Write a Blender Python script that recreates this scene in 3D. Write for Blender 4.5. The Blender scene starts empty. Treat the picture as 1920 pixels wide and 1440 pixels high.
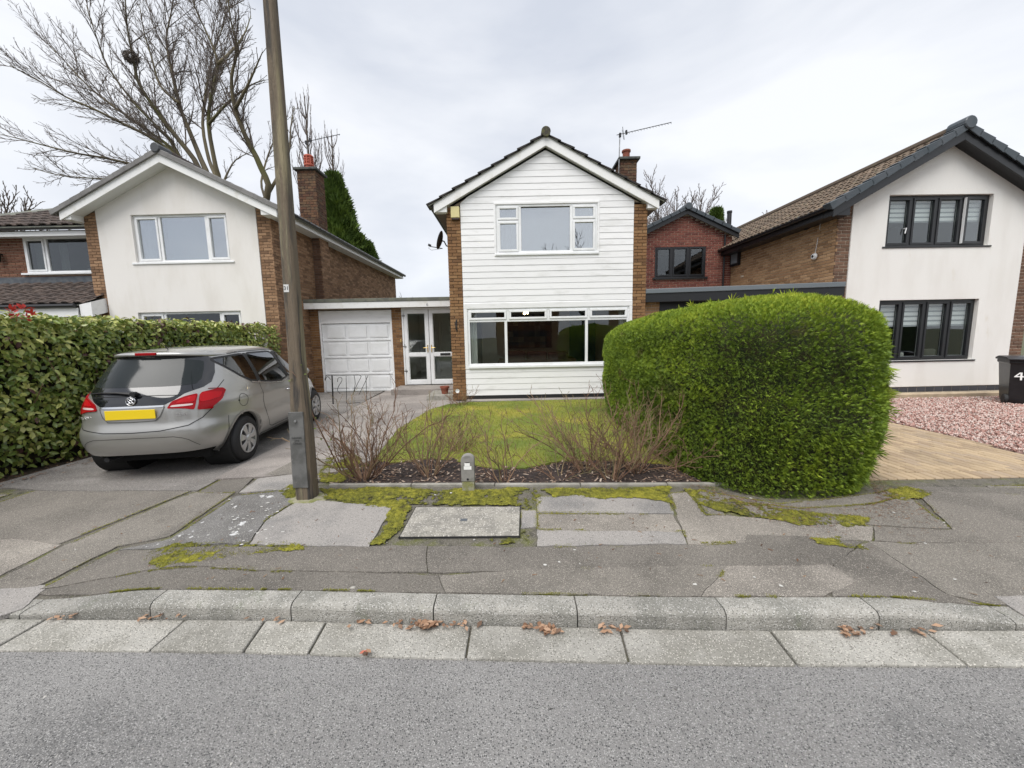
import bpy, bmesh, math, random
import numpy as np
from mathutils import Vector, Matrix, noise as mnoise
from mathutils.geometry import delaunay_2d_cdt

random.seed(7); RS = np.random.RandomState(7)
SC = bpy.context.scene
COL = SC.collection
R = math.radians

# ------------------------------------------------------------------ camera
EYE, PITCH, ROLL, FPX = 1.7, R(7.0), R(-1.12), 721.0
cam_d = bpy.data.cameras.new('camera'); cam = bpy.data.objects.new('camera', cam_d); COL.objects.link(cam)
cam_d.sensor_width = 36.0; cam_d.lens = FPX / 1920 * 36.0
cam_d.clip_start = .05; cam_d.clip_end = 2000
CAMR = (Matrix.Rotation(math.pi/2 - PITCH, 3, 'X') @ Matrix.Rotation(ROLL, 3, 'Z'))
cam.matrix_world = Matrix.Translation((0, 0, EYE)) @ CAMR.to_4x4()
SC.camera = cam

# ------------------------------------------------------------------ sky, sun, exposure
SUN_EL, SUN_AZ = 60.0, 205.0          # azimuth: degrees clockwise from +Y, where the sun stands
w = bpy.data.worlds.new('World'); SC.world = w; w.use_nodes = True
nt = w.node_tree; nt.nodes.clear()
def N(t, kind, **kw):
    n = t.nodes.new(kind)
    for k, v in kw.items(): setattr(n, k, v)
    return n
out = N(nt, 'ShaderNodeOutputWorld'); bg = N(nt, 'ShaderNodeBackground')
sky = N(nt, 'ShaderNodeTexSky', sky_type='NISHITA')
sky.sun_disc = False; sky.sun_elevation = R(SUN_EL); sky.sun_rotation = R(SUN_AZ)
tc = N(nt, 'ShaderNodeTexCoord')
mp = N(nt, 'ShaderNodeMapping'); mp.inputs['Scale'].default_value = (1, 1, 2.6); mp.inputs['Rotation'].default_value = (0.25, .2, .5)
n1 = N(nt, 'ShaderNodeTexNoise'); n1.inputs['Scale'].default_value = 1.5; n1.inputs['Detail'].default_value = 6; n1.inputs['Roughness'].default_value = .5
n1.inputs['Distortion'].default_value = .35
cr = N(nt, 'ShaderNodeValToRGB'); e = cr.color_ramp.elements
e[0].position = .36; e[0].color = (2.95, 3.12, 3.48, 1); e[1].position = .62; e[1].color = (4.25, 4.32, 4.46, 1)
mx = N(nt, 'ShaderNodeMix', data_type='RGBA'); mx.inputs[0].default_value = .94
nt.links.new(tc.outputs['Generated'], mp.inputs['Vector']); nt.links.new(mp.outputs[0], n1.inputs['Vector'])
nt.links.new(n1.outputs['Fac'], cr.inputs[0]); nt.links.new(sky.outputs[0], mx.inputs[6]); nt.links.new(cr.outputs[0], mx.inputs[7])
nt.links.new(mx.outputs[2], bg.inputs[0]); bg.inputs[1].default_value = .1
nt.links.new(bg.outputs[0], out.inputs[0])
sd = bpy.data.lights.new('sun', 'SUN'); sd.energy = 1.5; sd.angle = R(45); sd.color = (1, .97, .93)
sun = bpy.data.objects.new('sun', sd); COL.objects.link(sun)
sv = Vector((math.sin(R(SUN_AZ))*math.cos(R(SUN_EL)), math.cos(R(SUN_AZ))*math.cos(R(SUN_EL)), math.sin(R(SUN_EL))))
sun.rotation_euler = sv.to_track_quat('Z', 'Y').to_euler(); sun.location = sv*60
SC.view_settings.view_transform = 'Standard'; SC.view_settings.look = 'None'
SC.view_settings.gamma = 1; SC.view_settings.use_curve_mapping = False
SC.view_settings.exposure = 1.25
SC.render.engine = 'CYCLES'
try:
    SC.cycles.use_denoising = True; SC.cycles.max_bounces = 8; SC.cycles.transparent_max_bounces = 16
except Exception: pass

# ------------------------------------------------------------------ measuring helpers: photo point + known plane -> place in the world
def ray(x, y): return CAMR @ Vector(((x-960)/FPX, -(y-720)/FPX, -1.0))
def G(x, y, z=.12):
    d = ray(x, y); t = (z-EYE)/d.z; return (d.x*t, d.y*t)
def PY(x, y, Y):
    d = ray(x, y); t = Y/d.y; return Vector((d.x*t, Y, EYE+d.z*t))

# ------------------------------------------------------------------ object helpers
ROOTW = {}
def tag(o, label=None, cat=None, group=None, kind=None):
    if label: o['label'] = label
    if cat: o['category'] = cat
    if group: o['group'] = group
    if kind: o['kind'] = kind
    return o
def thing(name, loc, label, cat, group=None, rotz=0, scale=1):
    o = bpy.data.objects.new(name, None); COL.objects.link(o)
    o.empty_display_size = .2
    o.location = loc; o.rotation_euler = (0, 0, rotz); o.scale = (scale,)*3
    ROOTW[o.name] = Matrix.Translation(loc) @ Matrix.Rotation(rotz, 4, 'Z') @ Matrix.Scale(scale, 4)
    return tag(o, label, cat, group)
def link(o, parent, local=False):
    """local=False: o's matrix_basis is in world space; True: in the parent's space"""
    COL.objects.link(o)
    if parent is not None:
        o.parent = parent
        if not local and parent.name in ROOTW:
            o.matrix_parent_inverse = ROOTW[parent.name].inverted()
    return o
def quick(name, me, parent, M=None, mat=None, local=False):
    o = bpy.data.objects.new(name, me)
    if M is not None: o.matrix_basis = M
    return link(o, parent, local)

class MB:
    def __init__(s): s.v = []; s.f = []; s.t = []; s.m = []; s.uv = None
    def add(s, vs, fs, t=0.0, m=0):
        b = len(s.v); s.v.extend([tuple(p) for p in vs])
        for f in fs: s.f.append(tuple(i+b for i in f)); s.t.append(t); s.m.append(m)
    def box(s, x0, x1, y0, y1, z0, z1, t=0.0, m=0):
        s.add([(x0,y0,z0),(x1,y0,z0),(x1,y1,z0),(x0,y1,z0),(x0,y0,z1),(x1,y0,z1),(x1,y1,z1),(x0,y1,z1)],
              [(0,3,2,1),(4,5,6,7),(0,1,5,4),(1,2,6,5),(2,3,7,6),(3,0,4,7)], t, m); return s
    def obox(s, c, ax, h, t=0.0, m=0):
        c = Vector(c); a = [Vector(k)*q for k, q in zip(ax, h)]
        vs = [c+a[0]*i+a[1]*j+a[2]*k for k in (-1,1) for j, i in ((-1,-1),(-1,1),(1,1),(1,-1))]
        s.add(vs, [(0,3,2,1),(4,5,6,7),(0,1,5,4),(1,2,6,5),(2,3,7,6),(3,0,4,7)], t, m); return s
    def bar(s, a, b, w, h, up=(0,0,1), t=0.0):
        a, b = Vector(a), Vector(b); d = (b-a); L = d.length; d.normalize(); u = Vector(up)
        r = d.cross(u).normalized(); u = r.cross(d).normalized()
        return s.obox((a+b)/2, (r, d, u), (w/2, L/2, h/2), t)
    def prism(s, poly, d, t=0.0, m=0):
        """poly: list of 3-D points (planar), extruded by vector d"""
        n = len(poly); P = [Vector(p) for p in poly]; d = Vector(d)
        nm = sum(((P[i].cross(P[(i+1) % n])) for i in range(n)), Vector())
        if nm.dot(d) > 0: P = P[::-1]
        vs = P+[p+d for p in P]
        s.add(vs, [tuple(range(n)), tuple(range(2*n-1, n-1, -1))]+[(i, i+n, (i+1) % n+n, (i+1) % n) for i in range(n)], t, m); return s
    def tube(s, pts, rad, sides=6, t=0.0, caps=True):
        pts = [Vector(p) for p in pts]; n = len(pts)
        if not hasattr(rad, '__len__'): rad = [rad]*n
        b = len(s.v); u = None; vs = []
        for i, p in enumerate(pts):
            d = (pts[min(i+1, n-1)]-pts[max(i-1, 0)]).normalized()
            if u is None or abs(u.dot(d)) > .95:
                u = d.cross(Vector((0,0,1)) if abs(d.z) < .9 else Vector((1,0,0)))
            u = (u-d*u.dot(d)).normalized(); r = d.cross(u)
            for k in range(sides):
                a = 2*math.pi*k/sides; vs.append(p+(u*math.cos(a)+r*math.sin(a))*rad[i])
        fs = [(i*sides+k, i*sides+(k+1) % sides, (i+1)*sides+(k+1) % sides, (i+1)*sides+k) for i in range(n-1) for k in range(sides)]
        if caps: fs += [tuple(range(sides-1, -1, -1)), tuple((n-1)*sides+k for k in range(sides))]
        s.add(vs, fs, t); return s
    def lathe(s, prof, c=(0,0,0), axis='Z', seg=24, t=0.0):
        """prof: (radius, height) list"""
        vs = []
        for r, h in prof:
            for k in range(seg):
                a = 2*math.pi*k/seg; x, y = r*math.cos(a), r*math.sin(a)
                p = {'Z': (x, y, h), 'X': (h, x, y), 'Y': (y, h, x)}[axis]
                vs.append((c[0]+p[0], c[1]+p[1], c[2]+p[2]))
        n = len(prof)
        fs = [(i*seg+k, i*seg+(k+1) % seg, (i+1)*seg+(k+1) % seg, (i+1)*seg+k) for i in range(n-1) for k in range(seg)]
        if prof[0][0] > 1e-4: fs.append(tuple(range(seg-1, -1, -1)))
        if prof[-1][0] > 1e-4: fs.append(tuple((n-1)*seg+k for k in range(seg)))
        s.add(vs, fs, t); return s
    def mesh(s, name, mats, smooth=False):
        me = bpy.data.meshes.new(name); me.from_pydata(s.v, [], s.f)
        for m in (mats if isinstance(mats, (list, tuple)) else [mats]): me.materials.append(m)
        if any(s.m): me.polygons.foreach_set('material_index', s.m)
        if any(s.t):
            at = me.attributes.new('tint', 'FLOAT', 'FACE'); at.data.foreach_set('value', s.t)
        if smooth: me.polygons.foreach_set('use_smooth', [True]*len(s.f))
        me.update(); return me
    def build(s, name, mats, parent=None, smooth=False, bevel=0, local=False, M=None, auto=False):
        o = bpy.data.objects.new(name, s.mesh(name, mats, smooth))
        if M is not None: o.matrix_basis = M
        link(o, parent, local)
        if bevel:
            b = o.modifiers.new('bevel', 'BEVEL'); b.width = bevel; b.segments = 2; b.limit_method = 'ANGLE'; b.angle_limit = R(40)
        if auto:
            wn = o.modifiers.new('wn', 'WEIGHTED_NORMAL')
        return o

def np_mesh(name, V, F, mat, tint=None, smooth=False):
    """V (n,3) array, F (m,k) array of k-gons, tint per face"""
    me = bpy.data.meshes.new(name); V = np.asarray(V, np.float32); F = np.asarray(F, np.int32); k = F.shape[1]
    me.vertices.add(len(V)); me.vertices.foreach_set('co', V.ravel())
    me.loops.add(F.size); me.loops.foreach_set('vertex_index', F.ravel())
    me.polygons.add(len(F)); me.polygons.foreach_set('loop_start', np.arange(0, F.size, k, dtype=np.int32))
    if smooth: me.polygons.foreach_set('use_smooth', np.ones(len(F), bool))
    me.materials.append(mat)
    if tint is not None:
        at = me.attributes.new('tint', 'FLOAT', 'FACE'); at.data.foreach_set('value', np.asarray(tint, np.float32))
    me.update(calc_edges=True); return me

# ------------------------------------------------------------------ materials
def lin(c): return tuple((k/255/12.92 if k/255 <= .04045 else ((k/255+.055)/1.055)**2.4) for k in c)
MATS = {}
def mat(name, base, rough=.6, c2=None, scale=4.0, detail=4.0, mixlo=.4, mixhi=.62, bump=0.0, bscale=None, bdetail=3.0, spec=.5, metal=0.0,
        tint=None, c3=None, scale3=.7, lo3=.5, hi3=.65, coat=0.0, rnd=None, emis=None, stretch=(1,1,1), speck=None, trans=0.0):
    """noise mix of base and c2 (scale), blotches of c3 (scale3), tint: colour list picked by face attribute, rnd: value spread by object,
    speck=(scale, colour, threshold): voronoi specks"""
    m = bpy.data.materials.new(name); m.use_nodes = True; t = m.node_tree; b = t.nodes['Principled BSDF']; L = t.links.new
    b.inputs['Roughness'].default_value = rough; b.inputs['Metallic'].default_value = metal
    b.inputs['Specular IOR Level'].default_value = spec; b.inputs['Coat Weight'].default_value = coat; b.inputs['Coat Roughness'].default_value = .04
    geo = N(t, 'ShaderNodeNewGeometry'); mp = N(t, 'ShaderNodeMapping'); mp.inputs['Scale'].default_value = stretch
    L(geo.outputs['Position'], mp.inputs[0]); P = mp.outputs[0]
    def noise(sc, de=4.0, ro=.55):
        n = N(t, 'ShaderNodeTexNoise'); n.inputs['Scale'].default_value = sc; n.inputs['Detail'].default_value = de
        n.inputs['Roughness'].default_value = ro; L(P, n.inputs['Vector']); return n.outputs['Fac']
    def ramp(src, lo, hi):
        r = N(t, 'ShaderNodeMapRange'); r.inputs['From Min'].default_value = lo; r.inputs['From Max'].default_value = hi
        r.interpolation_type = 'SMOOTHSTEP'; L(src, r.inputs['Value']); return r.outputs[0]
    def mix(f, a, c, mode='MIX'):
        x = N(t, 'ShaderNodeMix', data_type='RGBA', blend_type=mode)
        for sock, val in ((x.inputs[0], f), (x.inputs[6], a), (x.inputs[7], c)):
            if hasattr(val, 'links') or isinstance(val, bpy.types.NodeSocket): L(val, sock)
            elif isinstance(val, (int, float)): sock.default_value = val
            else: sock.default_value = (*val[:3], 1)
        return x.outputs[2]
    col = base
    if tint:
        a = N(t, 'ShaderNodeAttribute', attribute_name='tint'); cr = N(t, 'ShaderNodeValToRGB'); cr.color_ramp.interpolation = 'LINEAR'
        el = cr.color_ramp.elements
        while len(el) < len(tint): el.new(.5)
        for i, c in enumerate(tint): el[i].position = i/(len(tint)-1); el[i].color = (*c, 1)
        L(a.outputs['Fac'], cr.inputs[0]); col = cr.outputs[0]
    if c2 is not None: col = mix(ramp(noise(scale, detail), mixlo, mixhi), col, c2)
    if c3 is not None: col = mix(ramp(noise(scale3, 5, .6), lo3, hi3), col, c3)
    if speck:
        for sc, c, th in (speck if isinstance(speck, list) else [speck]):
            v = N(t, 'ShaderNodeTexVoronoi'); v.inputs['Scale'].default_value = sc; L(P, v.inputs['Vector'])
            s2 = N(t, 'ShaderNodeSeparateColor'); L(v.outputs['Color'], s2.inputs[0])
            g = N(t, 'ShaderNodeMath', operation='GREATER_THAN'); L(s2.outputs[0], g.inputs[0]); g.inputs[1].default_value = th
            dd = N(t, 'ShaderNodeMath', operation='LESS_THAN'); L(v.outputs['Distance'], dd.inputs[0]); dd.inputs[1].default_value = .42
            mm = N(t, 'ShaderNodeMath', operation='MULTIPLY'); L(g.outputs[0], mm.inputs[0]); L(dd.outputs[0], mm.inputs[1])
            col = mix(mm.outputs[0], col, c)
    if rnd:
        oi = N(t, 'ShaderNodeObjectInfo'); r = N(t, 'ShaderNodeMapRange'); L(oi.outputs['Random'], r.inputs[0])
        r.inputs['To Min'].default_value = 1-rnd; r.inputs['To Max'].default_value = 1+rnd
        hs = N(t, 'ShaderNodeHueSaturation'); L(r.outputs[0], hs.inputs['Value'])
        if isinstance(col, bpy.types.NodeSocket): L(col, hs.inputs['Color'])
        else: hs.inputs['Color'].default_value = (*col, 1)
        col = hs.outputs[0]
    if isinstance(col, bpy.types.NodeSocket): L(col, b.inputs['Base Color'])
    else: b.inputs['Base Color'].default_value = (*col, 1)
    if bump:
        bp = N(t, 'ShaderNodeBump'); bp.inputs['Strength'].default_value = min(1, bump); bp.inputs['Distance'].default_value = .01*max(1, bump)
        L(noise(bscale or scale*3, bdetail, .6), bp.inputs['Height']); L(bp.outputs[0], b.inputs['Normal'])
    if emis: b.inputs['Emission Color'].default_value = (*emis[0], 1); b.inputs['Emission Strength'].default_value = emis[1]
    if trans:
        # thin leaf: part of the light passes through
        tr = N(t, 'ShaderNodeBsdfTranslucent'); ms = N(t, 'ShaderNodeMixShader'); ms.inputs[0].default_value = trans
        if isinstance(col, bpy.types.NodeSocket): L(col, tr.inputs[0])
        else: tr.inputs[0].default_value = (*col, 1)
        L(b.outputs[0], ms.inputs[1]); L(tr.outputs[0], ms.inputs[2]); L(ms.outputs[0], t.nodes['Material Output'].inputs[0])
    MATS[name] = m; return m
def glass_mat(name, refl=.16, tintc=(.75,.8,.8), rough=0.0, wave=.0):
    m = bpy.data.materials.new(name); m.use_nodes = True; t = m.node_tree; t.nodes.clear(); L = t.links.new
    o = N(t, 'ShaderNodeOutputMaterial'); g = N(t, 'ShaderNodeBsdfGlossy'); g.inputs['Roughness'].default_value = rough
    g.inputs['Color'].default_value = (.95,.97,1,1)
    tr = N(t, 'ShaderNodeBsdfTransparent'); tr.inputs[0].default_value = (*tintc, 1)
    f = N(t, 'ShaderNodeLayerWeight'); f.inputs['Blend'].default_value = .5
    pw = N(t, 'ShaderNodeMath', operation='POWER'); L(f.outputs['Facing'], pw.inputs[0]); pw.inputs[1].default_value = 3.2
    r = N(t, 'ShaderNodeMapRange'); L(pw.outputs[0], r.inputs[0])
    r.inputs['To Min'].default_value = refl; r.inputs['To Max'].default_value = .9
    p = N(t, 'ShaderNodeMath', operation='MULTIPLY'); p.inputs[1].default_value = 1; L(r.outputs[0], p.inputs[0])
    ms = N(t, 'ShaderNodeMixShader'); L(p.outputs[0], ms.inputs[0]); L(tr.outputs[0], ms.inputs[1]); L(g.outputs[0], ms.inputs[2])
    if wave:
        geo = N(t, 'ShaderNodeNewGeometry'); n = N(t, 'ShaderNodeTexNoise'); n.inputs['Scale'].default_value = 1.6; n.inputs['Detail'].default_value = 1
        L(geo.outputs['Position'], n.inputs['Vector']); bp = N(t, 'ShaderNodeBump'); bp.inputs['Strength'].default_value = wave; bp.inputs['Distance'].default_value = .02
        L(n.outputs['Fac'], bp.inputs['Height']); L(bp.outputs[0], g.inputs['Normal'])
    L(ms.outputs[0], o.inputs[0]); MATS[name] = m; return m

white_upvc = mat('white_upvc', (.80,.81,.82), .35, c2=(.74,.75,.75), scale=3)
white_paint = mat('white_paint', (.80,.80,.80), .45, c2=(.70,.70,.69), scale=9, mixlo=.5, mixhi=.75, c3=(.60,.60,.57), scale3=2.2, lo3=.62, hi3=.8, rnd=.025, bump=.15, bscale=60, stretch=(.25,1,1))
barge_paint = mat('barge_paint', (.78,.78,.77), .5, c2=(.70,.69,.65), scale=5, mixlo=.5, mixhi=.7)
render_cream = mat('cream_render', (.76,.735,.705), .9, c2=(.70,.67,.63), scale=1.6, mixlo=.42, mixhi=.7, c3=(.69,.665,.62), scale3=2.5, lo3=.6, hi3=.85, bump=.5, bscale=90, stretch=(1.4,1.4,.4))
render_white = mat('white_render', (.80,.785,.75), .9, c2=(.75,.73,.69), scale=1.4, mixlo=.42, mixhi=.7, c3=(.70,.66,.58), scale3=2.2, lo3=.62, hi3=.8, bump=.7, bscale=110, stretch=(1.4,1.4,.4))
MORTAR = mat('mortar', (.36,.30,.23), .95, c2=(.26,.21,.16), scale=6, bump=.3, bscale=90)
MORTAR_D = mat('dark_mortar', (.20,.165,.13), .95, c2=(.14,.11,.09), scale=6, bump=.3, bscale=90)
MORTAR_L = mat('pale_mortar', (.62,.54,.43), .95, c2=(.52,.44,.34), scale=6, bump=.3, bscale=90)
brick_buff = mat('buff_brick', None, .9, tint=[(.115,.058,.026),(.19,.098,.042),(.25,.135,.058),(.21,.105,.045),(.29,.17,.08)], c2=(.15,.085,.042), scale=22, mixlo=.52, mixhi=.8, bump=.6, bscale=120)
brick_brown = mat('brown_brick', None, .9, tint=[(.15,.085,.048),(.23,.132,.072),(.29,.17,.095),(.35,.215,.125)], c2=(.13,.075,.042), scale=18, mixlo=.5, mixhi=.8, bump=.6, bscale=120)
brick_tan = mat('tan_brick', None, .9, tint=[(.27,.155,.078),(.36,.21,.11),(.42,.255,.135),(.48,.30,.165)], c2=(.22,.12,.06), scale=14, mixlo=.55, mixhi=.85, bump=.6, bscale=120)
brick_quoin = mat('dark_brown_brick', None, .9, tint=[(.10,.055,.036),(.14,.078,.05),(.18,.10,.064)], c2=(.2,.12,.08), scale=20, mixlo=.55, mixhi=.85, bump=.6, bscale=120)
brick_red = mat('red_brick', None, .9, tint=[(.115,.036,.028),(.17,.055,.04),(.205,.075,.052)], c2=(.12,.045,.035), scale=20, mixlo=.55, mixhi=.85, bump=.5, bscale=120)
tile_brown = mat('brown_roof_tile', None, .85, tint=[(.06,.043,.036),(.085,.062,.052),(.11,.082,.068)], c2=(.05,.038,.033), scale=8, c3=(.14,.13,.07), scale3=3, lo3=.66, hi3=.8, bump=.4, bscale=80)
tile_dark = mat('dark_roof_tile', None, .85, tint=[(.022,.018,.017),(.034,.028,.025),(.05,.042,.035)], c2=(.02,.018,.017), scale=12, c3=(.10,.095,.045), scale3=5, lo3=.66, hi3=.8, bump=.4, bscale=80)
tile_mixed = mat('weathered_roof_tile', None, .9, tint=[(.10,.07,.05),(.15,.105,.07),(.20,.145,.10)], c2=(.09,.07,.05), scale=14, c3=(.19,.19,.10), scale3=6, lo3=.6, hi3=.75, bump=.5, bscale=80)
verge_grey = mat('grey_verge', (.19,.185,.18), .6, c2=(.15,.145,.14), scale=4, rnd=.08)
slate_blue = mat('slate_grey_plastic', (.045,.058,.068), .45, c2=(.06,.07,.08), scale=3, rnd=.1)
black_plastic = mat('black_plastic', (.012,.012,.014), .35)
anthracite = mat('anthracite_frame', (.014,.015,.017), .35)
lead = mat('lead_flashing', (.06,.07,.085), .6, c2=(.10,.11,.12), scale=6)
soffit_white = mat('soffit_board', (.72,.72,.72), .5)
soffit_brown = mat('soffit_brown', (.17,.13,.10), .7)
felt = mat('roof_felt', (.11,.115,.10), .9, c2=(.16,.165,.13), scale=5, bump=.3, bscale=60)
GLASS = glass_mat('window_glass', .065, (.86,.89,.88), wave=.05)
GLASS_UP = glass_mat('upper_window_glass', .42, (.6,.65,.66), wave=.08)
GLASS_DK = glass_mat('dark_window_glass', .07, (.5,.53,.53), wave=.04)
room_white = mat('room_wall', (.45,.44,.42), .9)
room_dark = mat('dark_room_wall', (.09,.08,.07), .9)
curtain_m = mat('curtain', (.62,.62,.60), .9)
terracotta = mat('terracotta', (.28,.085,.05), .75, c2=(.22,.06,.035), scale=9)
concrete_m = mat('concrete', (.30,.285,.25), .9, c2=(.22,.21,.18), scale=9, c3=(.36,.345,.31), scale3=3, bump=.5, bscale=70)
metal_grey = mat('galvanised_steel', (.36,.36,.36), .45, metal=.9, c2=(.22,.22,.22), scale=8)
metal_dark = mat('dark_metal', (.03,.03,.033), .5, metal=.3)
brass = mat('brass', (.6,.42,.16), .3, metal=1)
black_iron = mat('black_iron', (.012,.012,.012), .5)
# ================================================================== ground, road, pavement
def sst(a, b, x):
    t = min(1, max(0, (x-a)/(b-a))); return t*t*(3-2*t)
KX = [-60, -3.6, -3.15, -2.25, -1.37, -.49, .35, 1.2, 2.06, 2.85, 60]
KY = [2.30, 2.26, 2.23, 2.206, 2.169, 2.114, 2.071, 2.03, 2.006, 1.986, 1.6]
def yk(x): return float(np.interp(x, KX, KY))            # foot of the kerb
def yE(x): return 3.93-.045*x if x < 3.2 else 3.786-.01*(x-3.2)   # back of the pavement
def ktop(x): return .03+.07*sst(-3.15, -2.35, x)*(1-sst(2.1, 3.1, x))
def zback(x): return .075+.045*sst(-3.4, -2.5, x)
def gz(x, y):
    a = yk(x)
    if y <= yE(x): return ktop(x)+(zback(x)-ktop(x))*min(1, max(0, (y-a)/(yE(x)-a)))
    return zback(x)+(.12-zback(x))*sst(6, 10.5, y)
def inpoly(p, poly):
    x, y = p; c = False; n = len(poly); j = n-1
    for i in range(n):
        xi, yi = poly[i][:2]; xj, yj = poly[j][:2]
        if (yi > y) != (yj > y) and x < (xj-xi)*(y-yi)/(yj-yi)+xi: c = not c
        j = i
    return c
def np_inpoly(X, Y, poly):
    c = np.zeros(X.shape, bool); n = len(poly); j = n-1
    for i in range(n):
        xi, yi = poly[i][:2]; xj, yj = poly[j][:2]
        if yi != yj:
            c ^= ((yi > Y) != (yj > Y)) & (X < (xj-xi)*(Y-yi)/(yj-yi)+xi)
        j = i
    return c
def densify(poly, step, jit=0.0):
    o = []
    for i, p in enumerate(poly):
        q = poly[(i+1) % len(poly)]; d = math.hypot(q[0]-p[0], q[1]-p[1]); n = max(1, int(d/step))
        for k in range(n):
            t = k/n; x, y = p[0]+(q[0]-p[0])*t, p[1]+(q[1]-p[1])*t
            if jit and k:
                x += jit*mnoise.noise((x*9, y*9, 1.3)); y += jit*mnoise.noise((x*9, y*9, 7.7))
            o.append((x, y))
    return o
def cdt_poly(poly, step):
    """fill a 2-D polygon with triangles, interior points on a grid of size step"""
    xs = [p[0] for p in poly]; ys = [p[1] for p in poly]; pts = [Vector(p[:2]) for p in poly]; n = len(pts)
    if step:
        x = min(xs)+step*.5
        while x < max(xs):
            y = min(ys)+step*.5
            while y < max(ys):
                if inpoly((x, y), poly) and min((q[0]-x)**2+(q[1]-y)**2 for q in poly) > (step*.4)**2: pts.append(Vector((x, y)))
                y += step
            x += step
    vs, es, fs, ov, oe, of = delaunay_2d_cdt(pts, [], [list(range(n))], 1, 1e-6)
    return [tuple(v) for v in vs], [tuple(f) for f in fs], n
def sheet(name, poly, zf, mats, parent=None, thick=.02, step=.3, edge=.1, jit=.0, smooth=False):
    poly = densify(poly, edge, jit)
    if sum(poly[i][0]*poly[(i+1) % len(poly)][1]-poly[(i+1) % len(poly)][0]*poly[i][1] for i in range(len(poly))) < 0: poly = poly[::-1]
    vs, fs, n = cdt_poly(poly, step); b = MB()
    V = [(x, y, zf(x, y)) for x, y in vs]; m = len(V)
    b.add(V, [f if (Vector(V[f[1]])-Vector(V[f[0]])).cross(Vector(V[f[2]])-Vector(V[f[0]])).z > 0 else f[::-1] for f in fs])
    if thick:
        b.add([V[i] for i in range(n)]+[(V[i][0], V[i][1], V[i][2]-thick) for i in range(n)], [(i, i+n, (i+1) % n+n, (i+1) % n) for i in range(n)])
    o = b.build(name, mats, parent, smooth); return o
def Gp(pts, z=.1): return [G(x, y, z) for x, y in pts]

asphalt = mat('road_asphalt', (.255,.248,.24), .85, c2=(.315,.306,.296), scale=1.1, mixlo=.38, mixhi=.66, c3=(.175,.172,.168), scale3=.55, lo3=.5, hi3=.68,
              bump=1.6, bscale=120, bdetail=4, speck=[(170, (.46,.45,.44), .64), (120, (.075,.075,.075), .74), (75, (.36,.35,.335), .92), (260, (.12,.12,.12), .72)])
def tarmac(name, c, k=1.0): return mat(name, c, .9, c2=tuple(v*.64 for v in c), scale=2.2, mixlo=.4, mixhi=.7, c3=tuple(v*1.32 for v in c), scale3=1.1, lo3=.52, hi3=.72, bump=1.0*k, bscale=130,
                      speck=[(170, tuple(min(.6, v*2.1) for v in c), .72), (140, tuple(v*.45 for v in c), .75)])
tar_dark = tarmac('dark_tarmac', (0.157,0.143,0.124)); tar_mid = tarmac('grey_tarmac', (0.206,0.188,0.163)); tar_brown = tarmac('brown_tarmac', (0.188,0.171,0.149), 1.3)
tar_blue = tarmac('newer_tarmac', (0.195,0.177,0.154)); tar_light = tarmac('pale_tarmac', (0.260,0.236,0.206))
lichen = mat('lichened_tarmac', (0.169,0.163,0.156), .9, c2=(0.130,0.124,0.117), scale=3, c3=(0.600,0.600,0.598), scale3=7.0, lo3=.61, hi3=.64, bump=.9, bscale=130, speck=(160, (0.390,0.377,0.351), .7))
slab_m = mat('pavement_slab', (0.288,0.270,0.252), .9, c2=(0.180,0.174,0.168), scale=1.6, mixlo=.45, mixhi=.7, bump=.6, bscale=120, speck=[(150, (0.432,0.408,0.384), .78), (120, (0.108,0.102,0.096), .85)])
manhole_m = mat('manhole_concrete', (0.338,0.319,0.281), .9, c2=(0.237,0.225,0.200), scale=7, bump=1.0, bscale=80, speck=[(70, (0.525,0.500,0.450), .7), (110, (0.125,0.119,0.100), .8)])
kerb_m = mat('kerb_stone', (0.338,0.325,0.294), .9, c2=(0.237,0.231,0.206), scale=3.5, c3=(0.163,0.175,0.125), scale3=6, lo3=.6, hi3=.8, bump=1.1, bscale=110, rnd=.1, speck=[(140, (0.525,0.512,0.488), .72), (120, (0.125,0.125,0.112), .74)])
gutter_m = mat('gutter_stone', (.365,.352,.32), .9, c2=(.255,.245,.215), scale=2.5, c3=(0.195,0.189,0.156), scale3=1.4, lo3=.52, hi3=.75, bump=1.1, bscale=100, rnd=.1, speck=[(130, (0.546,0.520,0.468), .72), (120, (0.143,0.137,0.117), .76)])
joint_m = mat('mossy_joint_soil', (.115,.105,.085), .95, c2=(.10,.105,.03), scale=4, mixlo=.45, mixhi=.65, c3=(.055,.05,.04), scale3=9, lo3=.5, hi3=.7, bump=1, bscale=60, speck=(150, (.26,.24,.21), .75))
drive_m = mat('driveway_concrete', (.20,.188,.175), .9, c2=(.14,.13,.12), scale=1.8, c3=(.265,.25,.235), scale3=.9, lo3=.5, hi3=.7, bump=1.0, bscale=90, stretch=(.6,1.6,1), speck=[(130, (0.440,0.396,0.363), .75), (120, (0.121,0.110,0.099), .8)])
path_m = mat('path_concrete', (.285,.258,.235), .9, c2=(.20,.18,.165), scale=1.5, c3=(.155,.145,.13), scale3=.8, lo3=.55, hi3=.75, bump=.8, bscale=90, speck=(120, (0.440,0.396,0.363), .8))
ground_m = mat('ground_soil', (.09,.085,.05), .95, c2=(.06,.075,.025), scale=.6, bump=.5, bscale=20)
soil_m = mat('bed_soil', (.028,.020,.018), .95, c2=(.045,.031,.027), scale=14, bump=1, bscale=60)
moss_m = mat('moss', None, .95, tint=[(.07,.07,.016),(.135,.138,.019),(.21,.205,.024),(.31,.29,.035)], c2=(0.088,0.081,0.025), scale=9, mixlo=.55, mixhi=.75, bump=.8, bscale=150)
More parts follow.
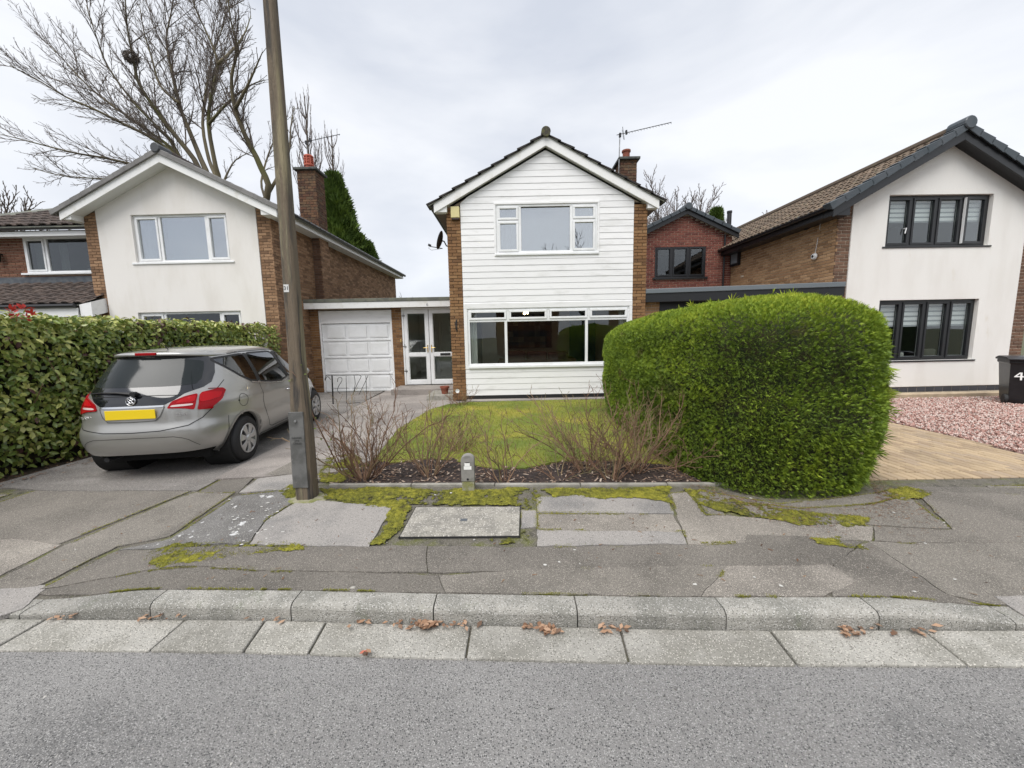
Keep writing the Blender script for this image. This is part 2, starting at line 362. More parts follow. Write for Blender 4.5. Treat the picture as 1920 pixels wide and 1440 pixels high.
lawn_m = mat('lawn_turf', (0.205,0.215,0.033), .95, c2=(0.125,0.165,0.026), scale=1.1, mixlo=.42, mixhi=.62, c3=(0.340,0.290,0.045), scale3=.8, lo3=.5, hi3=.7, bump=1, bscale=60)
blade_m = mat('grass_blade', None, .7, tint=[(0.130,0.185,0.022),(0.20,0.25,0.032),(0.31,0.32,0.045),(0.45,0.39,0.072)], trans=.2)
block_m = mat('paving_block', None, .85, tint=[(.30,.22,.145),(.38,.285,.18),(.45,.34,.215),(.34,.26,.185)], c2=(.24,.185,.125), scale=1.4, detail=6, mixlo=.48, mixhi=.75, bump=.5, bscale=100)
gravel_m = mat('pink_gravel', None, .85, tint=[(.25,.13,.105),(.38,.215,.18),(.47,.31,.27),(.60,.50,.45),(.33,.26,.23)])
sand_m = mat('jointing_sand', (.05,.042,.032), .95, bump=.5, bscale=90)

# one sheet out to the horizon
xs = [-900,-300,-120,-60,-30,-15]+[k*.5 for k in range(-20, 25)]+[15,30,60,120,300,900]
ys = [-900,-300,-120,-60,-30,-12,-7,-3,0,1.5,2.0,2.5]+[2.75+.25*k for k in range(0, 30)]+[11,12,14,20,30,60,120,300,900]
b = MB(); V = []
for y in ys:
    for x in xs:
        V.append((x, y, (gz(x, y)-.05 if y > 2.6 and abs(x) < 20 else -.06 if y < 2.6 else .05)))
nx = len(xs); b.add(V, [(j*nx+i, j*nx+i+1, (j+1)*nx+i+1, (j+1)*nx+i) for j in range(len(ys)-1) for i in range(nx-1)])
tag(b.build('ground', ground_m), kind='structure')
# road, slightly crowned
def yg(x): return yk(x)-.25
b = MB(); V = []; rx = [-60,-30,-15]+[k*1.0 for k in range(-8, 9)]+[15,30,60]; ry = [0,.02,.25,.5,.75,1]
for t in ry:
    for x in rx:
        y0, y1 = -5.4, yg(x)+.02; V.append((x, y0+(y1-y0)*t, -.012+.045*(1-(2*t-1)**2)))
n = len(rx); b.add(V, [(j*n+i, j*n+i+1, (j+1)*n+i+1, (j+1)*n+i) for j in range(len(ry)-1) for i in range(n-1)])
tag(b.build('road', asphalt, smooth=True), kind='structure')
# channel slabs
gut = tag(thing('gutter', (0, 1.9, 0), None, None), kind='structure')
b = MB(); V = []
for x in [-60,-20]+[k*.5 for k in range(-12, 13)]+[20,60]: V += [(x, yg(x)-.03, -.02), (x, yk(x)+.03, -.02)]
b.add(V, [(2*i, 2*i+2, 2*i+3, 2*i+1) for i in range(len(V)//2-1)]); b.build('channel_bed', joint_m, gut)
tj = [-5.6,-4.75,-3.9]+[G(x, y, 0)[0] for x, y in ((79,1166),(346,1164),(492,1170),(608,1172),(883,1174),(1164,1182),(1442,1180),(1736,1185))]+[3.0,3.9,4.8,5.7]
bj = [-5.2,-4.3,-3.45]+[G(x, y, 0)[0] for x, y in ((0,1210),(287,1214),(460,1218),(577,1227),(875,1222),(1175,1230),(1484,1234),(1796,1234))]+[2.75,3.6,4.4,5.2]
for i in range(len(tj)-1):
    g = .006; z = .004+random.uniform(-.003,.004); P = []
    a0, a1, b0, b1 = tj[i]+g, tj[i+1]-g, bj[i]+g, bj[i+1]-g
    bot = [(b0+(b1-b0)*k/6) for k in range(7)]; top = [(a0+(a1-a0)*k/6) for k in range(7)]
    poly = [(x, yg(x)+.006+.006*mnoise.noise((x*7, 3, 1))) for x in bot]+[(x, yk(x)-.008+.004*mnoise.noise((x*8, 9, 1))) for x in top[::-1]]
    c = (sum(p[0] for p in poly)/14, sum(p[1] for p in poly)/14)
    mb = MB(); mb.prism([(x, y, z) for x, y in poly], (0, 0, -.05))
    mb.build('channel_slab', gutter_m, gut, bevel=.008)
b = MB(); V = []
for x in (-60, -30, -5.65): V += [(x, yg(x), .003), (x, yk(x)-.006, .003)]
for x in (5.62, 30, 60): V += [(x, yg(x), .003), (x, yk(x)-.006, .003)]
b.add(V, [(2*i, 2*i+2, 2*i+3, 2*i+1) for i in (0, 1, 3, 4)]); b.build('channel_run', gutter_m, gut)
# kerb stones
krb = tag(thing('kerb', (0, 2.1, 0), None, None), kind='structure')
kj = [-6.6,-5.7,-4.85,-3.95,-3.13,-2.28]+[G(x, y, 0)[0] for x, y in ((546,1163),(813,1170),(1083,1175),(1362,1180),(1648,1180))]+[2.83,3.65,4.55,5.45,6.35]
prof = [(0,-.08),(.002,.35),(.004,.68),(.009,.80),(.017,.89),(.028,.955),(.045,.99),(.065,1.0),(.135,1.0),(.135,-.08)]
def kerb_stone(x0, x1):
    mb = MB(); n = 5; ring = len(prof); V = []
    for k in range(n+1):
        x = x0+(x1-x0)*k/n; h = ktop(x)
        for dy, hz in prof: V.append((x, yk(x)+dy+.003*mnoise.noise((x*6, dy*20, 2)), h*hz if hz > 0 else -.05))
    F = [(k*ring+i, (k+1)*ring+i, (k+1)*ring+i+1, k*ring+i+1) for k in range(n) for i in range(ring-1)]
    F += [tuple(range(ring)), tuple(n*ring+i for i in range(ring-1, -1, -1))]
    mb.add(V, F); return mb.build('kerbstone', kerb_m, krb, smooth=False)
for i in range(len(kj)-1): kerb_stone(kj[i]+.004, kj[i+1]-.004)
b = MB(); V = []
for x in (-60, -30, -6.61): V += [(x, yk(x), -.05), (x, yk(x), .03), (x, yk(x)+.135, .03)]
b.add(V, [(3*i+j, 3*i+3+j, 3*i+4+j, 3*i+1+j) for i in range(2) for j in range(2)]); V = []
for x in (6.36, 30, 60): V += [(x, yk(x), -.05), (x, yk(x), .03), (x, yk(x)+.135, .03)]
b.add(V, [(3*i+j, 3*i+3+j, 3*i+4+j, 3*i+1+j) for i in range(2) for j in range(2)]); b.build('dropped_kerb', kerb_m, krb)
b = MB(); V = []
for x in [k*.25 for k in range(-28, 27)]: V += [(x, yk(x)+.05, ktop(x)-.03), (x, yk(x)+.13, ktop(x)-.012)]
b.add(V, [(2*i, 2*i+2, 2*i+3, 2*i+1) for i in range(len(V)//2-1)]); b.build('kerb_bed', joint_m, krb)
# pavement: dark bed with patches of different age laid in it
pav = tag(thing('pavement', (0, 3, .1), None, None), kind='structure')
b = MB(); V = []; px_ = [-60,-20,-8]+[k*.25 for k in range(-24, 28)]+[8,12,20,60]; tt = [0,.25,.5,.75,1,1.08]
for t in tt:
    for x in px_: y = yk(x)+.13+(yE(x)-yk(x)-.13)*t; V.append((x, y, gz(x, y)-.007))
n = len(px_); b.add(V, [(j*n+i, j*n+i+1, (j+1)*n+i+1, (j+1)*n+i) for j in range(len(tt)-1) for i in range(n-1)])
b.build('pavement_bed', joint_m, pav)
b = MB(); b.add([(-6.3,4.0,.045),(-2.05,4.0,.085),(-2.05,5.6,.09),(-3.6,5.6,.05),(-6.3,5.0,.03)], [(0,1,2,3,4)]); b.build('pavement_bed', joint_m, pav)
kb = lambda x: (x, yk(x)+.139)
patches = [
 ('tarmac_strip', tar_dark, Gp([(60,1095),(73,1091),(162,1079),(250,1070),(362,1064),(500,1072),(650,1075)])+[G(820,1076),kb(-.45),kb(-1.3),kb(-2.2),kb(-2.75)]),
 ('tarmac_strip', tar_mid, [G(824,1076)]+Gp([(977,1072),(1164,1068),(1300,1064),(1362,1063)])+[kb(1.13),kb(.35),kb(-.44)]),
 ('tarmac_strip', tar_light, Gp([(1366,1063),(1559,1062),(1600,1090)])+[kb(1.86),kb(1.14)]),
 ('tarmac_strip', tar_brown, Gp([(76,1088),(217,1024),(450,1030),(692,1030),(727,1028),(800,1027)])+Gp([(800,1073),(650,1072),(500,1069),(362,1061),(250,1067),(162,1076)])),
 ('tarmac_strip', tar_brown, Gp([(804,1027),(1005,1029),(1150,1028),(1288,1025),(1399,1021),(1402,1007),(1500,1009),(1618,1013),(1562,1059),(1362,1060),(1164,1065),(977,1069),(804,1073)])),
 ('tarmac_patch', lichen, Gp([(222,1020),(321,1004),(442,929),(530,924),(560,940),(500,975),(466,1020)])),
 ('concrete_slab', slab_m, Gp([(470,1022),(504,977),(566,940),(640,946),(735,954),(692,1027)])),
 ('concrete_slab', slab_m, Gp([(1008,935),(1100,932),(1250,936),(1262,965),(1008,963)])),
 ('concrete_slab', tar_light, Gp([(1008,966),(1262,968),(1277,998),(1008,995)])),
 ('concrete_slab', slab_m, Gp([(1008,998),(1277,1001),(1286,1021),(1008,1025)])),
 ('concrete_slab', slab_m, Gp([(977,960),(1005,960),(1005,990),(977,992)])),
 ('tarmac_patch', tar_light, Gp([(1256,928),(1290,926),(1322,968),(1400,973),(1500,980),(1636,983),(1630,1009),(1500,1006),(1399,1003),(1396,1018),(1290,1021)])),
 ('tarmac_patch', tar_mid, Gp([(1296,928),(1345,948),(1358,968),(1330,968)])),
 ('tarmac_patch', tar_mid, Gp([(1380,945),(1500,955),(1640,945),(1700,930),(1780,985),(1640,980),(1500,976),(1420,970)])),
 ('tarmac_patch', tar_blue, Gp([(1640,986),(1790,990),(1720,925),(1920,930),(2050,950),(2050,1010),(1640,1010)])),
 ('tarmac_patch', tar_mid, Gp([(1632,1013),(1920,1012),(2060,1012),(2060,1118),(1920,1112),(1870,1118),(1780,1105)])),
 ('tarmac_patch', tar_blue, Gp([(1622,1018),(1632,1014),(1775,1105),(1840,1122)])+[kb(2.35),kb(1.92)]+Gp([(1566,1062)])),
 ('concrete_slab', slab_m, Gp([(1868,1122),(1990,1118),(2020,1150),(1930,1160)], .04)),
 ('tarmac_patch', tar_blue, Gp([(-60,960),(75,920),(200,921),(362,921),(330,933),(204,981),(110,1016),(50,1008),(-60,1004)], .065)),
 ('tarmac_patch', tar_light, Gp([(-60,1009),(50,1011),(112,1019),(0,1073),(-60,1100)], .06)),
 ('tarmac_strip', tar_mid, Gp([(366,924),(440,926),(319,1003),(219,1019),(71,1088),(0,1093),(-60,1130),(-60,1106),(0,1077),(116,1020),(210,982),(338,933)], .075)),
 ('concrete_slab', slab_m, Gp([(0,1096),(90,1098),(40,1140),(-10,1156),(-160,1170),(-160,1120)], .04)),
 ('tarmac_patch', tar_dark, Gp([(369,922),(470,868),(503,868),(480,890),(446,925)], .085)),
 ('concrete_slab', slab_m, Gp([(450,922),(484,897),(552,893),(552,918),(535,922)], .1)),
 ('tarmac_patch', tar_mid, Gp([(1300,921),(1360,930),(1460,945),(1640,925),(1700,914),(1700,928),(1640,942),(1500,952),(1380,942),(1340,944)], .11)),
 ('tarmac_strip', tar_dark, Gp([(1706,915),(2050,918),(2050,946),(1920,927),(1722,922)], .11)),
 ('tarmac_patch', tar_mid, Gp([(488,890),(506,868),(560,862),(620,865),(614,900),(560,905),(556,892)], .1)),
 ('tarmac_patch', tar_mid, [(4.75,3.7),(4.65,2.2),(9.5,2.05),(9.5,3.68)]), ('tarmac_patch', tar_blue, [(9.52,3.68),(9.52,2.05),(16,1.98),(16,3.6)]),
 ('tarmac_patch', tar_mid, [(-5.6,4.1),(-5.5,2.52),(-11,2.6),(-11,4.3)]),
]
for k_, (nm, m, poly) in enumerate(patches):
    # let each patch run a little into the joint so that only a worn seam is left
    n_ = len(poly); ar_ = sum(poly[i][0]*poly[(i+1) % n_][1]-poly[(i+1) % n_][0]*poly[i][1] for i in range(n_)); sg_ = 1 if ar_ > 0 else -1; q_ = []
    for i in range(n_):
        a, c, d = poly[i-1], poly[i], poly[(i+1) % n_]; n1 = Vector((c[1]-a[1], a[0]-c[0])).normalized()*sg_; n2 = Vector((d[1]-c[1], c[0]-d[0])).normalized()*sg_; v = (n1+n2).normalized()
        q_.append((c[0]+v.x*.005, c[1]+v.y*.012 if c[1] > yk(c[0])+.16 else c[1]))
    sheet(nm, q_, lambda x, y, k_=k_: gz(x, y)+.0005+.0006*((k_*7) % 11)+.0035*mnoise.noise((x*1.6, y*1.6, .5))-.0015*max(0, mnoise.noise((x*6, y*6, 3.5))), m, pav, thick=.03, step=.14, edge=.05, jit=.016)
# manhole cover
mh = thing('manhole_cover', (-.44, 3.2, .11), 'rectangular speckled concrete manhole cover lying proud in the mossy pavement', 'manhole cover')
mhp = Gp([(780,953),(975,952),(973,1006),(750,1008)], .115)
b = MB(); b.prism([(x, y, .128) for x, y in mhp], (0, 0, -.05)); b.build('cover_slab', manhole_m, mh, bevel=.006)
cx_ = sum(p[0] for p in mhp)/4; cy2 = sum(p[1] for p in mhp)/4
b = MB(); b.box(cx_-.03, cx_+.03, cy2-.022, cy2+.022, .1285, .131); b.build('lifting_plate', lead, mh)
b = MB()
for i in range(4):
    p, q = mhp[i], mhp[(i+1) % 4]; d = Vector((q[0]-p[0], q[1]-p[1], 0)).normalized(); nrm = Vector((d.y, -d.x, 0))
    c0 = Vector((*p, .1225))-d*.012; c1 = Vector((*q, .1225))+d*.012
    s_ = 1 if (Vector((cx_, cy2, 0))-Vector((*p, 0))).dot(nrm) < 0 else -1
    b.bar(c0+nrm*s_*.005-Vector((0,0,.006)), c1+nrm*s_*.005-Vector((0,0,.006)), .005, .012)
b.build('frame_rim', metal_dark, mh)

# ------------------------------------------------------------------ front garden
edge_px = [(700,862),(744,807),(807,769),(840,759),(868,756)]
lawn_front = [(702,864),(730,869),(800,861),(850,864),(890,873),(935,881),(985,879),(1050,867),(1120,863),(1190,867),(1250,873),(1290,881)]
LW = Gp(lawn_front, .12)+[(2.3,4.75),(2.3,9.3),(-1.05,9.3)]+Gp(edge_px[::-1], .12)[1:-1]
lz = lambda x, y: .135+.012*mnoise.noise((x*.9, y*.9, 4))
tag(sheet('lawn', LW, lz, lawn_m, None, thick=.05, step=.3, edge=.12, jit=.03), kind='structure')
b0 = [(-2.02,4.08),(-1.0,yE(-1)+.07),(0,yE(0)+.07),(1,yE(1)+.07),(1.95,yE(1.95)+.07)]
BED = b0+[(2.6,4.6),(2.3,4.9)]+[(x, y+.06) for x, y in Gp(lawn_front, .12)[::-1]]+[(-2.1,4.5)]
def bz(x, y): return .118+.03*max(0, mnoise.noise((x*7, y*7, 1)))+.025*mnoise.noise((x*24, y*24, 3))
bd = tag(sheet('flower_bed', BED, bz, soil_m, None, thick=.08, step=.035, edge=.05), kind='structure')
chip_m = mat('bark_chip', None, .9, tint=[(.06,.04,.03),(.13,.085,.06),(.26,.18,.13),(.46,.38,.31)])
V = []; F = []; T = []
for k in range(1500):
    while True:
        x, y = random.uniform(-2.05, 2.5), random.uniform(3.8, 5.0)
        if inpoly((x, y), BED): break
    s = random.uniform(.004, .013); el = random.uniform(1, 3); a = random.uniform(0, 6.28); tl = random.uniform(-.5, .5); z = bz(x, y)+.006
    c, sn = math.cos(a), math.sin(a); i0 = len(V)
    for u, v, h in ((-el,-1,0),(el,-.6,0),(el*.8,1,0),(-el*.9,.8,0),(0,0,1.2)): V.append((x+(u*c-v*sn)*s, y+(u*sn+v*c)*s, z+h*s*.5+u*tl*s))
    F += [(i0,i0+1,i0+4),(i0+1,i0+2,i0+4),(i0+2,i0+3,i0+4),(i0+3,i0,i0+4)]; q = random.random()**1.3; T += [q]*4
quick('bark_mulch', np_mesh('bark_mulch', V, F, chip_m, T), None)['kind'] = 'stuff'
# kerb edging along the front of the bed
ed = tag(thing('bed_edging', (0, 3.95, .1), None, None), kind='structure')
xx = -2.02
for L in (.91, .905, .91, .905, .6):
    if xx+L > 2.35: L = 2.35-xx
    y0, y1 = yE(xx)+.03, yE(xx+L)+.03
    b = MB(); b.bar((xx+.004, y0, .10), (xx+L-.004, y1, .10), .05, .085+random.uniform(-.006, .006)); b.build('edging_stone', concrete_m, ed, bevel=.008); xx += L
# grass blades
def blades(n, poly, bbox, zf, hmin, hmax, wid, lean, noise_sc, seed):
    rs = np.random.RandomState(seed); X = rs.uniform(bbox[0], bbox[1], n*3); Y = rs.uniform(bbox[2], bbox[3], n*3)
    ok = np_inpoly(X, Y, poly); X = X[ok][:n]; Y = Y[ok][:n]; n = len(X)
    Z = np.array([zf(x, y) for x, y in zip(X, Y)])-.004
    a = rs.uniform(0, 6.283, n); h = rs.uniform(hmin, hmax, n); l = rs.uniform(0, lean, n)*h; w_ = wid*rs.uniform(.6, 1.4, n)
    ca, sa = np.cos(a), np.sin(a); a2 = rs.uniform(0, 6.283, n)
    V = np.zeros((n, 3, 3)); V[:,0] = np.c_[X-ca*w_, Y-sa*w_, Z]; V[:,1] = np.c_[X+ca*w_, Y+sa*w_, Z]; V[:,2] = np.c_[X+np.cos(a2)*l, Y+np.sin(a2)*l, Z+h]
    nz = np.array([mnoise.noise((x*noise_sc, y*noise_sc, 2.2)) for x, y in zip(X, Y)])
    T = np.clip(.45+.55*nz+rs.uniform(-.28, .28, n), 0, 1)
    return V.reshape(-1, 3), np.arange(n*3).reshape(-1, 3), T
V, F, T = blades(42000, LW, (-2.4, 2.35, 4.2, 9.4), lz, .015, .045, .0035, .8, .8, 3)
quick('lawn_grass', np_mesh('lawn_grass', V, F, blade_m, T), None)['kind'] = 'stuff'
# moss: a low cushion grown over the joints
def in_any(x, y, polys): return any(inpoly((x, y), p) for p in polys)
mossP = [(Gp([(592,920),(700,916),(860,920),(1005,917),(1015,948),(985,955),(960,949),(770,948),(745,1000),(728,1024),(697,1020),(738,955),(640,944)], .11), -.08),
         (Gp([(1012,918),(1250,914),(1262,945),(1200,934),(1130,936),(1080,928),(1030,934)], .12), -.12),
         (Gp([(1280,918),(1340,922),(1400,945),(1490,958),(1625,968),(1628,984),(1500,982),(1420,972),(1350,962),(1310,945)], .11), -.02),
         (Gp([(1520,1012),(1600,1010),(1640,1030),(1600,1026),(1530,1022)], .1), .1),
         (Gp([(250,1035),(330,1020),(560,1022),(570,1035),(450,1048),(300,1068)], .09), .16),
         (Gp([(522,925),(556,905),(600,930),(640,940),(560,945)], .1), .12),
         (Gp([(600,905),(612,860),(660,850),(690,875),(640,905)], .12), .05),
         (Gp([(1630,925),(1700,915),(1760,925),(1700,936)], .11), .05),
         (Gp([(900,1010),(990,994),(1000,1012),(960,1022)], .1), .2)]
cell = .0125; V = []; F = []; T = []; TV = []; TF = []; TT = []
vid = {}
def mh_(x, y, off):
    n = mnoise.noise((x*3.2, y*3.2, 5))+.5*mnoise.noise((x*11, y*11, 8))+.55*mnoise.noise((x*30, y*30, 2)); return n-off
for poly, off in mossP:
    x0, x1 = min(p[0] for p in poly), max(p[0] for p in poly); y0, y1 = min(p[1] for p in poly), max(p[1] for p in poly)
    for i in range(int(x0/cell)-7, int(x1/cell)+8):
        for j in range(int(y0/cell)-6, int(y1/cell)+7):
            x, y = (i+.5)*cell, (j+.5)*cell
            wx, wy = x+.07*mnoise.noise((x*4, y*4, 21))+.03*mnoise.noise((x*14, y*14, 5)), y+.05*mnoise.noise((x*4, y*4, 31))+.03*mnoise.noise((x*14, y*14, 15))
            if (i, j) in vid or not inpoly((wx, wy), poly): continue
            m_ = mh_(x, y, off-.25)
            if m_ < 0: continue
            vid[(i, j)] = 1
            qs = []
            for di, dj in ((0,0),(1,0),(1,1),(0,1)):
                xx, yy = (i+di)*cell, (j+dj)*cell
                hh = .002+.014*min(.7, max(0, mh_(xx, yy, off-.25)))+.004*mnoise.noise((xx*60, yy*60, 1)); qs.append((xx, yy, gz(xx, yy)+hh))
            i0 = len(V); V += qs; F.append((i0,i0+1,i0+2,i0+3)); T.append(min(1, max(0, .28+.55*m_+random.uniform(-.2,.2)+.3*mnoise.noise((x*2, y*2, 9))+.45*mnoise.noise((x*22, y*22, 6)))))
            if random.random() < .95:
                bx, by, bzz = x+random.uniform(-.006,.006), y+random.uniform(-.006,.006), qs[0][2]; a = random.uniform(0, 6.28); i1 = len(TV)
                for k in range(3):
                    an = a+k*2.1; TV += [(bx+.003*math.cos(an+.8), by+.003*math.sin(an+.8), bzz), (bx+.003*math.cos(an-.8), by+.003*math.sin(an-.8), bzz), (bx+.009*math.cos(an), by+.009*math.sin(an), bzz+random.uniform(.005,.013))]
                    TF.append((i1+3*k, i1+3*k+1, i1+3*k+2)); TT.append(min(1, max(0, T[-1]+random.uniform(-.1,.3))))
def seam_tuft(x, y, z, t):
    a = random.uniform(0, 6.28); i1 = len(TV); s_ = random.uniform(.6, 1.3)
    for k in range(3):
        an = a+k*2.1; TV.extend([(x+.004*s_*math.cos(an+.8), y+.004*s_*math.sin(an+.8), z), (x+.004*s_*math.cos(an-.8), y+.004*s_*math.sin(an-.8), z), (x+.010*s_*math.cos(an), y+.010*s_*math.sin(an), z+random.uniform(.003,.009))])
        TF.append((i1+3*k, i1+3*k+1, i1+3*k+2)); TT.append(t)
for nm_, m__, poly in patches:
    for i in range(len(poly)):
        a, c = poly[i], poly[(i+1) % len(poly)]; d = math.hypot(c[0]-a[0], c[1]-a[1])
        for k in range(int(d/.004)):
            f_ = random.random(); x, y = a[0]+(c[0]-a[0])*f_, a[1]+(c[1]-a[1])*f_
            dens = mnoise.noise((x*1.3, y*1.3, 12))+.5*mnoise.noise((x*6, y*6, 4))+(.25 if y > 3.2 else -.12)
            if dens > .12: seam_tuft(x+random.gauss(0,.006), y+random.gauss(0,.006), gz(x, y)+.001, min(1, max(0, .35+.3*random.random()+.3*dens)))
for k in range(5200):
    x = random.uniform(-3.2, 3.2); y = yk(x)+.137+abs(random.gauss(0, .006)); 
    if mnoise.noise((x*2.2, 4, 4))+.4*mnoise.noise((x*9, 1, 1)) > .05: seam_tuft(x, y, ktop(x)+.001, random.uniform(.2,.8))
V = V+TV; nF = [f for f in F]; off_ = len(V)-len(TV)
me = bpy.data.meshes.new('moss'); me.from_pydata(V, [], nF+[tuple(i+off_ for i in f) for f in TF]); me.materials.append(moss_m)
at = me.attributes.new('tint', 'FLOAT', 'FACE'); at.data.foreach_set('value', T+TT)
quick('moss', me, None)['kind'] = 'stuff'

# ------------------------------------------------------------------ drive, path, block paving, gravel
drv = tag(thing('driveway', (-4.4, 7, .06), None, None), kind='structure')
zs = lambda x, y: .087+.033*sst(8, 11.3, y)
DR = [G(20,914,.09), G(85,919,.09), G(370,919,.09), G(455,873,.09), G(545,826,.09), (-3.75,8), (-3.95,11.7), (-6.0,11.7), (-6.15,4.3)]
sheet('drive_slab', DR, zs, drive_m, drv, thick=.05, step=.5, edge=.15, jit=.012)
# a dark oily joint strip and earth by the hedge
sheet('verge_soil', [(-6.1,3.9),(-5.35,4.12),(-6.0,5.2),(-6.1,11.5),(-7.6,11.5),(-7.6,3.5)], lambda x, y: .045+.02*mnoise.noise((x*6, y*6, 2)), mat('verge_earth', (.075,.055,.035), .95, c2=(.04,.03,.02), scale=7, bump=1, bscale=50), drv, thick=.05, step=.12)
pth = tag(thing('path', (-2.8, 8, .12), None, None), kind='structure')
PT = [(-3.56,4.4),(-2.1,4.5)]+Gp([(690,870)]+edge_px, .12)+[(-1.05,9.45),(-1.5,9.6),(-1.6,11.8),(-3.9,11.8),(-3.72,8)]
sheet('path_slab', PT, lambda x, y: max(.1, gz(x, y))-.002+.004*mnoise.noise((x*.8, y*.8, 1)), path_m, pth, thick=.06, step=.4, edge=.15, jit=.01)
b = MB(); b.box(-3.42, -1.52, 10.75, 11.7, .05, .285); b.build('door_step', path_m, pth, bevel=.012)
b = MB(); b.box(-2.2, -1.52, 9.75, 10.74, .05, .25); b.build('step_block', concrete_m, pth, bevel=.015)
b = MB(); b.box(-1.14, 3.2, 9.33, 9.6, .02, .155); b.build('wall_foot_strip', path_m, pth, bevel=.01)

bp = tag(thing('block_paving', (6, 5, .11), None, None), kind='structure')
gl0, gl1 = G(1680,793,.11), G(1920,850,.11)
front = [(3.3,3.92),(16,3.80)]
gd = Vector((gl1[0]-gl0[0], gl1[1]-gl0[1])).normalized()
g0 = Vector(gl0)-gd*1.5; g1 = Vector(gl1)+gd*2.5
PV = [(3.5,3.93),(11,3.84),tuple(g1),tuple(g0),(3.9,9.0),(3.5,9.0)]
sheet('jointing_bed', PV, lambda x, y: .098, sand_m, bp, thick=.05, step=0, edge=.5)
def shared_box(name, sx, sy, sz, m, t):
    mb = MB(); bv = .008; c = [(-sx,-sy),(sx,-sy),(sx,sy),(-sx,sy)]; ci = [(x-math.copysign(bv,x), y-math.copysign(bv,y)) for x, y in c]
    V = [(x,y,-sz) for x,y in c]+[(x,y,sz-bv) for x,y in c]+[(x,y,sz) for x,y in ci]
    mb.add(V, [(i, (i+1)%4, (i+1)%4+4, i+4) for i in range(4)]+[(i+4, (i+1)%4+4, (i+1)%4+8, i+8) for i in range(4)]+[(8,9,10,11)], t)
    return mb.mesh(name, m)
blk = [shared_box('block', .0945, .0445, .03, block_m, .05+.9*k/7) for k in range(8)]
cand = []
row = 0; x = 3.55
while x < 11:
    y = 4.24+(row % 2)*.1
    if row % 2 and inpoly((x, 4.2), PV): cand.append((x, 4.19, math.pi/2, .5))
    while y < 9:
        if inpoly((x, y), PV) and inpoly((x-.04, y-.09), PV) and inpoly((x+.04, y+.09), PV): cand.append((x, y, math.pi/2))
        y += .2
    x += .1; row += 1
x = 3.55
while x < 11:
    for q in (0,): cand.append((x, 4.035, math.pi/2))
    x += .1
vis = [c for c in cand if c[0]/c[1] > .93 and c[0]/c[1] < 1.42]
vis.sort(key=lambda c: c[0]**2+c[1]**2); near = set(vis[:296])
mb = MB()
for c in cand:
    k = random.randrange(8); hf = c[3] if len(c) > 3 else 1; M = Matrix.Translation((c[0], c[1], .085+random.uniform(-.003,.003))) @ Matrix.Rotation(c[2]+random.uniform(-.015,.015), 4, 'Z') @ Matrix.Rotation(random.uniform(-.012,.012), 4, 'X') @ Matrix.Diagonal((.96*hf if hf < 1 else 1,1,1,1))
    if c in near: quick('block', blk[k], bp, M)
    else:
        me = blk[k]; mb.add([M @ v.co for v in me.vertices], [tuple(p.vertices) for p in me.polygons], .05+.9*k/7)
mb.build('blocks_beyond', block_m, bp)['kind'] = 'stuff'
# gravel
GV = [tuple(g0), tuple(g1), (15,6.5), (15,8.75), (6.0,8.75)]
tag(sheet('gravel_bed', GV, lambda x, y: .10, mat('gravel_base', (.22,.12,.10), .95, c2=(.30,.2,.17), scale=40, bump=1, bscale=60), None, thick=.05, step=0), kind='structure')
rs = np.random.RandomState(5); n = 25000
X = rs.uniform(5.5, 14.5, n*2); Y = rs.uniform(4.3, 8.8, n*2); ok = np_inpoly(X, Y, GV) & (X/Y < 1.95); X = X[ok][:n]; Y = Y[ok][:n]; n = len(X)
base = np.array([(1,0,0),(0,1,0),(-1,0,0),(0,-1,0),(0,0,1),(0,0,-1)], float)
S = rs.uniform(.010, .026, n)[:,None,None]*rs.uniform(.55, 1.25, (n,6,1)); a = rs.uniform(0, 6.28, n); tl = rs.uniform(-.6,.6,n)
P = base[None]*S; c_, s_ = np.cos(a)[:,None], np.sin(a)[:,None]
P = np.stack([P[:,:,0]*c_-P[:,:,1]*s_, P[:,:,0]*s_+P[:,:,1]*c_, P[:,:,2]+P[:,:,0]*tl[:,None]], 2)
P += np.stack([X, Y, .108+rs.uniform(0, .014, n)], 1)[:,None]
f = np.array([(0,1,4),(1,2,4),(2,3,4),(3,0,4),(1,0,5),(2,1,5),(3,2,5),(0,3,5)])
quick('pink_gravel', np_mesh('pink_gravel', P.reshape(-1,3), (f[None]+6*np.arange(n)[:,None,None]).reshape(-1,3), gravel_m, np.repeat(rs.uniform(0,1,n), 8)), None)['kind'] = 'stuff'
b = MB(); b.box(7.3, 14, 8.78, 9.02, .02, .2); tag(b.build('paving_strip', mat('tan_slab', (.44,.35,.24), .9, c2=(.33,.26,.18), scale=4, bump=.5, bscale=80), None, bevel=.01), kind='structure')
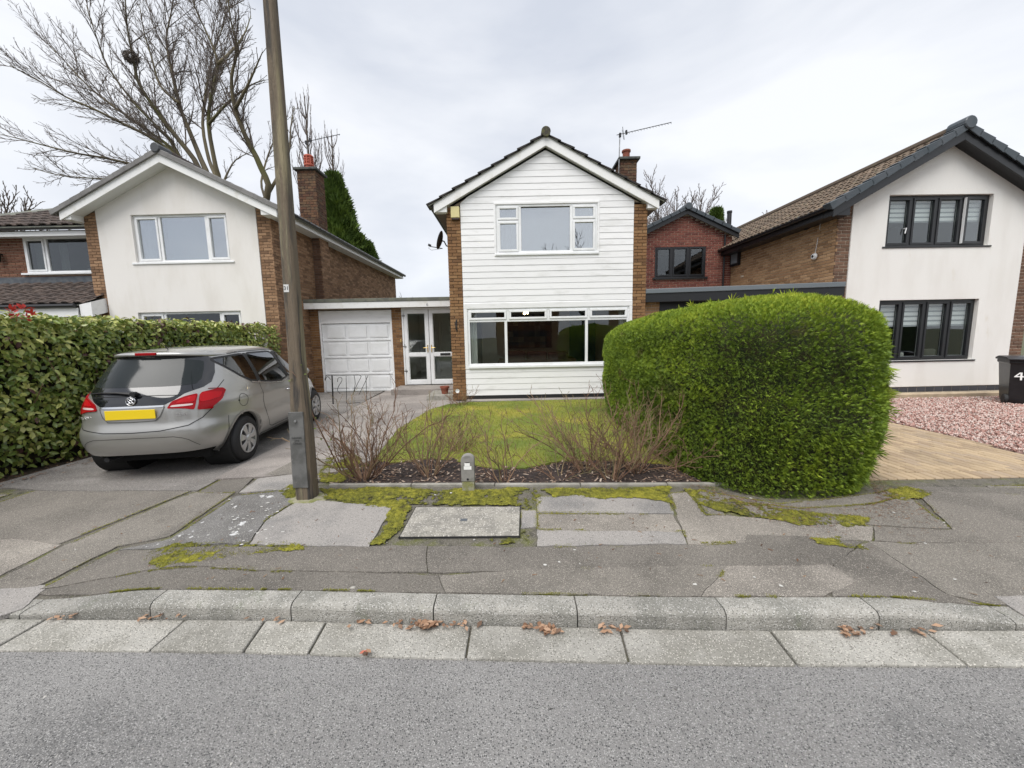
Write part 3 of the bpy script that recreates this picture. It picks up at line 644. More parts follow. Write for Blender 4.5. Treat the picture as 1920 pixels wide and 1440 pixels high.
# dead leaves blown into the gutter
leaf_m = mat('dead_leaf', None, .8, tint=[(.16,.085,.05),(.30,.17,.10),(.46,.30,.20),(.10,.06,.04)], trans=.15)
V = []; F = []; T = []
for cx, cy, n, sx in ((800,1174,60,.07),(745,1172,14,.10),(870,1172,16,.09),(1032,1183,46,.06),(1150,1182,22,.08),(1000,1178,10,.08),(1592,1188,34,.06),(1640,1184,12,.1),(680,1168,8,.1),(310,1160,14,.12),(120,1158,10,.12),(690,1226,5,.03),(1740,1186,10,.06),(500,1165,8,.2)):
    X0, Y0 = G(cx, cy, .01)
    for k in range(int(n*.7)):
        x = X0+random.gauss(0, sx*.6); y = min(Y0+random.gauss(0, .018), yk(x)-.004); z = .012+random.random()*.02; s = random.uniform(.010, .022); a = random.uniform(0, 6.28); up = random.uniform(.1, .9)
        c, sn = math.cos(a), math.sin(a); i0 = len(V)
        for u, v, h in ((-1.3,0,0),(0,-.7,.5*up),(1.3,0,.7*up),(0,.7,.6*up),(0,0,.05)): V.append((x+(u*c-v*sn)*s, y+(u*sn+v*c)*s, z+h*s))
        F += [(i0,i0+1,i0+4),(i0+1,i0+2,i0+4),(i0+2,i0+3,i0+4),(i0+3,i0,i0+4)]; T += [random.random()]*4
quick('dead_leaves', np_mesh('dead_leaves', V, F, leaf_m, T), None)['kind'] = 'stuff'
# grit and pale crumbs scattered on road and pavement
V = []; F = []; T = []; crumb_m = mat('road_grit', None, .9, tint=[(.05,.048,.045),(.22,.21,.2),(.5,.48,.45)])
for k in range(2600):
    if k < 1500: y = random.uniform(.8, 1.75); x = random.uniform(-2.6, 2.6)*y/1.6*1.25; z = .02
    else: y = random.uniform(2.3, 3.8); x = random.uniform(-1.4, 1.4)*y; z = gz(x, y)+.002
    if k < 1500:
        t_ = (y+5.4)/(yg(x)+5.42); z = -.012+.045*(1-(2*t_-1)**2)
    s = random.uniform(.0012, .0035) if random.random() < .97 else random.uniform(.005, .009); i0 = len(V)
    for u, v, h in ((-1,-.3,0),(.2,-1,0),(1,.4,0),(-.3,1,0),(0,0,1)): V.append((x+u*s*random.uniform(.7,1.3), y+v*s, z+h*s))
    F += [(i0,i0+1,i0+4),(i0+1,i0+2,i0+4),(i0+2,i0+3,i0+4),(i0+3,i0,i0+4)]; T += [random.random()**1.2]*4
quick('road_grit', np_mesh('road_grit', V, F, crumb_m, T), None)['kind'] = 'stuff'

# litter: brown needles under the conifer hedge, shed leaves by the laurel, snapped twigs, pale lime spots
lit_m = mat('needle_litter', None, .9, tint=[(.06,.03,.018),(.13,.065,.035),(.20,.11,.06),(.26,.18,.11)])
V = []; F = []; T = []
def sliver(x, y, z, L, w_, t):
    a = random.uniform(0, 6.28); c, sn = math.cos(a)*L, math.sin(a)*L; u, v = -math.sin(a)*w_, math.cos(a)*w_; i0 = len(V)
    V.extend([(x-c-u, y-sn-v, z), (x+c-u*.4, y+sn-v*.4, z+random.random()*.004), (x+c+u*.4, y+sn+v*.4, z+.003), (x-c+u, y-sn+v, z+.002)]); F.append((i0,i0+1,i0+2,i0+3)); T.append(t)
for k in range(5200):
    a = random.uniform(2.6, 6.6); r_ = 1+abs(random.gauss(0,.09)); x = 2.84+1.0*r_*math.copysign(abs(math.cos(a))**.6, math.cos(a)); y = 6.0+2.66*r_*math.copysign(abs(math.sin(a))**.6, math.sin(a))
    if y < 5.2 and x < 4.3: sliver(x, y, gz(x, y)+.008, random.uniform(.004,.012), .0016, random.random())
for k in range(900):
    y = random.uniform(3.2, 9); x = -6.15+random.gauss(0,.14)+.055*max(0, y-4.4); sliver(x, y, .10 if x > -6.0 else .075, random.uniform(.012,.03), random.uniform(.006,.013), random.random())
for k in range(260):
    x = random.uniform(-4, 4); y = random.uniform(yk(x)+.2, yE(x)); sliver(x, y, gz(x, y)+.007, random.uniform(.004,.02), random.uniform(.001,.006), random.random())
for k in range(150):
    x = random.uniform(-6, -3.5); y = random.uniform(4.2, 8); sliver(x, y, zs(x, y)+.004, random.uniform(.004,.02), random.uniform(.001,.006), random.random())
quick('leaf_litter', np_mesh('leaf_litter', V, F, lit_m, T), None)['kind'] = 'stuff'
V = []; F = []; lime_m = mat('lime_spot', (.52,.51,.48), .9)
for k in range(70):
    x = random.uniform(-3.6, 4); y = random.uniform(yk(x)+.2, yE(x)-.05)
    if k < 40: X_, Y_ = G(random.gauss(470,40), random.gauss(975,26), .1); x, y = X_, Y_
    s_ = random.uniform(.006,.02); n = 7; z = gz(x, y)+.0085; i0 = len(V); el = random.uniform(.5,1)
    V.append((x, y, z+.0012))
    for j in range(n): a = j*6.283/n; r_ = s_*random.uniform(.5,1.1); V.append((x+math.cos(a)*r_, y+math.sin(a)*r_*el, z-.001))
    F += [(i0, i0+1+j, i0+1+(j+1) % n) for j in range(n)]
quick('lichen_spots', np_mesh('lichen_spots', V, F, lime_m), None)['kind'] = 'stuff'
# ================================================================== building helpers
MORT_T = .01
def brick_list(w, h, bl=.215, bh=.065, jo=.01, cut=None, phase=0, half_ends=True):
    """stretcher bond over a w x h rectangle: list of (u0,u1,v0,v1); cut(u,v) -> True where there is no wall"""
    out_ = []; v = 0; row = phase
    while v+bh*.5 < h:
        v1 = min(v+bh, h); u = -(bl+jo)/2 if row % 2 else 0
        while u < w:
            a, c = max(0, u), min(w, u+bl)
            if c-a > .03:
                if cut is None: out_.append((a, c, v, v1))
                else:
                    s0, s1 = cut(a, c, (v+v1)/2)
                    if s1-s0 > .03: out_.append((s0, s1, v, v1))
            u += bl+jo
        v += bh+jo; row += 1
    return out_
BRICK_CACHE = {}
def brick_mesh(L, H, m, t, dep=.03):
    k = (round(L, 3), round(H, 3), m.name, round(t, 2))
    if k not in BRICK_CACHE:
        mb = MB(); bv = .004; l, h = L/2, H/2
        c = [(-l,-h),(l,-h),(l,h),(-l,h)]; ci = [(x-math.copysign(bv,x), y-math.copysign(bv,y)) for x, y in c]
        V = [(x, dep, y) for x, y in c]+[(x, bv, y) for x, y in c]+[(x, 0, y) for x, y in ci]
        mb.add(V, [(i, (i+1)%4, (i+1)%4+4, i+4) for i in range(4)]+[(i+4, (i+1)%4+4, (i+1)%4+8, i+8) for i in range(4)]+[(8,9,10,11)], t)
        BRICK_CACHE[k] = mb.mesh('brick', m)
    return BRICK_CACHE[k]
def brick_face(parent, o, udir, w, h, m, mort, single=300, near=None, cut=None, name='brickwork', back=.02, phase=0, mort_poly=None, **kw):
    """bricks on a vertical face: o = lower left corner seen from outside, udir = to the right along the wall.
    the first `single` bricks (sorted by `near`) are objects, the rest one joined part"""
    o = Vector(o); u = Vector(udir).normalized(); n = u.cross(Vector((0,0,1)))     # outward normal
    rot = Matrix((( u.x, -n.x, 0, 0), (u.y, -n.y, 0, 0), (0, 0, 1, 0), (0, 0, 0, 1)))
    bl = brick_list(w, h, cut=cut, phase=phase, **kw)
    if near: bl.sort(key=near)
    mb = MB()
    for i, (a, c, v0, v1) in enumerate(bl):
        t = min(.999, max(.02, random.choice((.1,.3,.45,.6,.8,.95))))
        P = o+u*((a+c)/2)+Vector((0,0,(v0+v1)/2))+n*random.uniform(-.0015,.0025)
        M = Matrix.Translation(P) @ rot
        if i < single: quick('brick', brick_mesh(c-a, v1-v0, m, t), parent, M)
        else:
            me = brick_mesh(round(c-a, 2), v1-v0, m, t)
            mb.add([M @ q.co for q in me.vertices], [tuple(p.vertices) for p in me.polygons], t)
    if mb.v: mb.build(name, m, parent)['kind'] = 'stuff'
    return len(bl)
def wall_rects(x0, x1, z0, z1, holes):
    """split a rectangle round rectangular holes"""
    xs = sorted({x0, x1, *[h[0] for h in holes], *[h[1] for h in holes]}); out_ = []
    zs_ = sorted({z0, z1, *[h[2] for h in holes], *[h[3] for h in holes]})
    for i in range(len(xs)-1):
        run = None
        for j in range(len(zs_)-1):
            cx, cz = (xs[i]+xs[i+1])/2, (zs_[j]+zs_[j+1])/2
            solid = not any(h[0] < cx < h[1] and h[2] < cz < h[3] for h in holes)
            if solid: run = (run[0] if run else zs_[j], zs_[j+1])
            if run and (not solid or j == len(zs_)-2): out_.append((xs[i], xs[i+1], *run)); run = None
    return out_
def window(parent, x0, x1, z0, z1, y, fm, gm, mull=(), sashes=None, fw=.055, depth=.07, sill=None, name='window', recess=0.0, trans=()):
    """frame part with panes (and sill) under it. mull: x positions; panes: list of rects or None for the grid"""
    y = y+recess; mb = MB()
    mb.box(x0, x1, y, y+depth, z0, z0+fw); mb.box(x0, x1, y, y+depth, z1-fw, z1)
    mb.box(x0, x0+fw, y+.001, y+depth-.001, z0+fw, z1-fw); mb.box(x1-fw, x1, y+.001, y+depth-.001, z0+fw, z1-fw)
    for x, a, c in mull: mb.box(x-fw*.6, x+fw*.6, y+.002, y+depth-.002, a, c)
    for z, a, c in trans: mb.box(a, c, y+.003, y+depth-.003, z-fw*.5, z+fw*.5)
    fr = mb.build(name, fm, parent, bevel=.006)
    for i, s in enumerate(sashes):
        a, c, d, e, kind = s[:5]
        if kind == 's':     # opening sash with its own frame
            sw = .048; m2 = MB(); yy = y-.016
            m2.box(a, c, yy, yy+.06, d, d+sw); m2.box(a, c, yy, yy+.06, e-sw, e); m2.box(a, a+sw, yy+.001, yy+.059, d+sw, e-sw); m2.box(c-sw, c, yy+.001, yy+.059, d+sw, e-sw)
            so = m2.build('sash', fm, fr, bevel=.005); a += sw; c -= sw; d += sw; e -= sw
        m3 = MB(); m3.box(a-.004, c+.004, y+.03, y+.034, d-.004, e+.004); m3.build('pane', gm, fr)
    if sill:
        m4 = MB(); m4.box(x0-sill[0], x1+sill[0], y-sill[1], y+.03, z0-sill[2], z0-.001); m4.build('sill', fm, fr, bevel=.006)
    return fr
def room(parent, x0, x1, z0, z1, y0, y1, m, name='room'):
    mb = MB(); mb.add([(x0,y0,z0),(x1,y0,z0),(x1,y1,z0),(x0,y1,z0),(x0,y0,z1),(x1,y0,z1),(x1,y1,z1),(x0,y1,z1)], [(0,1,2,3),(7,6,5,4),(1,5,6,2),(3,2,6,7),(0,3,7,4)])
    return mb.build(name, m, parent)
def curtain(parent, x0, x1, z0, z1, y, m=None, folds=5, amp=.025, name='curtain'):
    mb = MB(); n = folds*8; V = []
    for k in range(n+1):
        u = k/n; yy = y+amp*math.sin(u*folds*6.283)+amp*.4*math.sin(u*11); V += [(x0+(x1-x0)*u, yy, z0), (x0+(x1-x0)*u, yy, z1)]
    mb.add(V, [(2*i, 2*i+2, 2*i+3, 2*i+1) for i in range(n)]); return mb.build(name, m or curtain_m, parent, smooth=True)
def roof_tiles(parent, eave, along, up, n_cols, n_rows, m, gauge=.33, colw=.30, prof='roll', single=0, near=None, name='roof_tiles', thick=.022, part='roof_tile', flip=False):
    """eave: start corner; along: unit vector along the eave; up: unit vector up the slope"""
    eave, a, u = Vector(eave), Vector(along).normalized(), Vector(up).normalized(); n = a.cross(u)
    if n.z < 0: n = -n
    if prof == 'roll': cs = [(0,.0),(.1,.026),(.22,.036),(.34,.026),(.46,.004),(.56,0),(.66,.014),(.78,.026),(.9,.02),(1.0,.0)]
    elif prof == 'double': cs = [(0,.03),(.12,.036),(.24,.028),(.32,.0),(.62,.0),(.7,.016),(.82,.034),(1.0,.03)]
    else: cs = [(0,.01),(.3,.004),(.7,.004),(1,.01)]
    cache = {}
    def tile_mesh(k, t):
        if (k) not in cache:
            V = []; L = gauge+.05
            for s, tilt in ((0, thick+.004), (L, 0.0)):
                for f, h in cs: V.append((f*colw*1.005, s, h+tilt))
            q = len(cs); V += [(f*colw*1.005, 0, h-.004) for f, h in cs]
            mb = MB(); Fq = [(i, i+1, q+i+1, q+i) for i in range(q-1)]+[(2*q+i, 2*q+i+1, i+1, i) for i in range(q-1)]
            mb.add(V, Fq, t); cache[k] = (mb.mesh(part, m), V, Fq)
        return cache[k]
    items = [(i, j) for j in range(n_rows) for i in range(n_cols)]
    if near: items.sort(key=lambda ij: near(eave+a*((ij[0]+.5)*colw)+u*((ij[1]+.5)*gauge)))
    big = MB()
    for q, (i, j) in enumerate(items):
        k = random.randrange(6); t = .08+.84*k/5
        me, V, Fq = tile_mesh(k, t)
        P = eave+a*(i*colw)+u*(j*gauge)+n*random.uniform(-.003,.004)
        M = Matrix(((a.x,u.x,n.x,P.x),(a.y,u.y,n.y,P.y),(a.z,u.z,n.z,P.z),(0,0,0,1)))
        if q < single: quick(part, me, parent, M)
        else: big.add([M @ Vector(v) for v in V], Fq, t)
    if big.v: big.build(name, m, parent)['kind'] = 'stuff'
def slab_tri(mb, pts, th): mb.prism(pts, th)
def text(parent, s, loc, size, m, rot=(math.pi/2, 0, 0), name='lettering', extrude=.002, local=False, align='CENTER', sx=1.0):
    c = bpy.data.curves.new(name, 'FONT'); c.body = s; c.size = size; c.extrude = extrude; c.align_x = align; c.align_y = 'CENTER'
    o = bpy.data.objects.new(name, c); dg = None
    me = bpy.data.meshes.new_from_object(o); me.name = name; me.materials.clear(); me.materials.append(m)
    o2 = bpy.data.objects.new(name, me); bpy.data.objects.remove(o); bpy.data.curves.remove(c)
    from mathutils import Euler
    o2.matrix_basis = Matrix.Translation(loc) @ Euler(rot).to_matrix().to_4x4() @ Matrix.Diagonal((sx,1,1,1)); return link(o2, parent, local)

# ================================================================== the white boarded house
FY = 9.62                                  # its front plane
H1 = thing('detached_house', (.915, FY, .12), 'small gabled house faced in white horizontal boards between narrow brick piers', 'house')
X0, X1 = -1.49, 3.32; PI0, PI1 = -1.155, 2.995; AP = .89
slope = .545
# masonry shell behind the facing
mb = MB()
UW = (-.31, 2.12, 3.70, 4.83); LWN = (-1.07, 2.92, .99, 2.40)
for a, c, d, e in wall_rects(X0+.02, X1-.02, .0, 4.75, [UW, LWN]): mb.box(a, c, FY+.03, FY+.25, d, e)
mb.prism([(X0+.02, FY+.03, 4.75), (X1-.02, FY+.03, 4.75), (AP, FY+.03, 6.02)], (0, .22, 0))
mb.box(X0+.02, X0+.25, FY+.25, FY+8.8, 0, 4.75); mb.box(X1-.25, X1-.02, FY+.25, FY+8.8, 0, 4.75); mb.box(X0+.02, X1-.02, FY+8.8, FY+9, 0, 4.75)
mb.prism([(X0+.02, FY+8.8, 4.75), (X1-.02, FY+8.8, 4.75), (AP, FY+8.8, 6.02)], (0, .2, 0))
mb.build('wall', MORTAR, H1)
# brick piers
for xa, xb in ((X0, PI0), (PI1, X1)):
    brick_face(H1, (xa, FY, .14), (1,0,0), xb-xa, 4.66, brick_buff, MORTAR, single=999, phase=int(xa > 0))
# side walls (seen on the slant)
brick_face(H1, (X0, FY+9, .14), (0,-1,0), 9.0, 4.6, brick_buff, MORTAR, single=0)
brick_face(H1, (X1, FY, .14), (0,1,0), 9.0, 4.6, brick_buff, MORTAR, single=0)
# shiplap boards
bh = .1445; z = .245
hole_u = (UW[0]-.035, UW[1]+.035, UW[2]-.045, UW[3]+.035); hole_l = (PI0, PI1, LWN[2]-.055, LWN[3]+.125)
def plank(xa, xb, z0, z1, tl=None, tr=None):
    """tapered board: foot stands proud of the head of the board below; tl/tr: cut of the top edge under the gable"""
    jy = random.uniform(-.0015, .0015); f, t = FY-.013+jy, FY-.006+jy
    xa2 = xa if tl is None else tl; xb2 = xb if tr is None else tr
    mb = MB(); mb.add([(xa,f,z0),(xb,f,z0),(xb2,t,z1),(xa2,t,z1),(xa,FY+.03,z0),(xb,FY+.03,z0),(xb2,FY+.03,z1),(xa2,FY+.03,z1)],
                      [(0,1,2,3),(1,5,6,2),(4,0,3,7),(4,5,1,0),(3,2,6,7)]); mb.build('plank', white_paint, H1)
def gx(z): return (6.02-z)/slope           # half width of the gable at height z
while z < 5.98:
    z1 = z+bh-.0045
    segs = [(PI0+.002, PI1-.002, z, z1)]
    for (a, c, d, e) in (hole_u, hole_l):
        if z1 > d and z < e:
            nx_ = []
            for q in segs:
                nx_ += [s for s in ((q[0], min(q[1], a), z, z1), (max(q[0], c), q[1], z, z1)) if s[1]-s[0] > .03]
                if d-z > .012: nx_.append((max(q[0], a), min(q[1], c), z, d))
                if z1-e > .012: nx_.append((max(q[0], a), min(q[1], c), e, z1))
            segs = nx_
    for a, c, za, zb in segs:
        if zb > 4.72:
            g0_, g1_ = gx(za)+.02, gx(zb)+.02
            plank(max(a, AP-g0_), min(c, AP+g0_), za, zb, max(a, AP-g1_), min(c, AP+g1_))
        else: plank(a, c, za, zb)
    z += bh
# trims round the windows
mb = MB(); mb.box(PI0, PI1, FY-.022, FY+.03, LWN[3]+.001, LWN[3]+.13); mb.box(PI0, LWN[0]-.001, FY-.02, FY+.03, LWN[2]-.075, LWN[3]); mb.box(LWN[1]+.001, PI1, FY-.02, FY+.03, LWN[2]-.075, LWN[3])
mb.build('window_board', white_paint, H1, bevel=.004)
mb = MB(); a, c, d, e = UW; mb.box(a-.05, c+.05, FY-.024, FY+.03, e+.001, e+.05); mb.box(a-.05, a-.001, FY-.022, FY+.03, d-.06, e); mb.box(c+.001, c+.05, FY-.022, FY+.03, d-.06, e)
mb.build('window_trim', white_paint, H1, bevel=.004)
mb = MB(); mb.box(PI0, PI1, FY+.0, FY+.03, .1, .247); mb.build('plinth', mat('black_plinth', (.012,.012,.013), .6), H1)
# upper window: big fixed light between narrow lights with top hoppers
a, c, d, e = UW; t1 = 4.46
window(H1, a, c, d, e, FY, white_upvc, GLASS_UP, mull=((.26,d+.05,e-.05),(1.50,d+.05,e-.05)), trans=((t1,a+.05,.23),(t1,1.53,c-.05)),
       sashes=[(.30,1.46,d+.05,e-.05,'f'),(a+.05,.225,t1+.02,e-.045,'s'),(a+.05,.225,d+.045,t1-.02,'s'),(1.535,c-.05,t1+.02,e-.045,'s'),(1.535,c-.05,d+.045,t1-.02,'s')], sill=(.03,.04,.05))
room(H1, -.9, 2.9, 3.0, 4.95, FY+.26, FY+3.2, room_white, 'bedroom')
curtain(H1, -.28, .16, 3.6, 4.86, FY+.2, folds=4, name='curtain'); curtain(H1, 1.75, 2.1, 3.6, 4.86, FY+.2, folds=4)
mb = MB(); mb.box(.3, 1.46, FY+.16, FY+.165, 3.7, 4.8); mb.build('net_blind', mat('net_blind', (.42,.47,.47), .95), H1)
# lower window: four hoppers above, three fixed lights below
a, c, d, e = LWN; t1 = 2.10; q = (c-a)/4
window(H1, a, c, d, e, FY, white_upvc, GLASS, mull=((-.125,d+.05,t1),(1.875,d+.05,t1),(a+q,t1,e-.05),(a+2*q,t1,e-.05),(a+3*q,t1,e-.05)), trans=((t1,a+.05,c-.05),),
       sashes=[(a+.055,-.16,d+.055,t1-.03,'f'),(-.09,1.84,d+.055,t1-.03,'f'),(1.91,c-.055,d+.055,t1-.03,'f')]+[(a+q*i+(.05 if i == 0 else .035), a+q*(i+1)-(.05 if i == 3 else .035), t1+.03, e-.05, 's') for i in range(4)], sill=(.0,.05,.06))
# living room
LR = room(H1, -1.24, 3.05, .2, 2.6, FY+.26, FY+4.4, mat('living_room_wall', (.55,.50,.42), .9), 'living_room')
mb = MB(); mb.box(-1.235, 3.04, FY+.3, FY+4.39, .201, .21); mb.build('carpet', mat('carpet', (.25,.2,.16), .95), H1)
mb = MB(); mb.box(-1.235, -.1, FY+4.34, FY+4.385, .21, 2.59); mb.box(2.1, 3.04, FY+4.34, FY+4.386, .21, 2.59); mb.build('inner_panel', mat('teal_wall', (.03,.09,.12), .8), H1)
mb = MB(); mb.box(-.95, -.1, FY+3.0, FY+3.05, .21, 2.3); mb.build('inner_door', mat('pale_door', (.5,.5,.47), .7), H1)
curtain(H1, -1.06, -.86, .95, 2.35, FY+.2, folds=3); curtain(H1, 2.72, 2.9, .95, 2.35, FY+.2, folds=3)
# eaves boxes, barge boards, soffits, gutters
def barge(parent, yb, ap, apz, xl, xr, zl, zr, h, dep, m, foot=.0):
    for s, xe, ze in ((-1, xl, zl), (1, xr, zr)):
        pts = [(ap, yb, apz), (ap, yb, apz-h), (xe, yb, ze-h+foot), (xe, yb, ze)]
        mb = MB(); mb.prism(pts, (0, dep, 0)); mb.build('barge_board', m, parent, bevel=.004)
YB = FY-.13
barge(H1, YB, AP, 6.30, -1.76, 3.55, 6.30-slope*2.65, 6.30-slope*2.66, .225, .03, barge_paint)
for s, xe, xi in ((-1, -1.745, X0+.03), (1, 3.535, X1-.03)):
    mb = MB(); ze = 6.30-slope*2.65
    mb.prism([(xe, YB+.031, ze-.20), (xi, YB+.031, ze-.20), (xi, YB+.031, ze-.06), (xe, YB+.031, ze-.06)], (0, .16, 0)); mb.build('eaves_box', barge_paint, H1, bevel=.004)
    mb = MB(); mb.box(min(xe,xi), max(xe,xi), YB+.192, FY+9.1, ze-.19, ze-.175); mb.build('soffit', soffit_brown, H1)
    mb = MB(); xo = xe+s*(-.0); mb.box(min(xo, xo-s*.02), max(xo, xo-s*.02), YB+.193, FY+9.1, ze-.174, ze-.03); mb.build('fascia', barge_paint, H1)
    mb = MB(); gxx = xe+s*.06; mb.tube([(gxx, YB+.02, ze-.03), (gxx, FY+9.1, ze-.03)], .055, 8); mb.build('gutter', black_plastic, H1)
for s in (-1, 1):        # soffit under the verge
    mb = MB(); pts = [(AP, YB+.03, 6.07), (AP+s*2.6, YB+.03, 6.07-slope*2.6)]
    mb.prism([(AP, YB+.031, 6.095), (AP+s*2.40, YB+.031, 6.095-slope*2.40), (AP+s*2.40, FY+.03, 6.095-slope*2.40), (AP, FY+.03, 6.095)], (0, 0, .012)); mb.build('soffit', soffit_white, H1)
# roof: under-sheet + tiles, stepped verge in front
for s in (-1, 1):
    u = Vector((-s, 0, slope)).normalized(); L = 2.78*math.hypot(1, slope)
    e0 = Vector((AP+s*2.78, YB-.03, 6.315-slope*2.78))
    mb = MB(); mb.prism([e0, e0+u*L, e0+u*L+Vector((0,9.4,0)), e0+Vector((0,9.4,0))], Vector((s*slope, 0, 1)).normalized()*-.03); mb.build('roof_deck', felt, H1)
    roof_tiles(H1, e0+Vector((0,.32,0)), (0,1,0), u, 29, 9, tile_dark, gauge=L/9, colw=.31)
    # verge tiles, each lapping the one below
    for k in range(9):
        p = e0+u*(L/9*k)-u*.03; mb = MB(); nrm = Vector((s*slope, 0, 1)).normalized(); w2 = Vector((0, .325, 0)); q = u*(L/9+.06)
        lo = .048+random.uniform(-.006, .01); hi = .012
        mb.add([p-nrm*.012, p+w2-nrm*.012, p+q-nrm*.03, p+q+w2-nrm*.03, p+nrm*lo, p+w2+nrm*lo, p+q+nrm*hi, p+q+w2+nrm*hi], [(0,1,3,2),(4,6,7,5),(0,4,5,1),(2,3,7,6),(0,2,6,4),(1,5,7,3)], random.uniform(.1,.9))
        mb.build('verge_tile', tile_dark, H1)
mb = MB(); mb.tube([(AP, YB-.05, 6.345), (AP, FY+9.2, 6.345)], .10, 12); mb.build('ridge', tile_dark, H1, smooth=False)
mb = MB(); mb.tube([(AP, YB-.075, 6.35), (AP, YB+.36, 6.35)], .108, 14); mb.build('ridge_tile', mat('mossy_ridge', (.10,.10,.045), .9, c2=(.05,.045,.035), scale=9, bump=.6, bscale=60), H1)
# chimney on the right slope
def chimney(parent, cx, cy, wx, wy, z0, z1, bm, capm, pot=None, single=0, mort=MORTAR_D):
    ch = MB().box(cx-wx/2+.012, cx+wx/2-.012, cy-wy/2+.012, cy+wy/2-.012, z0, z1).build('chimney', mort, parent)
    brick_face(ch, (cx-wx/2, cy-wy/2, z0), (1,0,0), wx, z1-z0, bm, mort, single=single)
    brick_face(ch, (cx-wx/2, cy+wy/2, z0), (0,-1,0), wy, z1-z0, bm, mort, single=single//3, phase=1)
    brick_face(ch, (cx+wx/2, cy-wy/2, z0), (0,1,0), wy, z1-z0, bm, mort, single=single//3, phase=1)
    mb = MB(); o_ = .075; mb.box(cx-wx/2-o_, cx+wx/2+o_, cy-wy/2-o_, cy+wy/2+o_, z1, z1+.07); mb.build('chimney_cap', capm, ch, bevel=.012)
    return ch
CAPM = mat('chimney_cap', (.05,.055,.055), .85, c2=(.09,.095,.085), scale=8)
OLDB = mat('old_brick', None, .95, tint=[(.07,.034,.02),(.13,.06,.034),(.17,.095,.05),(.11,.075,.045)], c2=(.05,.03,.022), scale=14, mixlo=.45, mixhi=.7, bump=.7, bscale=90)
ch = chimney(H1, 3.43, 11.85, .46, .58, 4.3, 6.60, OLDB, CAPM, single=60)
mb = MB(); mb.lathe([(.105,6.66),(.105,6.70),(.10,6.72),(.10,6.9),(.125,6.91),(.125,6.955),(.10,6.955),(.095,6.75)], (3.42,11.8,0), seg=20); mb.build('chimney_pot', terracotta, ch, smooth=False)
# satellite dish, alarm box, lantern, aerial: fixed things of their own
t = thing('satellite_dish', (-1.5, 10.1, 4.0), 'dark grey satellite dish on an arm at the left side of the white boarded house', 'satellite dish')
dc = Vector((-1.72, 10.15, 4.16)); ax = Vector((-.93, .05, .30)).normalized(); e1 = ax.cross(Vector((0,0,1))).normalized(); e2 = ax.cross(e1)
mb = MB(); V = []; rr = [0,.35,.7,.9,1.0]
for r_ in rr:
    for k in range(24):
        a = k*math.pi/12; V.append(dc+ax*(.055*r_*r_)+(e1*math.cos(a)*.20+e2*math.sin(a)*.23)*r_)
V2 = [p-ax*.012 for p in V]; n = 24
Fq = [(i*n+k, i*n+(k+1)%n, (i+1)*n+(k+1)%n, (i+1)*n+k) for i in range(4) for k in range(n)]
mb.add(V+V2, Fq+[tuple(j+len(V) for j in f[::-1]) for f in Fq]+[(4*n+k, 4*n+(k+1)%n, len(V)+4*n+(k+1)%n, len(V)+4*n+k) for k in range(n)])
mb.build('reflector', mat('dish_grey', (.06,.06,.065), .5), t, smooth=True)
mb = MB(); mb.tube([dc-ax*.02, dc-ax*.07, dc+Vector((.12,0,-.13)), Vector((-1.49,10.15,3.99))], .016, 8); mb.build('wall_bracket', metal_dark, t)
mb = MB(); mb.tube([dc+Vector((.02,-.02,-.2)), dc+ax*.33+Vector((0,0,-.23))], .011, 6); mb.build('feed_arm', metal_dark, t)
hp = dc+ax*.34+Vector((0,0,-.2)); mb = MB(); mb.tube([hp-ax*.05, hp+ax*.02], [.022,.03], 10); mb.build('receiver', metal_dark, t)
mb = MB(); mb.tube([hp, hp+Vector((-.01,0,-.09)), hp+Vector((.06,0,-.13)), dc+Vector((.02,-.02,-.2))], .004, 5); mb.build('cable', black_plastic, t)
t = thing('alarm_box', (-1.27, FY, 4.5), 'pale yellow alarm box high on the left brick pier of the white house', 'alarm box')
mb = MB(); mb.box(-1.375,-1.17, FY-.075, FY-.001, 4.535, 4.79); mb.build('cover', mat('alarm_yellow', (.62,.55,.27), .5), t, bevel=.012)
mb = MB(); mb.box(-1.36,-1.185, FY-.065, FY-.001, 4.495, 4.534); mb.build('base_plate', mat('alarm_base', (.05,.03,.025), .5), t, bevel=.008)
t = thing('wall_lantern_bracket', (-1.34, FY, 1.85), 'small black iron bracket on the brick pier between doors and window', 'bracket')
mb = MB(); mb.box(-1.355,-1.325, FY-.012, FY, 1.86, 2.15); mb.build('back_plate', black_iron, t, bevel=.003)
mb = MB(); mb.tube([(-1.34,FY-.01,1.92),(-1.345,FY-.1,1.9),(-1.35,FY-.16,1.97),(-1.35,FY-.15,2.06),(-1.345,FY-.10,2.1)], .009, 6); mb.build('arm', black_iron, t)
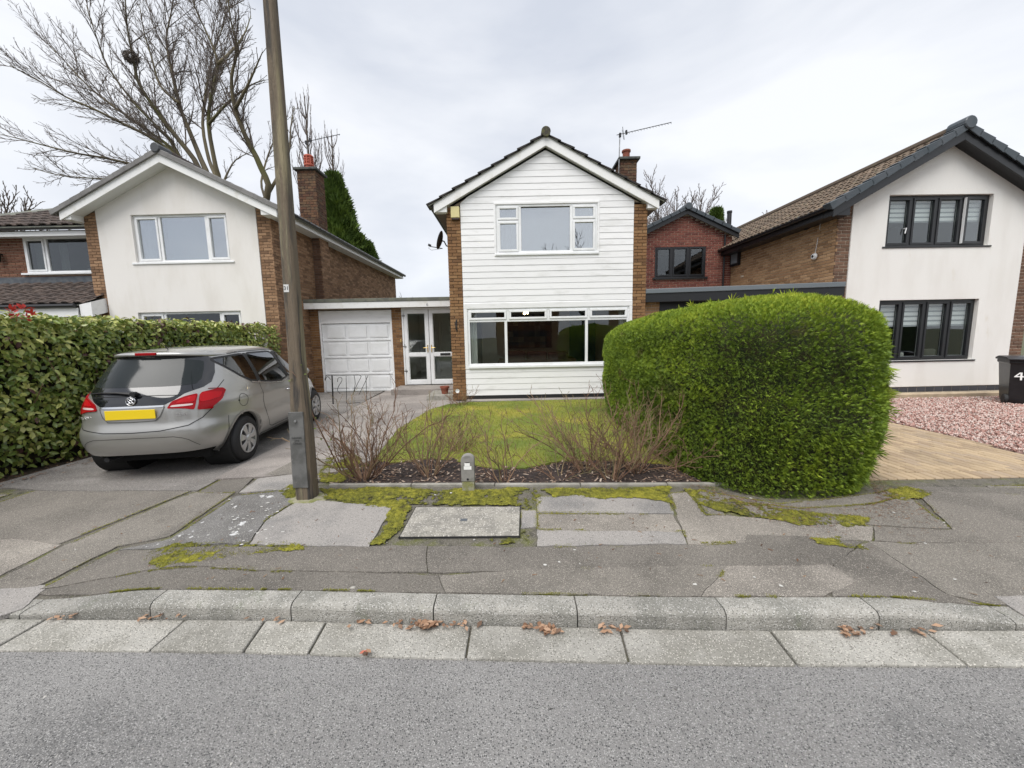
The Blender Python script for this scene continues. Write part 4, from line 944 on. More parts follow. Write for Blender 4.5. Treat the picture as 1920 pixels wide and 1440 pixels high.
def aerial(name, base, top, boom_dir, L, n, label, refl=.13, el=.05, boff=0.0):
    t = thing(name, base, label, 'aerial'); B, T = Vector(base), Vector(top); d = Vector(boom_dir).normalized()
    mb = MB(); mb.tube([B, T+Vector((0,0,.05))], .014, 8); mb.build('mast', metal_grey, t)
    mb = MB(); mb.box(T.x-.03, T.x+.03, T.y-.04, T.y+.02, T.z-.07, T.z+.04); mb.build('clamp', black_plastic, t, bevel=.01)
    o_ = T+Vector((0,-.03,0)); mb = MB(); mb.tube([o_-d*.1, o_+d*L], .009, 6); mb.build('boom', metal_dark, t)
    s = d.cross(Vector((0,1,0))).normalized(); s = s if s.z > 0 else -s
    mb = MB(); r0 = o_+d*.09; q = Vector((0,1,0))
    mb.tube([r0-s*refl*1.25, r0+s*refl*1.35], .007, 6); mb.tube([r0-s*refl*1.0+q*.06, r0+s*refl*1.0+q*.06], .005, 6); mb.build('reflector', metal_dark, t)
    mb = MB(); c0 = o_+d*.17; mb.obox(c0+s*.01, (d, q, s), (.022,.03,.05)); mb.build('dipole', black_plastic, t)
    for k in range(n):
        p = o_+d*(.24+(L-.26)*k/(n-1)); mb = MB(); mb.tube([p-s*el-q*.03, p+s*el*.45+q*.03], .0048, 5); mb.build('element', metal_dark, t)
    return t
aerial('television_aerial', (3.13, 11.52, 6.0), (3.15, 11.5, 7.24), (1.32, -.1, .22), 1.40, 15, 'long rod television aerial on the mast beside the open red pot of the white house')

# ================================================================== link garage with double doors
GY = 11.75
g = thing('garage', (-4.4, GY, .1), 'flat roofed brick garage with white panel door and glazed double front doors beside', 'garage')
mb = MB()
for a, c, d, e in wall_rects(-6.24, -1.53, 0, 2.66, [(-5.8,-3.6,-.1,2.6), (-3.29,-1.53,.1,2.62)]): mb.box(a+.012, c-.012, GY+.014, GY+.2, d, e)
mb.box(-6.22, -6.05, GY+.2, GY+6, 0, 2.66); mb.box(-6.22, -1.53, GY+6, GY+6.2, 0, 2.66)
mb.build('wall', MORTAR, g)
brick_face(g, (-6.25, GY, .1), (1,0,0), .45, 2.56, brick_buff, MORTAR, single=120)
brick_face(g, (-3.59, GY, .1), (1,0,0), .295, 2.56, brick_buff, MORTAR, single=120, phase=1)
mb = MB(); mb.box(-6.32, -1.54, GY-.27, GY-.24, 2.62, 2.795); mb.build('fascia', barge_paint, g, bevel=.004)
mb = MB(); mb.box(-6.34, -1.54, GY-.285, GY+6.2, 2.797, 2.90); mb.build('flat_roof', felt, g, bevel=.01)
mb = MB(); mb.box(-6.30, -1.54, GY-.239, GY+.015, 2.665, 2.68); mb.build('soffit', soffit_white, g)
text(g, '6', PY(801, 571, GY-.272), .13, mat('number_grey', (.25,.25,.26), .5), name='house_number')
# up-and-over door: frame, header board, twelve raised panels
mb = MB(); y = GY+.03; mb.box(-5.80,-5.745,y,y+.07,.1,2.58); mb.box(-3.655,-3.60,y,y+.07,.1,2.58); mb.box(-5.744,-3.656,y+.012,y+.06,2.20,2.58); mb.build('door_frame', white_paint, g, bevel=.004)
gd_ = MB(); gd_.box(-5.74, -3.66, GY+.075, GY+.10, .11, 2.185); gdo = gd_.build('garage_door', white_upvc, g)
for r_ in range(4):
    z0 = .14+r_*.515
    mb = MB(); mb.box(-5.735, -3.665, GY+.055, GY+.0749, z0-.02, z0+.035); mb.build('rail', white_upvc, gdo, bevel=.004)
    for k in range(3):
        x0 = -5.60+k*.645; P = [(x0, z0+.075), (x0+.56, z0+.075), (x0+.56, z0+.455), (x0, z0+.455)]; i_ = .045
        Pi = [(x0+i_, z0+.075+i_), (x0+.56-i_, z0+.075+i_), (x0+.56-i_, z0+.455-i_), (x0+i_, z0+.455-i_)]
        mb = MB(); mb.add([(x, GY+.0605, z) for x, z in P]+[(x, GY+.055, z) for x, z in Pi], [(i, (i+1)%4, (i+1)%4+4, i+4) for i in range(4)]+[(4,5,6,7)]); mb.build('panel', white_upvc, gdo)
# double doors
for k, (a, c) in enumerate(((-3.235,-2.49),(-2.475,-1.60))):
    if k == 0: mb = MB(); mb.box(-3.29,-3.24,GY+.0,GY+.09,.29,2.62); mb.box(-3.239,-1.54,GY+.001,GY+.089,2.575,2.62); mb.build('porch_frame', white_upvc, g, bevel=.005)
    mb = MB(); f = .105; y0, y1 = GY+.012, GY+.07
    mb.box(a, a+f, y0, y1, .30, 2.57); mb.box(c-f, c, y0, y1, .30, 2.57); mb.box(a+f, c-f, y0+.001, y1, .30, .44); mb.box(a+f, c-f, y0+.001, y1, 2.46, 2.57); mb.box(a+f, c-f, y0+.001, y1, 1.16, 1.27)
    d_ = mb.build('front_door', white_upvc, g, bevel=.006)
    for z0, z1 in ((.44,1.16),(1.27,2.46)):
        mb = MB(); mb.box(a+f-.005, c-f+.005, y0+.03, y0+.035, z0-.005, z1+.005); mb.build('pane', GLASS, d_)
        mb = MB(); i_ = .018
        for q in ((a+f,a+f+i_,z0,z1),(c-f-i_,c-f,z0,z1)): mb.box(q[0], q[1], y0+.012, y0+.029, q[2], q[3])
        for q in ((z0,z0+i_),(z1-i_,z1)): mb.box(a+f+i_, c-f-i_, y0+.012, y0+.029, q[0], q[1])
        mb.build('glazing_bead', mat('grey_bead', (.5,.52,.5), .4) if 'grey_bead' not in MATS else MATS['grey_bead'], d_)
    hx = c-.05 if k == 0 else a+.05
    mb = MB(); mb.box(hx-.016, hx+.016, y0-.01, y0, 1.28, 1.50); s_ = -1 if k == 0 else 1; mb.tube([(hx, y0-.008, 1.42), (hx, y0-.05, 1.42), (hx+s_*.12, y0-.052, 1.42)], .010, 8); mb.build('handle', brass, d_)
    if k == 1: mb = MB(); mb.box(-2.17, -1.86, y0-.012, y0, 1.18, 1.25); mb.build('letter_plate', black_iron, d_, bevel=.004)
    if k == 0:
        for hz in (.7, 1.45, 2.37):
            mb = MB(); mb.box(a-.05, a+.045, y0-.014, y0-.001, hz, hz+.035); mb.tube([(a-.003, y0-.014, hz-.02), (a-.003, y0-.014, hz+.09)], .009, 8); mb.build('hinge', metal_grey, d_)
mb = MB(); mb.box(-3.36,-3.33, GY-.015, GY, 1.6, 1.68); mb.build('bell_push', brass, g, bevel=.004)
room(g, -3.3, -1.54, .28, 2.64, GY+.1, GY+2.2, mat('porch_wall', (.55,.54,.48), .9), 'porch')
mb = MB(); mb.box(-2.95,-2.6, GY+2.14, GY+2.19, .29, 2.35); mb.box(-2.1,-1.65, GY+2.14, GY+2.19, .29, 2.35); mb.build('inner_door', MATS['pale_door'], g)
mb = MB()
for k in range(5): mb.lathe([(0,.0),(.05,.0),(.075,.16),(.055,.15),(0,.15)], (-2.65+.26*k, GY+.6, .29), seg=10)
# ================================================================== rendered house on the left
LY = 10.25; LX0, LX1 = -10.90, -6.08; LP0, LP1 = -10.55, -6.43; LA = -8.46; lsl = .487
H2 = thing('detached_house', (LX1, LY, .1), 'gabled cream rendered house with white windows behind the leafy hedge', 'house')
W1 = (-9.65,-7.19,3.79,4.97); W2 = (-9.8,-7.07,1.0,2.52)
mb = MB()
for a, c, d, e in wall_rects(LP0, LP1, .1, 5.16, [W1, W2]): mb.box(a, c, LY-.018, LY+.22, d, e)
mb.prism([(LP0, LY-.018, 5.16), (LP1, LY-.018, 5.16), (LA, LY-.018, 6.16)], (0, .24, 0)); mb.build('rendered_wall', render_cream, H2)
mb = MB(); mb.box(LX0+.014, LP0-.001, LY+.014, LY+.22, 0, 5.1); mb.box(LP1+.001, LX1-.014, LY+.014, LY+.22, 0, 5.1)
mb.box(LX1-.25, LX1-.014, LY+.221, LY+10.2, 0, 5.1); mb.box(LX0+.014, LX0+.25, LY+.221, LY+10.2, 0, 5.1); mb.box(LX0+.251, LX1-.251, LY+10, LY+10.2, 0, 5.1)
mb.prism([(LX0+.3, LY+10, 5.1), (LX1-.3, LY+10, 5.1), (LA, LY+10, 6.2)], (0, .2, 0)); mb.build('wall', MORTAR_D, H2)
for xa, xb in ((LX0, LP0-.004), (LP1+.004, LX1)): brick_face(H2, (xa, LY, .12), (1,0,0), xb-xa, 4.98, brick_brown, MORTAR_D, single=130, near=lambda q: -q[2], phase=int(xa > -8))
brick_face(H2, (LX1, LY, .1), (0,1,0), 10.2, 5.0, brick_brown, MORTAR_D, single=60, near=lambda q: (q[2] < 2.4)*9+q[0])
for Wn, zt in ((W1, 0), (W2, 1)):
    a, c, d, e = Wn
    window(H2, a, c, d, e, LY, white_upvc, GLASS_UP if not zt else GLASS_DK, mull=((a+.66,d+.05,e-.05),(c-.58,d+.05,e-.05)), sashes=[(a+.71,c-.63,d+.055,e-.055,'f'),(a+.05,a+.62,d+.05,e-.05,'s'),(c-.54,c-.05,d+.05,e-.05,'s')], sill=(.10,.09,.05), recess=.045)
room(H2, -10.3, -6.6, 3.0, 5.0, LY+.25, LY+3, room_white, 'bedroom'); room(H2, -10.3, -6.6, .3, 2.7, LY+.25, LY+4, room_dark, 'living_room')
mb = MB(); mb.box(W1[0]+.75, W1[1]-.67, LY+.16, LY+.17, 3.8, 4.9); mb.build('blind', MATS['net_blind'], H2)
curtain(H2, -9.6, -9.3, 3.8, 4.9, LY+.2, folds=3)
YB2 = LY-.34
barge(H2, YB2, LA, 6.31, -11.12, -5.70, 6.31-lsl*2.66, 6.31-lsl*2.76, .235, .03, barge_paint)
for s, xe, xi in ((-1, -11.1, LX0+.03), (1, -5.72, LX1-.03)):
    ze = 6.31-lsl*2.66; mb = MB(); mb.prism([(xe, YB2+.031, ze-.21), (xi, YB2+.031, ze-.21), (xi, YB2+.031, ze-.03), (xe, YB2+.031, ze-.03)], (0, .30, 0)); mb.build('eaves_box', barge_paint, H2, bevel=.004)
    mb = MB(); mb.box(min(xe,xi), max(xe,xi), YB2+.332, LY+10.4, ze-.2, ze-.185); mb.build('soffit', soffit_white, H2)
    mb = MB(); mb.box(min(xe, xe-s*.02), max(xe, xe-s*.02), YB2+.333, LY+10.4, ze-.184, ze-.02); mb.build('fascia', barge_paint, H2)
    mb = MB(); mb.tube([(xe+s*.06, YB2+.05, ze-.03), (xe+s*.06, LY+10.5, ze-.03)], .06, 8); mb.build('gutter', black_plastic, H2)
    # boarded soffit under the verge
    L_ = 2.45; nb = 14
    mb = MB(); mb.prism([(LA, YB2+.031, 6.115), (LA+s*L_, YB2+.031, 6.115-lsl*L_), (LA+s*L_, LY-.02, 6.115-lsl*L_), (LA, LY-.02, 6.115)], (0, 0, .012)); so = mb.build('verge_soffit', soffit_white, H2)
    # roof
    u = Vector((-s, 0, lsl)).normalized(); run = 2.84; Ls = run*math.hypot(1, lsl); nrm = Vector((s*lsl, 0, 1)).normalized()
    e0 = Vector((LA+s*run, YB2-.02, 6.33-lsl*run))
    mb = MB(); mb.prism([e0, e0+u*Ls, e0+u*Ls+Vector((0,10.8,0)), e0+Vector((0,10.8,0))], nrm*-.03); mb.build('roof_deck', felt, H2)
    roof_tiles(H2, e0+Vector((0,.12,0)), (0,1,0), u, 35, 10, tile_brown, gauge=Ls/10, colw=.30)
    n = 10
    for k in range(n):
        p = e0+u*(Ls/n*k); q = u*(Ls/n+.03); th = .018 if k else .018; w2 = Vector((0,.16,0)); ov = .055
        mb = MB(); lift = nrm*(.062+random.uniform(-.002,.003)); dn = nrm*-.06; f_ = Vector((0,-.03,0))
        V = [p+f_+dn, p+f_+lift, p+w2+lift, p+w2+dn*.2, p+q+f_+dn, p+q+f_+lift-nrm*.014, p+q+w2+lift-nrm*.014, p+q+w2+dn*.2]
        mb.add(V, [(0,1,2,3),(7,6,5,4),(0,4,5,1),(1,5,6,2),(2,6,7,3),(3,7,4,0)]); mb.build('verge_cap', verge_grey, H2, bevel=.012)
mb = MB(); mb.lathe([(0,-.06),(.10,-.06),(.115,-.05),(.115,.3)], (LA, YB2-.02, 6.385), axis='Y', seg=10); mb.build('ridge_end_cap', mat('ridge_cap', (.05,.055,.06), .5), H2)
mb = MB(); mb.tube([(LA, YB2+.29, 6.38), (LA, LY+10.4, 6.38)], .10, 10); mb.build('ridge', tile_brown, H2)
mb = MB(); mb.box(-6.08+.001, -5.845, 12.26, 12.79, 0, 5.0); mb.build('chimney_breast', MORTAR_D, H2)
brick_face(H2, (-6.07, 12.25, .1), (1,0,0), .24, 4.95, brick_quoin, MORTAR_D, single=0, name='chimney_breast_brickwork'); brick_face(H2, (-5.83, 12.25, .1), (0,1,0), .55, 4.95, brick_brown, MORTAR_D, single=0, name='chimney_breast_brickwork')
c2h = chimney(H2, -6.09, 12.52, .55, .56, 4.9, 6.78, OLDB, CAPM, single=84)
mb = MB(); mb.lathe([(.12,6.85),(.12,6.98),(.145,6.99),(.145,7.04),(.125,7.05)], (-6.1,12.5,0), seg=18); mb.lathe([(.115,7.05),(.115,7.24)], (-6.1,12.5,0), seg=18)
mb.lathe([(.14,7.24),(.145,7.27),(.12,7.3),(0,7.31)], (-6.1,12.5,0), seg=18)
for k in range(3): mb.lathe([(.135,7.08+k*.05),(.14,7.09+k*.05),(.135,7.105+k*.05),(.12,7.1+k*.05)], (-6.1,12.5,0), seg=18)
for k in range(8):
    a = k*math.pi/4; mb.box(-6.1+.128*math.cos(a)-.012, -6.1+.128*math.cos(a)+.012, 12.5+.128*math.sin(a)-.012, 12.5+.128*math.sin(a)+.012, 7.04, 7.25)
mb.build('chimney_pot', mat('red_pot', (.42,.085,.045), .6), c2h)
H2.rotation_euler.z = R(-.8)
aerial('television_aerial', (-6.2, 12.75, 6.85), (-6.2, 12.7, 7.78), (1.25, -.35, .03), 1.25, 10, 'level television aerial behind the louvred red pot of the cream house')
# vent pipe on the far slope of the roof
# ================================================================== neighbour at the far left
n3 = thing('neighbouring_house', (-13.2, 11.2, .1), 'brown brick house at the left edge with pantiled roof and tiled lean-to', 'house')
NY = 11.2
W3 = (-13.62,-11.2,3.74,4.72)
mb = MB()
for a, c, d, e in wall_rects(-17.5, -10.92, 0, 4.9, [W3]): mb.box(a, c, NY+.015, NY+.2, d, e)
mb.build('wall', MORTAR_L, n3)
brick_face(n3, (-15.6, NY, 3.6), (1,0,0), 4.68, 1.2, mat('reddish_brick', None, .9, tint=[(.12,.05,.03),(.17,.075,.045),(.21,.10,.06)], c2=(.14,.08,.05), scale=18, mixlo=.5, mixhi=.8, bump=.5, bscale=100), MORTAR_L, single=130, near=lambda q: -q[0],
           cut=lambda u0, u1, v: (u0, u1) if (-15.6+u1 < W3[0]-.02 or -15.6+u0 > W3[1]+.02 or 3.6+v < W3[2]-.05) else ((u0, W3[0]+15.6) if -15.6+u0 < W3[0]-.05 and -15.6+u1 < W3[1] else (0, 0)))
a, c, d, e = W3
window(n3, a, c, d, e, NY, white_upvc, GLASS_DK, mull=((a+.62,d+.05,e-.05),), sashes=[(a+.05,a+.58,d+.05,e-.05,'s'),(a+.67,c-.05,d+.055,e-.055,'f')], sill=(.10,.08,.05))
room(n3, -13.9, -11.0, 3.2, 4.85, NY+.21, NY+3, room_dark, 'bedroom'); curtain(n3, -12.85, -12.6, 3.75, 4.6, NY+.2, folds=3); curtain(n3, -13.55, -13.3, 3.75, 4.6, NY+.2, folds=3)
mb = MB(); mb.lathe([(0,3.75),(.05,3.75),(.065,3.87),(0,3.87)], (-12.0, NY+.16, 0), seg=12); hpl = thing('house_plant', (-12, NY+.16, 3.75), 'small leafy plant in a white pot on the sill of the far left window', 'house plant'); fl = mb.build('pot', white_upvc, hpl)
mb = MB()
for k in range(26):
    a_ = random.uniform(0, 6.28); r_ = random.uniform(.05,.2); p = Vector((-12+r_*math.cos(a_)*1.3, NY+.16+r_*.2*math.sin(a_), 3.88+random.uniform(.02,.2)*(1.1-r_*2)))
    mb.add([p, p+Vector((.05,0,.02)), p+Vector((.06,.0,.05)), p+Vector((.01,0,.03))], [(0,1,2,3)])
mb.build('leaves', mat('house_plant', (.05,.10,.03), .6), hpl)
mb = MB(); mb.box(-17.5,-10.95, NY-.33, NY-.30, 4.66, 4.78); mb.build('fascia', white_paint, n3); mb = MB(); mb.box(-17.5,-10.95, NY-.30, NY+.015, 4.70, 4.715); mb.build('soffit', soffit_white, n3)
mb = MB(); mb.tube([(-17.5,NY-.39,4.86),(-10.95,NY-.39,4.86)], .06, 8); mb.build('gutter', black_plastic, n3)
mb = MB(); mb.prism([(-17.5,NY-.45,4.88),(-10.95,NY-.45,4.88),(-10.95,NY+2.3,6.35),(-14.2,NY+2.3,6.35)], (0,0,-.03)); mb.build('roof_deck', felt, n3)
uu = Vector((0, 2.75, 1.47)).normalized()
for j in range(9):
    x0 = -16.2+j*.38; nc = int((-10.95-x0)/.3)
    for i in range(0): pass
    roof_tiles(n3, Vector((-10.95-nc*.3, NY-.45, 4.90))+uu*(j*.335), (1,0,0), uu, nc, 1, tile_brown, gauge=.335, colw=.30, prof='double', single=(10 if j < 6 else 0), near=lambda P: -P.x, name='roof_tiles')
# lean-to roof in front with a lead flashing and white box end
mb = MB(); mb.prism([(-17,9.95,2.72),(-10.66,9.95,2.72),(-10.66,NY,3.42),(-17,NY,3.42)], (0,0,-.03)); mb.build('lean_to_deck', felt, n3)
u2 = Vector((0, 1.25, .70)).normalized(); roof_tiles(n3, (-16.95,9.93,2.75), (1,0,0), u2, 21, 6, tile_brown, gauge=.232, colw=.30, prof='double', single=78, near=lambda P: -P.x, name='lean_to_tiles')
mb = MB(); mb.prism([(-17,10.98,3.33),(-10.95,10.98,3.33),(-10.95,NY-.001,3.45),(-17,NY-.001,3.45)], (0,0,.012)); mb.box(-17,-10.95,NY-.012,NY-.002,3.46,3.64); mb.build('lead_flashing', lead, n3)
mb = MB(); mb.tube([(-17,9.86,2.69),(-10.95,9.86,2.69)], .055, 8); mb.build('lean_to_gutter', black_plastic, n3)
mb = MB(); mb.box(-17,-10.94,9.9,9.93,2.42,2.64); mb.build('lean_to_fascia', white_paint, n3)
mb = MB(); mb.prism([(-10.9,9.92,2.42),(-10.6,9.92,2.42),(-10.6,9.92,2.78),(-10.9,9.92,2.72)], (0,1.2,.4)); mb.build('box_end', white_paint, n3)
mb = MB(); mb.box(-17,-10.95,10.2,10.25,0,2.45); mb.build('lean_to_wall', brick_brown, n3)
mb = MB(); mb.lathe([(0,.0),(.06,.0),(.08,.2),(.03,.25),(0,.27)], (-14.25,NY-.12,4.05), seg=10); mb.box(-14.27,-14.23,NY-.1,NY,4.25,4.29); mb.build('wall_lamp', black_iron, n3)
# ================================================================== white rendered house on the right
RY = 9.1; QX0, QX1 = 7.48, 12.2; QP0, QP1 = 7.79, 11.87; QA = 9.87; rsl = .563
H3 = thing('detached_house', (QX0, RY, .12), 'white rendered house with black frames and dark verges behind the pink gravel', 'house')
V1 = (8.60,11.02,3.58,4.71); V2_ = (8.60,10.98,.955,2.375)
mb = MB()
for a, c, d, e in wall_rects(QP0, QP1, .33, 4.74, [V1, V2_]): mb.box(a, c, RY-.02, RY+.22, d, e)
mb.prism([(QP0, RY-.02, 4.74), (QP1, RY-.02, 4.74), (QA, RY-.02, 5.86)], (0, .24, 0)); mb.build('rendered_wall', render_white, H3)
mb = MB(); mb.box(QX0+.012, QP0-.001, RY+.013, RY+.2, 0, 4.62); mb.box(QP1+.001, QX1-.012, RY+.013, RY+.2, 0, 4.62); mb.box(QX0+.012, QX0+.25, RY+.2, RY+8.8, 0, 4.62); mb.box(QX1-.25, QX1-.012, RY+.2, RY+8.8, 0, 4.62); mb.box(QX0+.25, QX1-.25, RY+8.6, RY+8.8, 0, 4.62)
mb.build('wall', MORTAR_L, H3)
for k in range(19): b = MB(); b.box(QP0+k*.2155, QP0+k*.2155+.2055, RY-.012, RY+.05, .20, .318); b.build('plinth_brick', mat('blue_brick', (.05,.05,.058), .7, rnd=.2) if 'blue_brick' not in MATS else MATS['blue_brick'], H3, bevel=.004)
mb = MB(); mb.box(QP0, QP1, RY-.004, RY+.05, .05, .33); mb.build('plinth', MORTAR_L, H3)
brick_face(H3, (QX0, RY, .12), (1,0,0), QP0-QX0-.003, 4.5, brick_quoin, MORTAR_L, single=110, near=lambda q: -q[2], jo=.014, bh=.063)
brick_face(H3, (QP1+.003, RY, .12), (1,0,0), QX1-QP1-.003, 4.5, brick_quoin, MORTAR_L, single=30, near=lambda q: abs(q[2]-1.4), jo=.014, bh=.063)
brick_face(H3, (QX0, RY+8.8, .12), (0,-1,0), 8.8, 4.35, brick_tan, MORTAR, single=150, near=lambda q: (q[2] < 2.6)*9-q[0], name='side_brickwork')
def blind(parent, x0, x1, z0, z1, y, n=5):
    for k in range(n):
        h = (z1-z0)/n; mb = MB(); mb.box(x0, x1, y, y+.006, z0+h*k+h*.36, z0+h*(k+1)); mb.build('blind_slat', BLW, parent)
        mb = MB(); mb.box(x0, x1, y+.002, y+.005, z0+h*k, z0+h*k+h*.36); mb.build('blind_gauze', BLG, parent)
BLW = mat('blind_white', (.8,.8,.8), .8); BLG = mat('blind_gauze', (.25,.27,.28), .8)
for Wn, up in ((V1, 1), (V2_, 0)):
    a, c, d, e = Wn; q = (c-a-.06)/4
    S = [(a+.03+q*i+.028, a+.03+q*(i+1)-.028, d+.05, e-.05, 's') for i in range(4)]
    if up: S = S[:3]
    fr = window(H3, a, c, d, e, RY, anthracite, GLASS, mull=[(a+.03+q*i, d+.05, e-.05) for i in (1,2,3)], sashes=S, sill=(.07,.10,.035), recess=.06, fw=.06)
    if up:      # last casement stands ajar on its right hinge
        x0, x1 = a+.03+q*3+.028, c-.058; L = x1-x0
        Mo = Matrix.Translation((x1, RY+.05, 0)) @ Matrix.Rotation(R(6), 4, 'Z'); sw = .055
        m2 = MB(); m2.box(-L, 0, 0, .06, d+.05, d+.05+sw); m2.box(-L, 0, 0, .06, e-.05-sw, e-.05); m2.box(-L, -L+sw, .001, .059, d+.05+sw, e-.05-sw); m2.box(-sw, 0, .001, .059, d+.05+sw, e-.05-sw)
        so = m2.build('open_sash', anthracite, fr, M=Mo)
        m3 = MB(); m3.box(-L+sw, -sw, .03, .034, d+.05+sw, e-.05-sw); m3.build('pane', GLASS, fr, M=Mo)
        m3 = MB(); m3.box(-L-.004, -L-.001, .004, .056, d+.06, e-.06); m3.build('sash_edge', white_upvc, fr, M=Mo)
    for i in range(4):
        x0, x1 = a+.03+q*i+.06, a+.03+q*(i+1)-.06
        blind(fr, x0-.02, x1+.02, e-.06-(.50 if up else .56), e-.06, RY+.17)
        mb = MB(); mb.box(x0-.018, x0-.008, RY+.125, RY+.135, d+.1, e-.1); mb.box(x1+.006, x1+.016, RY+.125, RY+.135, d+.1, e-.1); mb.box(x0-.018, x1+.016, RY+.125, RY+.135, d+.09, d+.1); mb.build('inner_bead', white_upvc, fr)
mb = MB(); mb.tube([(9.12, RY+.1, 4.0), (9.12, RY+.04, 4.0), (9.10, RY+.04, 3.88)], .012, 6); mb.build('handle', white_upvc, H3)
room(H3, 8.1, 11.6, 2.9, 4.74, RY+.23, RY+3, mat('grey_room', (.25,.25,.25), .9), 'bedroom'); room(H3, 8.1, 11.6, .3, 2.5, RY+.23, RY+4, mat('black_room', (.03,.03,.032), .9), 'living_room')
mb = MB(); mb.lathe([(0,1.02),(.04,1.02),(.045,1.10),(.03,1.14),(0,1.14)], (9.45, RY+.22, 0), seg=12); tag(mb.build('ornament', mat('ornament', (.5,.49,.46), .6)), 'small pale ornament on the lower window sill of the black framed house', 'ornament')
mb = MB(); mb.box(10.35,10.62,RY+.5,RY+.62,.32,1.2); mb.box(10.35,10.62,RY+.62,RY+1.1,.32,.75); tag(mb.build('armchair', mat('armchair', (.16,.15,.13), .9), bevel=.05), 'dim grey armchair inside the lower window of the black framed house', 'armchair')
YB3 = RY-.30
barge(H3, YB3, QA, 5.98, 7.10, 12.62, 5.98-rsl*2.77, 5.98-rsl*2.75, .25, .03, anthracite)
for s, xe, xi in ((-1, 7.12, QX0+.02), (1, 12.6, QX1-.02)):
    ze = 5.98-rsl*2.75; mb = MB(); mb.prism([(xe, YB3+.031, ze-.22), (xi, YB3+.031, ze-.22), (xi, YB3+.031, ze-.02), (xe, YB3+.031, ze-.02)], (0, .27, 0)); mb.build('eaves_box', anthracite, H3, bevel=.004)
    mb = MB(); mb.box(min(xe,xi), max(xe,xi), YB3+.302, RY+9, ze-.2, ze-.185); mb.build('soffit', anthracite, H3)
    mb = MB(); mb.box(min(xe,xe-s*.02), max(xe,xe-s*.02), YB3+.303, RY+9, ze-.184, ze-.01); mb.build('fascia', anthracite, H3)
    mb = MB(); mb.tube([(xe+s*.065, YB3+.05, ze-.03), (xe+s*.065, RY+9, ze-.03)], .06, 8); mb.build('gutter', black_plastic, H3)
    mb = MB(); L_ = 2.5; mb.prism([(QA, YB3+.031, 5.78), (QA+s*L_, YB3+.031, 5.78-rsl*L_), (QA+s*L_, RY-.02, 5.78-rsl*L_), (QA, RY-.02, 5.78)], (0, 0, .012)); mb.build('verge_soffit', anthracite, H3)
    u = Vector((-s, 0, rsl)).normalized(); run = 2.86; Ls = run*math.hypot(1, rsl); nrm = Vector((s*rsl, 0, 1)).normalized(); e0 = Vector((QA+s*run, YB3-.02, 6.0-rsl*run))
    mb = MB(); mb.prism([e0, e0+u*Ls, e0+u*Ls+Vector((0,9.4,0)), e0+Vector((0,9.4,0))], nrm*-.03); mb.build('roof_deck', felt, H3)
    roof_tiles(H3, e0+Vector((0,.14,0)), (0,1,0), u, 30, 9, tile_mixed, gauge=Ls/9, colw=.305, single=(60 if s < 0 else 0), near=lambda P: P.y)
    n = 10
    for k in range(n):
        p = e0+u*(Ls/n*k)-u*.02; q_ = u*(Ls/n+.05); w2 = Vector((0,.17,0)); f_ = Vector((0,-.035,0)); lift = nrm*(.085); dn = nrm*-.09
        mb = MB(); V = [p+f_+dn, p+f_+lift, p+w2+lift, p+w2, p+q_+f_+dn*.75, p+q_+f_+lift*.6, p+q_+w2+lift*.6, p+q_+w2]
        mb.add(V, [(0,1,2,3),(7,6,5,4),(0,4,5,1),(1,5,6,2),(2,6,7,3),(3,7,4,0)]); mb.build('verge_cap', slate_blue, H3, bevel=.012)
mb = MB(); mb.lathe([(0,-.07),(.12,-.07),(.135,-.055),(.135,.3)], (QA, YB3-.02, 6.05), axis='Y', seg=14); mb.build('ridge_end_cap', slate_blue, H3)
mb = MB(); mb.tube([(QA, YB3+.29, 6.03), (QA, RY+9, 6.03)], .11, 10); mb.build('ridge', tile_mixed, H3)
# side wall fittings
mb = MB(); mb.box(7.40,7.478, 12.70,13.15, 3.86,4.52); sw_ = mb.build('side_window', anthracite, H3); mb = MB(); mb.box(7.392,7.399,12.76,13.09,3.93,4.46); mb.build('pane', mat('opaque_pane', (.25,.28,.30), .15), sw_)
mb = MB(); mb.tube([(7.40,13.3,4.3),(7.40,13.3,2.9)], .036, 10); mb.build('downpipe', black_plastic, H3)
mb = MB(); mb.box(7.455,7.478,12.5,12.62,3.44,3.50); mb.build('air_brick', MORTAR_L, H3)
mb = MB(); mb.lathe([(.075,4.62),(.075,5.0),(.085,5.01),(.085,5.05)], (7.42,13.35,0), seg=14); mb.build('flue_collar', lead, H3); mb = MB(); mb.lathe([(.07,5.05),(.07,5.62),(.08,5.64),(.08,5.7),(0,5.72)], (7.42,13.35,0), seg=14); mb.build('flue_pipe', metal_dark, H3)
H3.rotation_euler.z = R(1.2)
t = thing('cable_coil', (7.44, 10.0, 4.2), 'loop of black cable hung high on the tan brick side wall', 'cable')
mb = MB(); mb.tube([(7.43, 9.98+.2*math.cos(a*.42)*(1+.04*math.sin(a)), 4.33+.11*math.sin(a*.42)) for a in range(0, 31)], .014, 6); mb.build('coil', black_plastic, t, smooth=True)
t = thing('wall_light_fitting', (7.44, 9.65, 3.5), 'white round light fitting dangling on its flex from the tan brick wall', 'light')
mb = MB(); mb.tube([(7.45,9.55,4.35),(7.43,9.56,4.2),(7.44,9.58,4.1)], .006, 5); mb.tube([(7.45,9.62,3.93),(7.44,9.63,3.75),(7.43,9.65,3.57)], .006, 5); mb.build('flex', white_upvc, t)
mb = MB(); mb.lathe([(0,-.06),(.06,-.055),(.075,-.02),(.075,0)], (7.44,9.66,3.5), axis='X', seg=16); mb.build('lamp_body', white_upvc, t); mb = MB(); mb.lathe([(0,-.066),(.03,-.066),(.03,-.05)], (7.44,9.66,3.5), axis='X', seg=12); mb.build('lens', black_plastic, t)
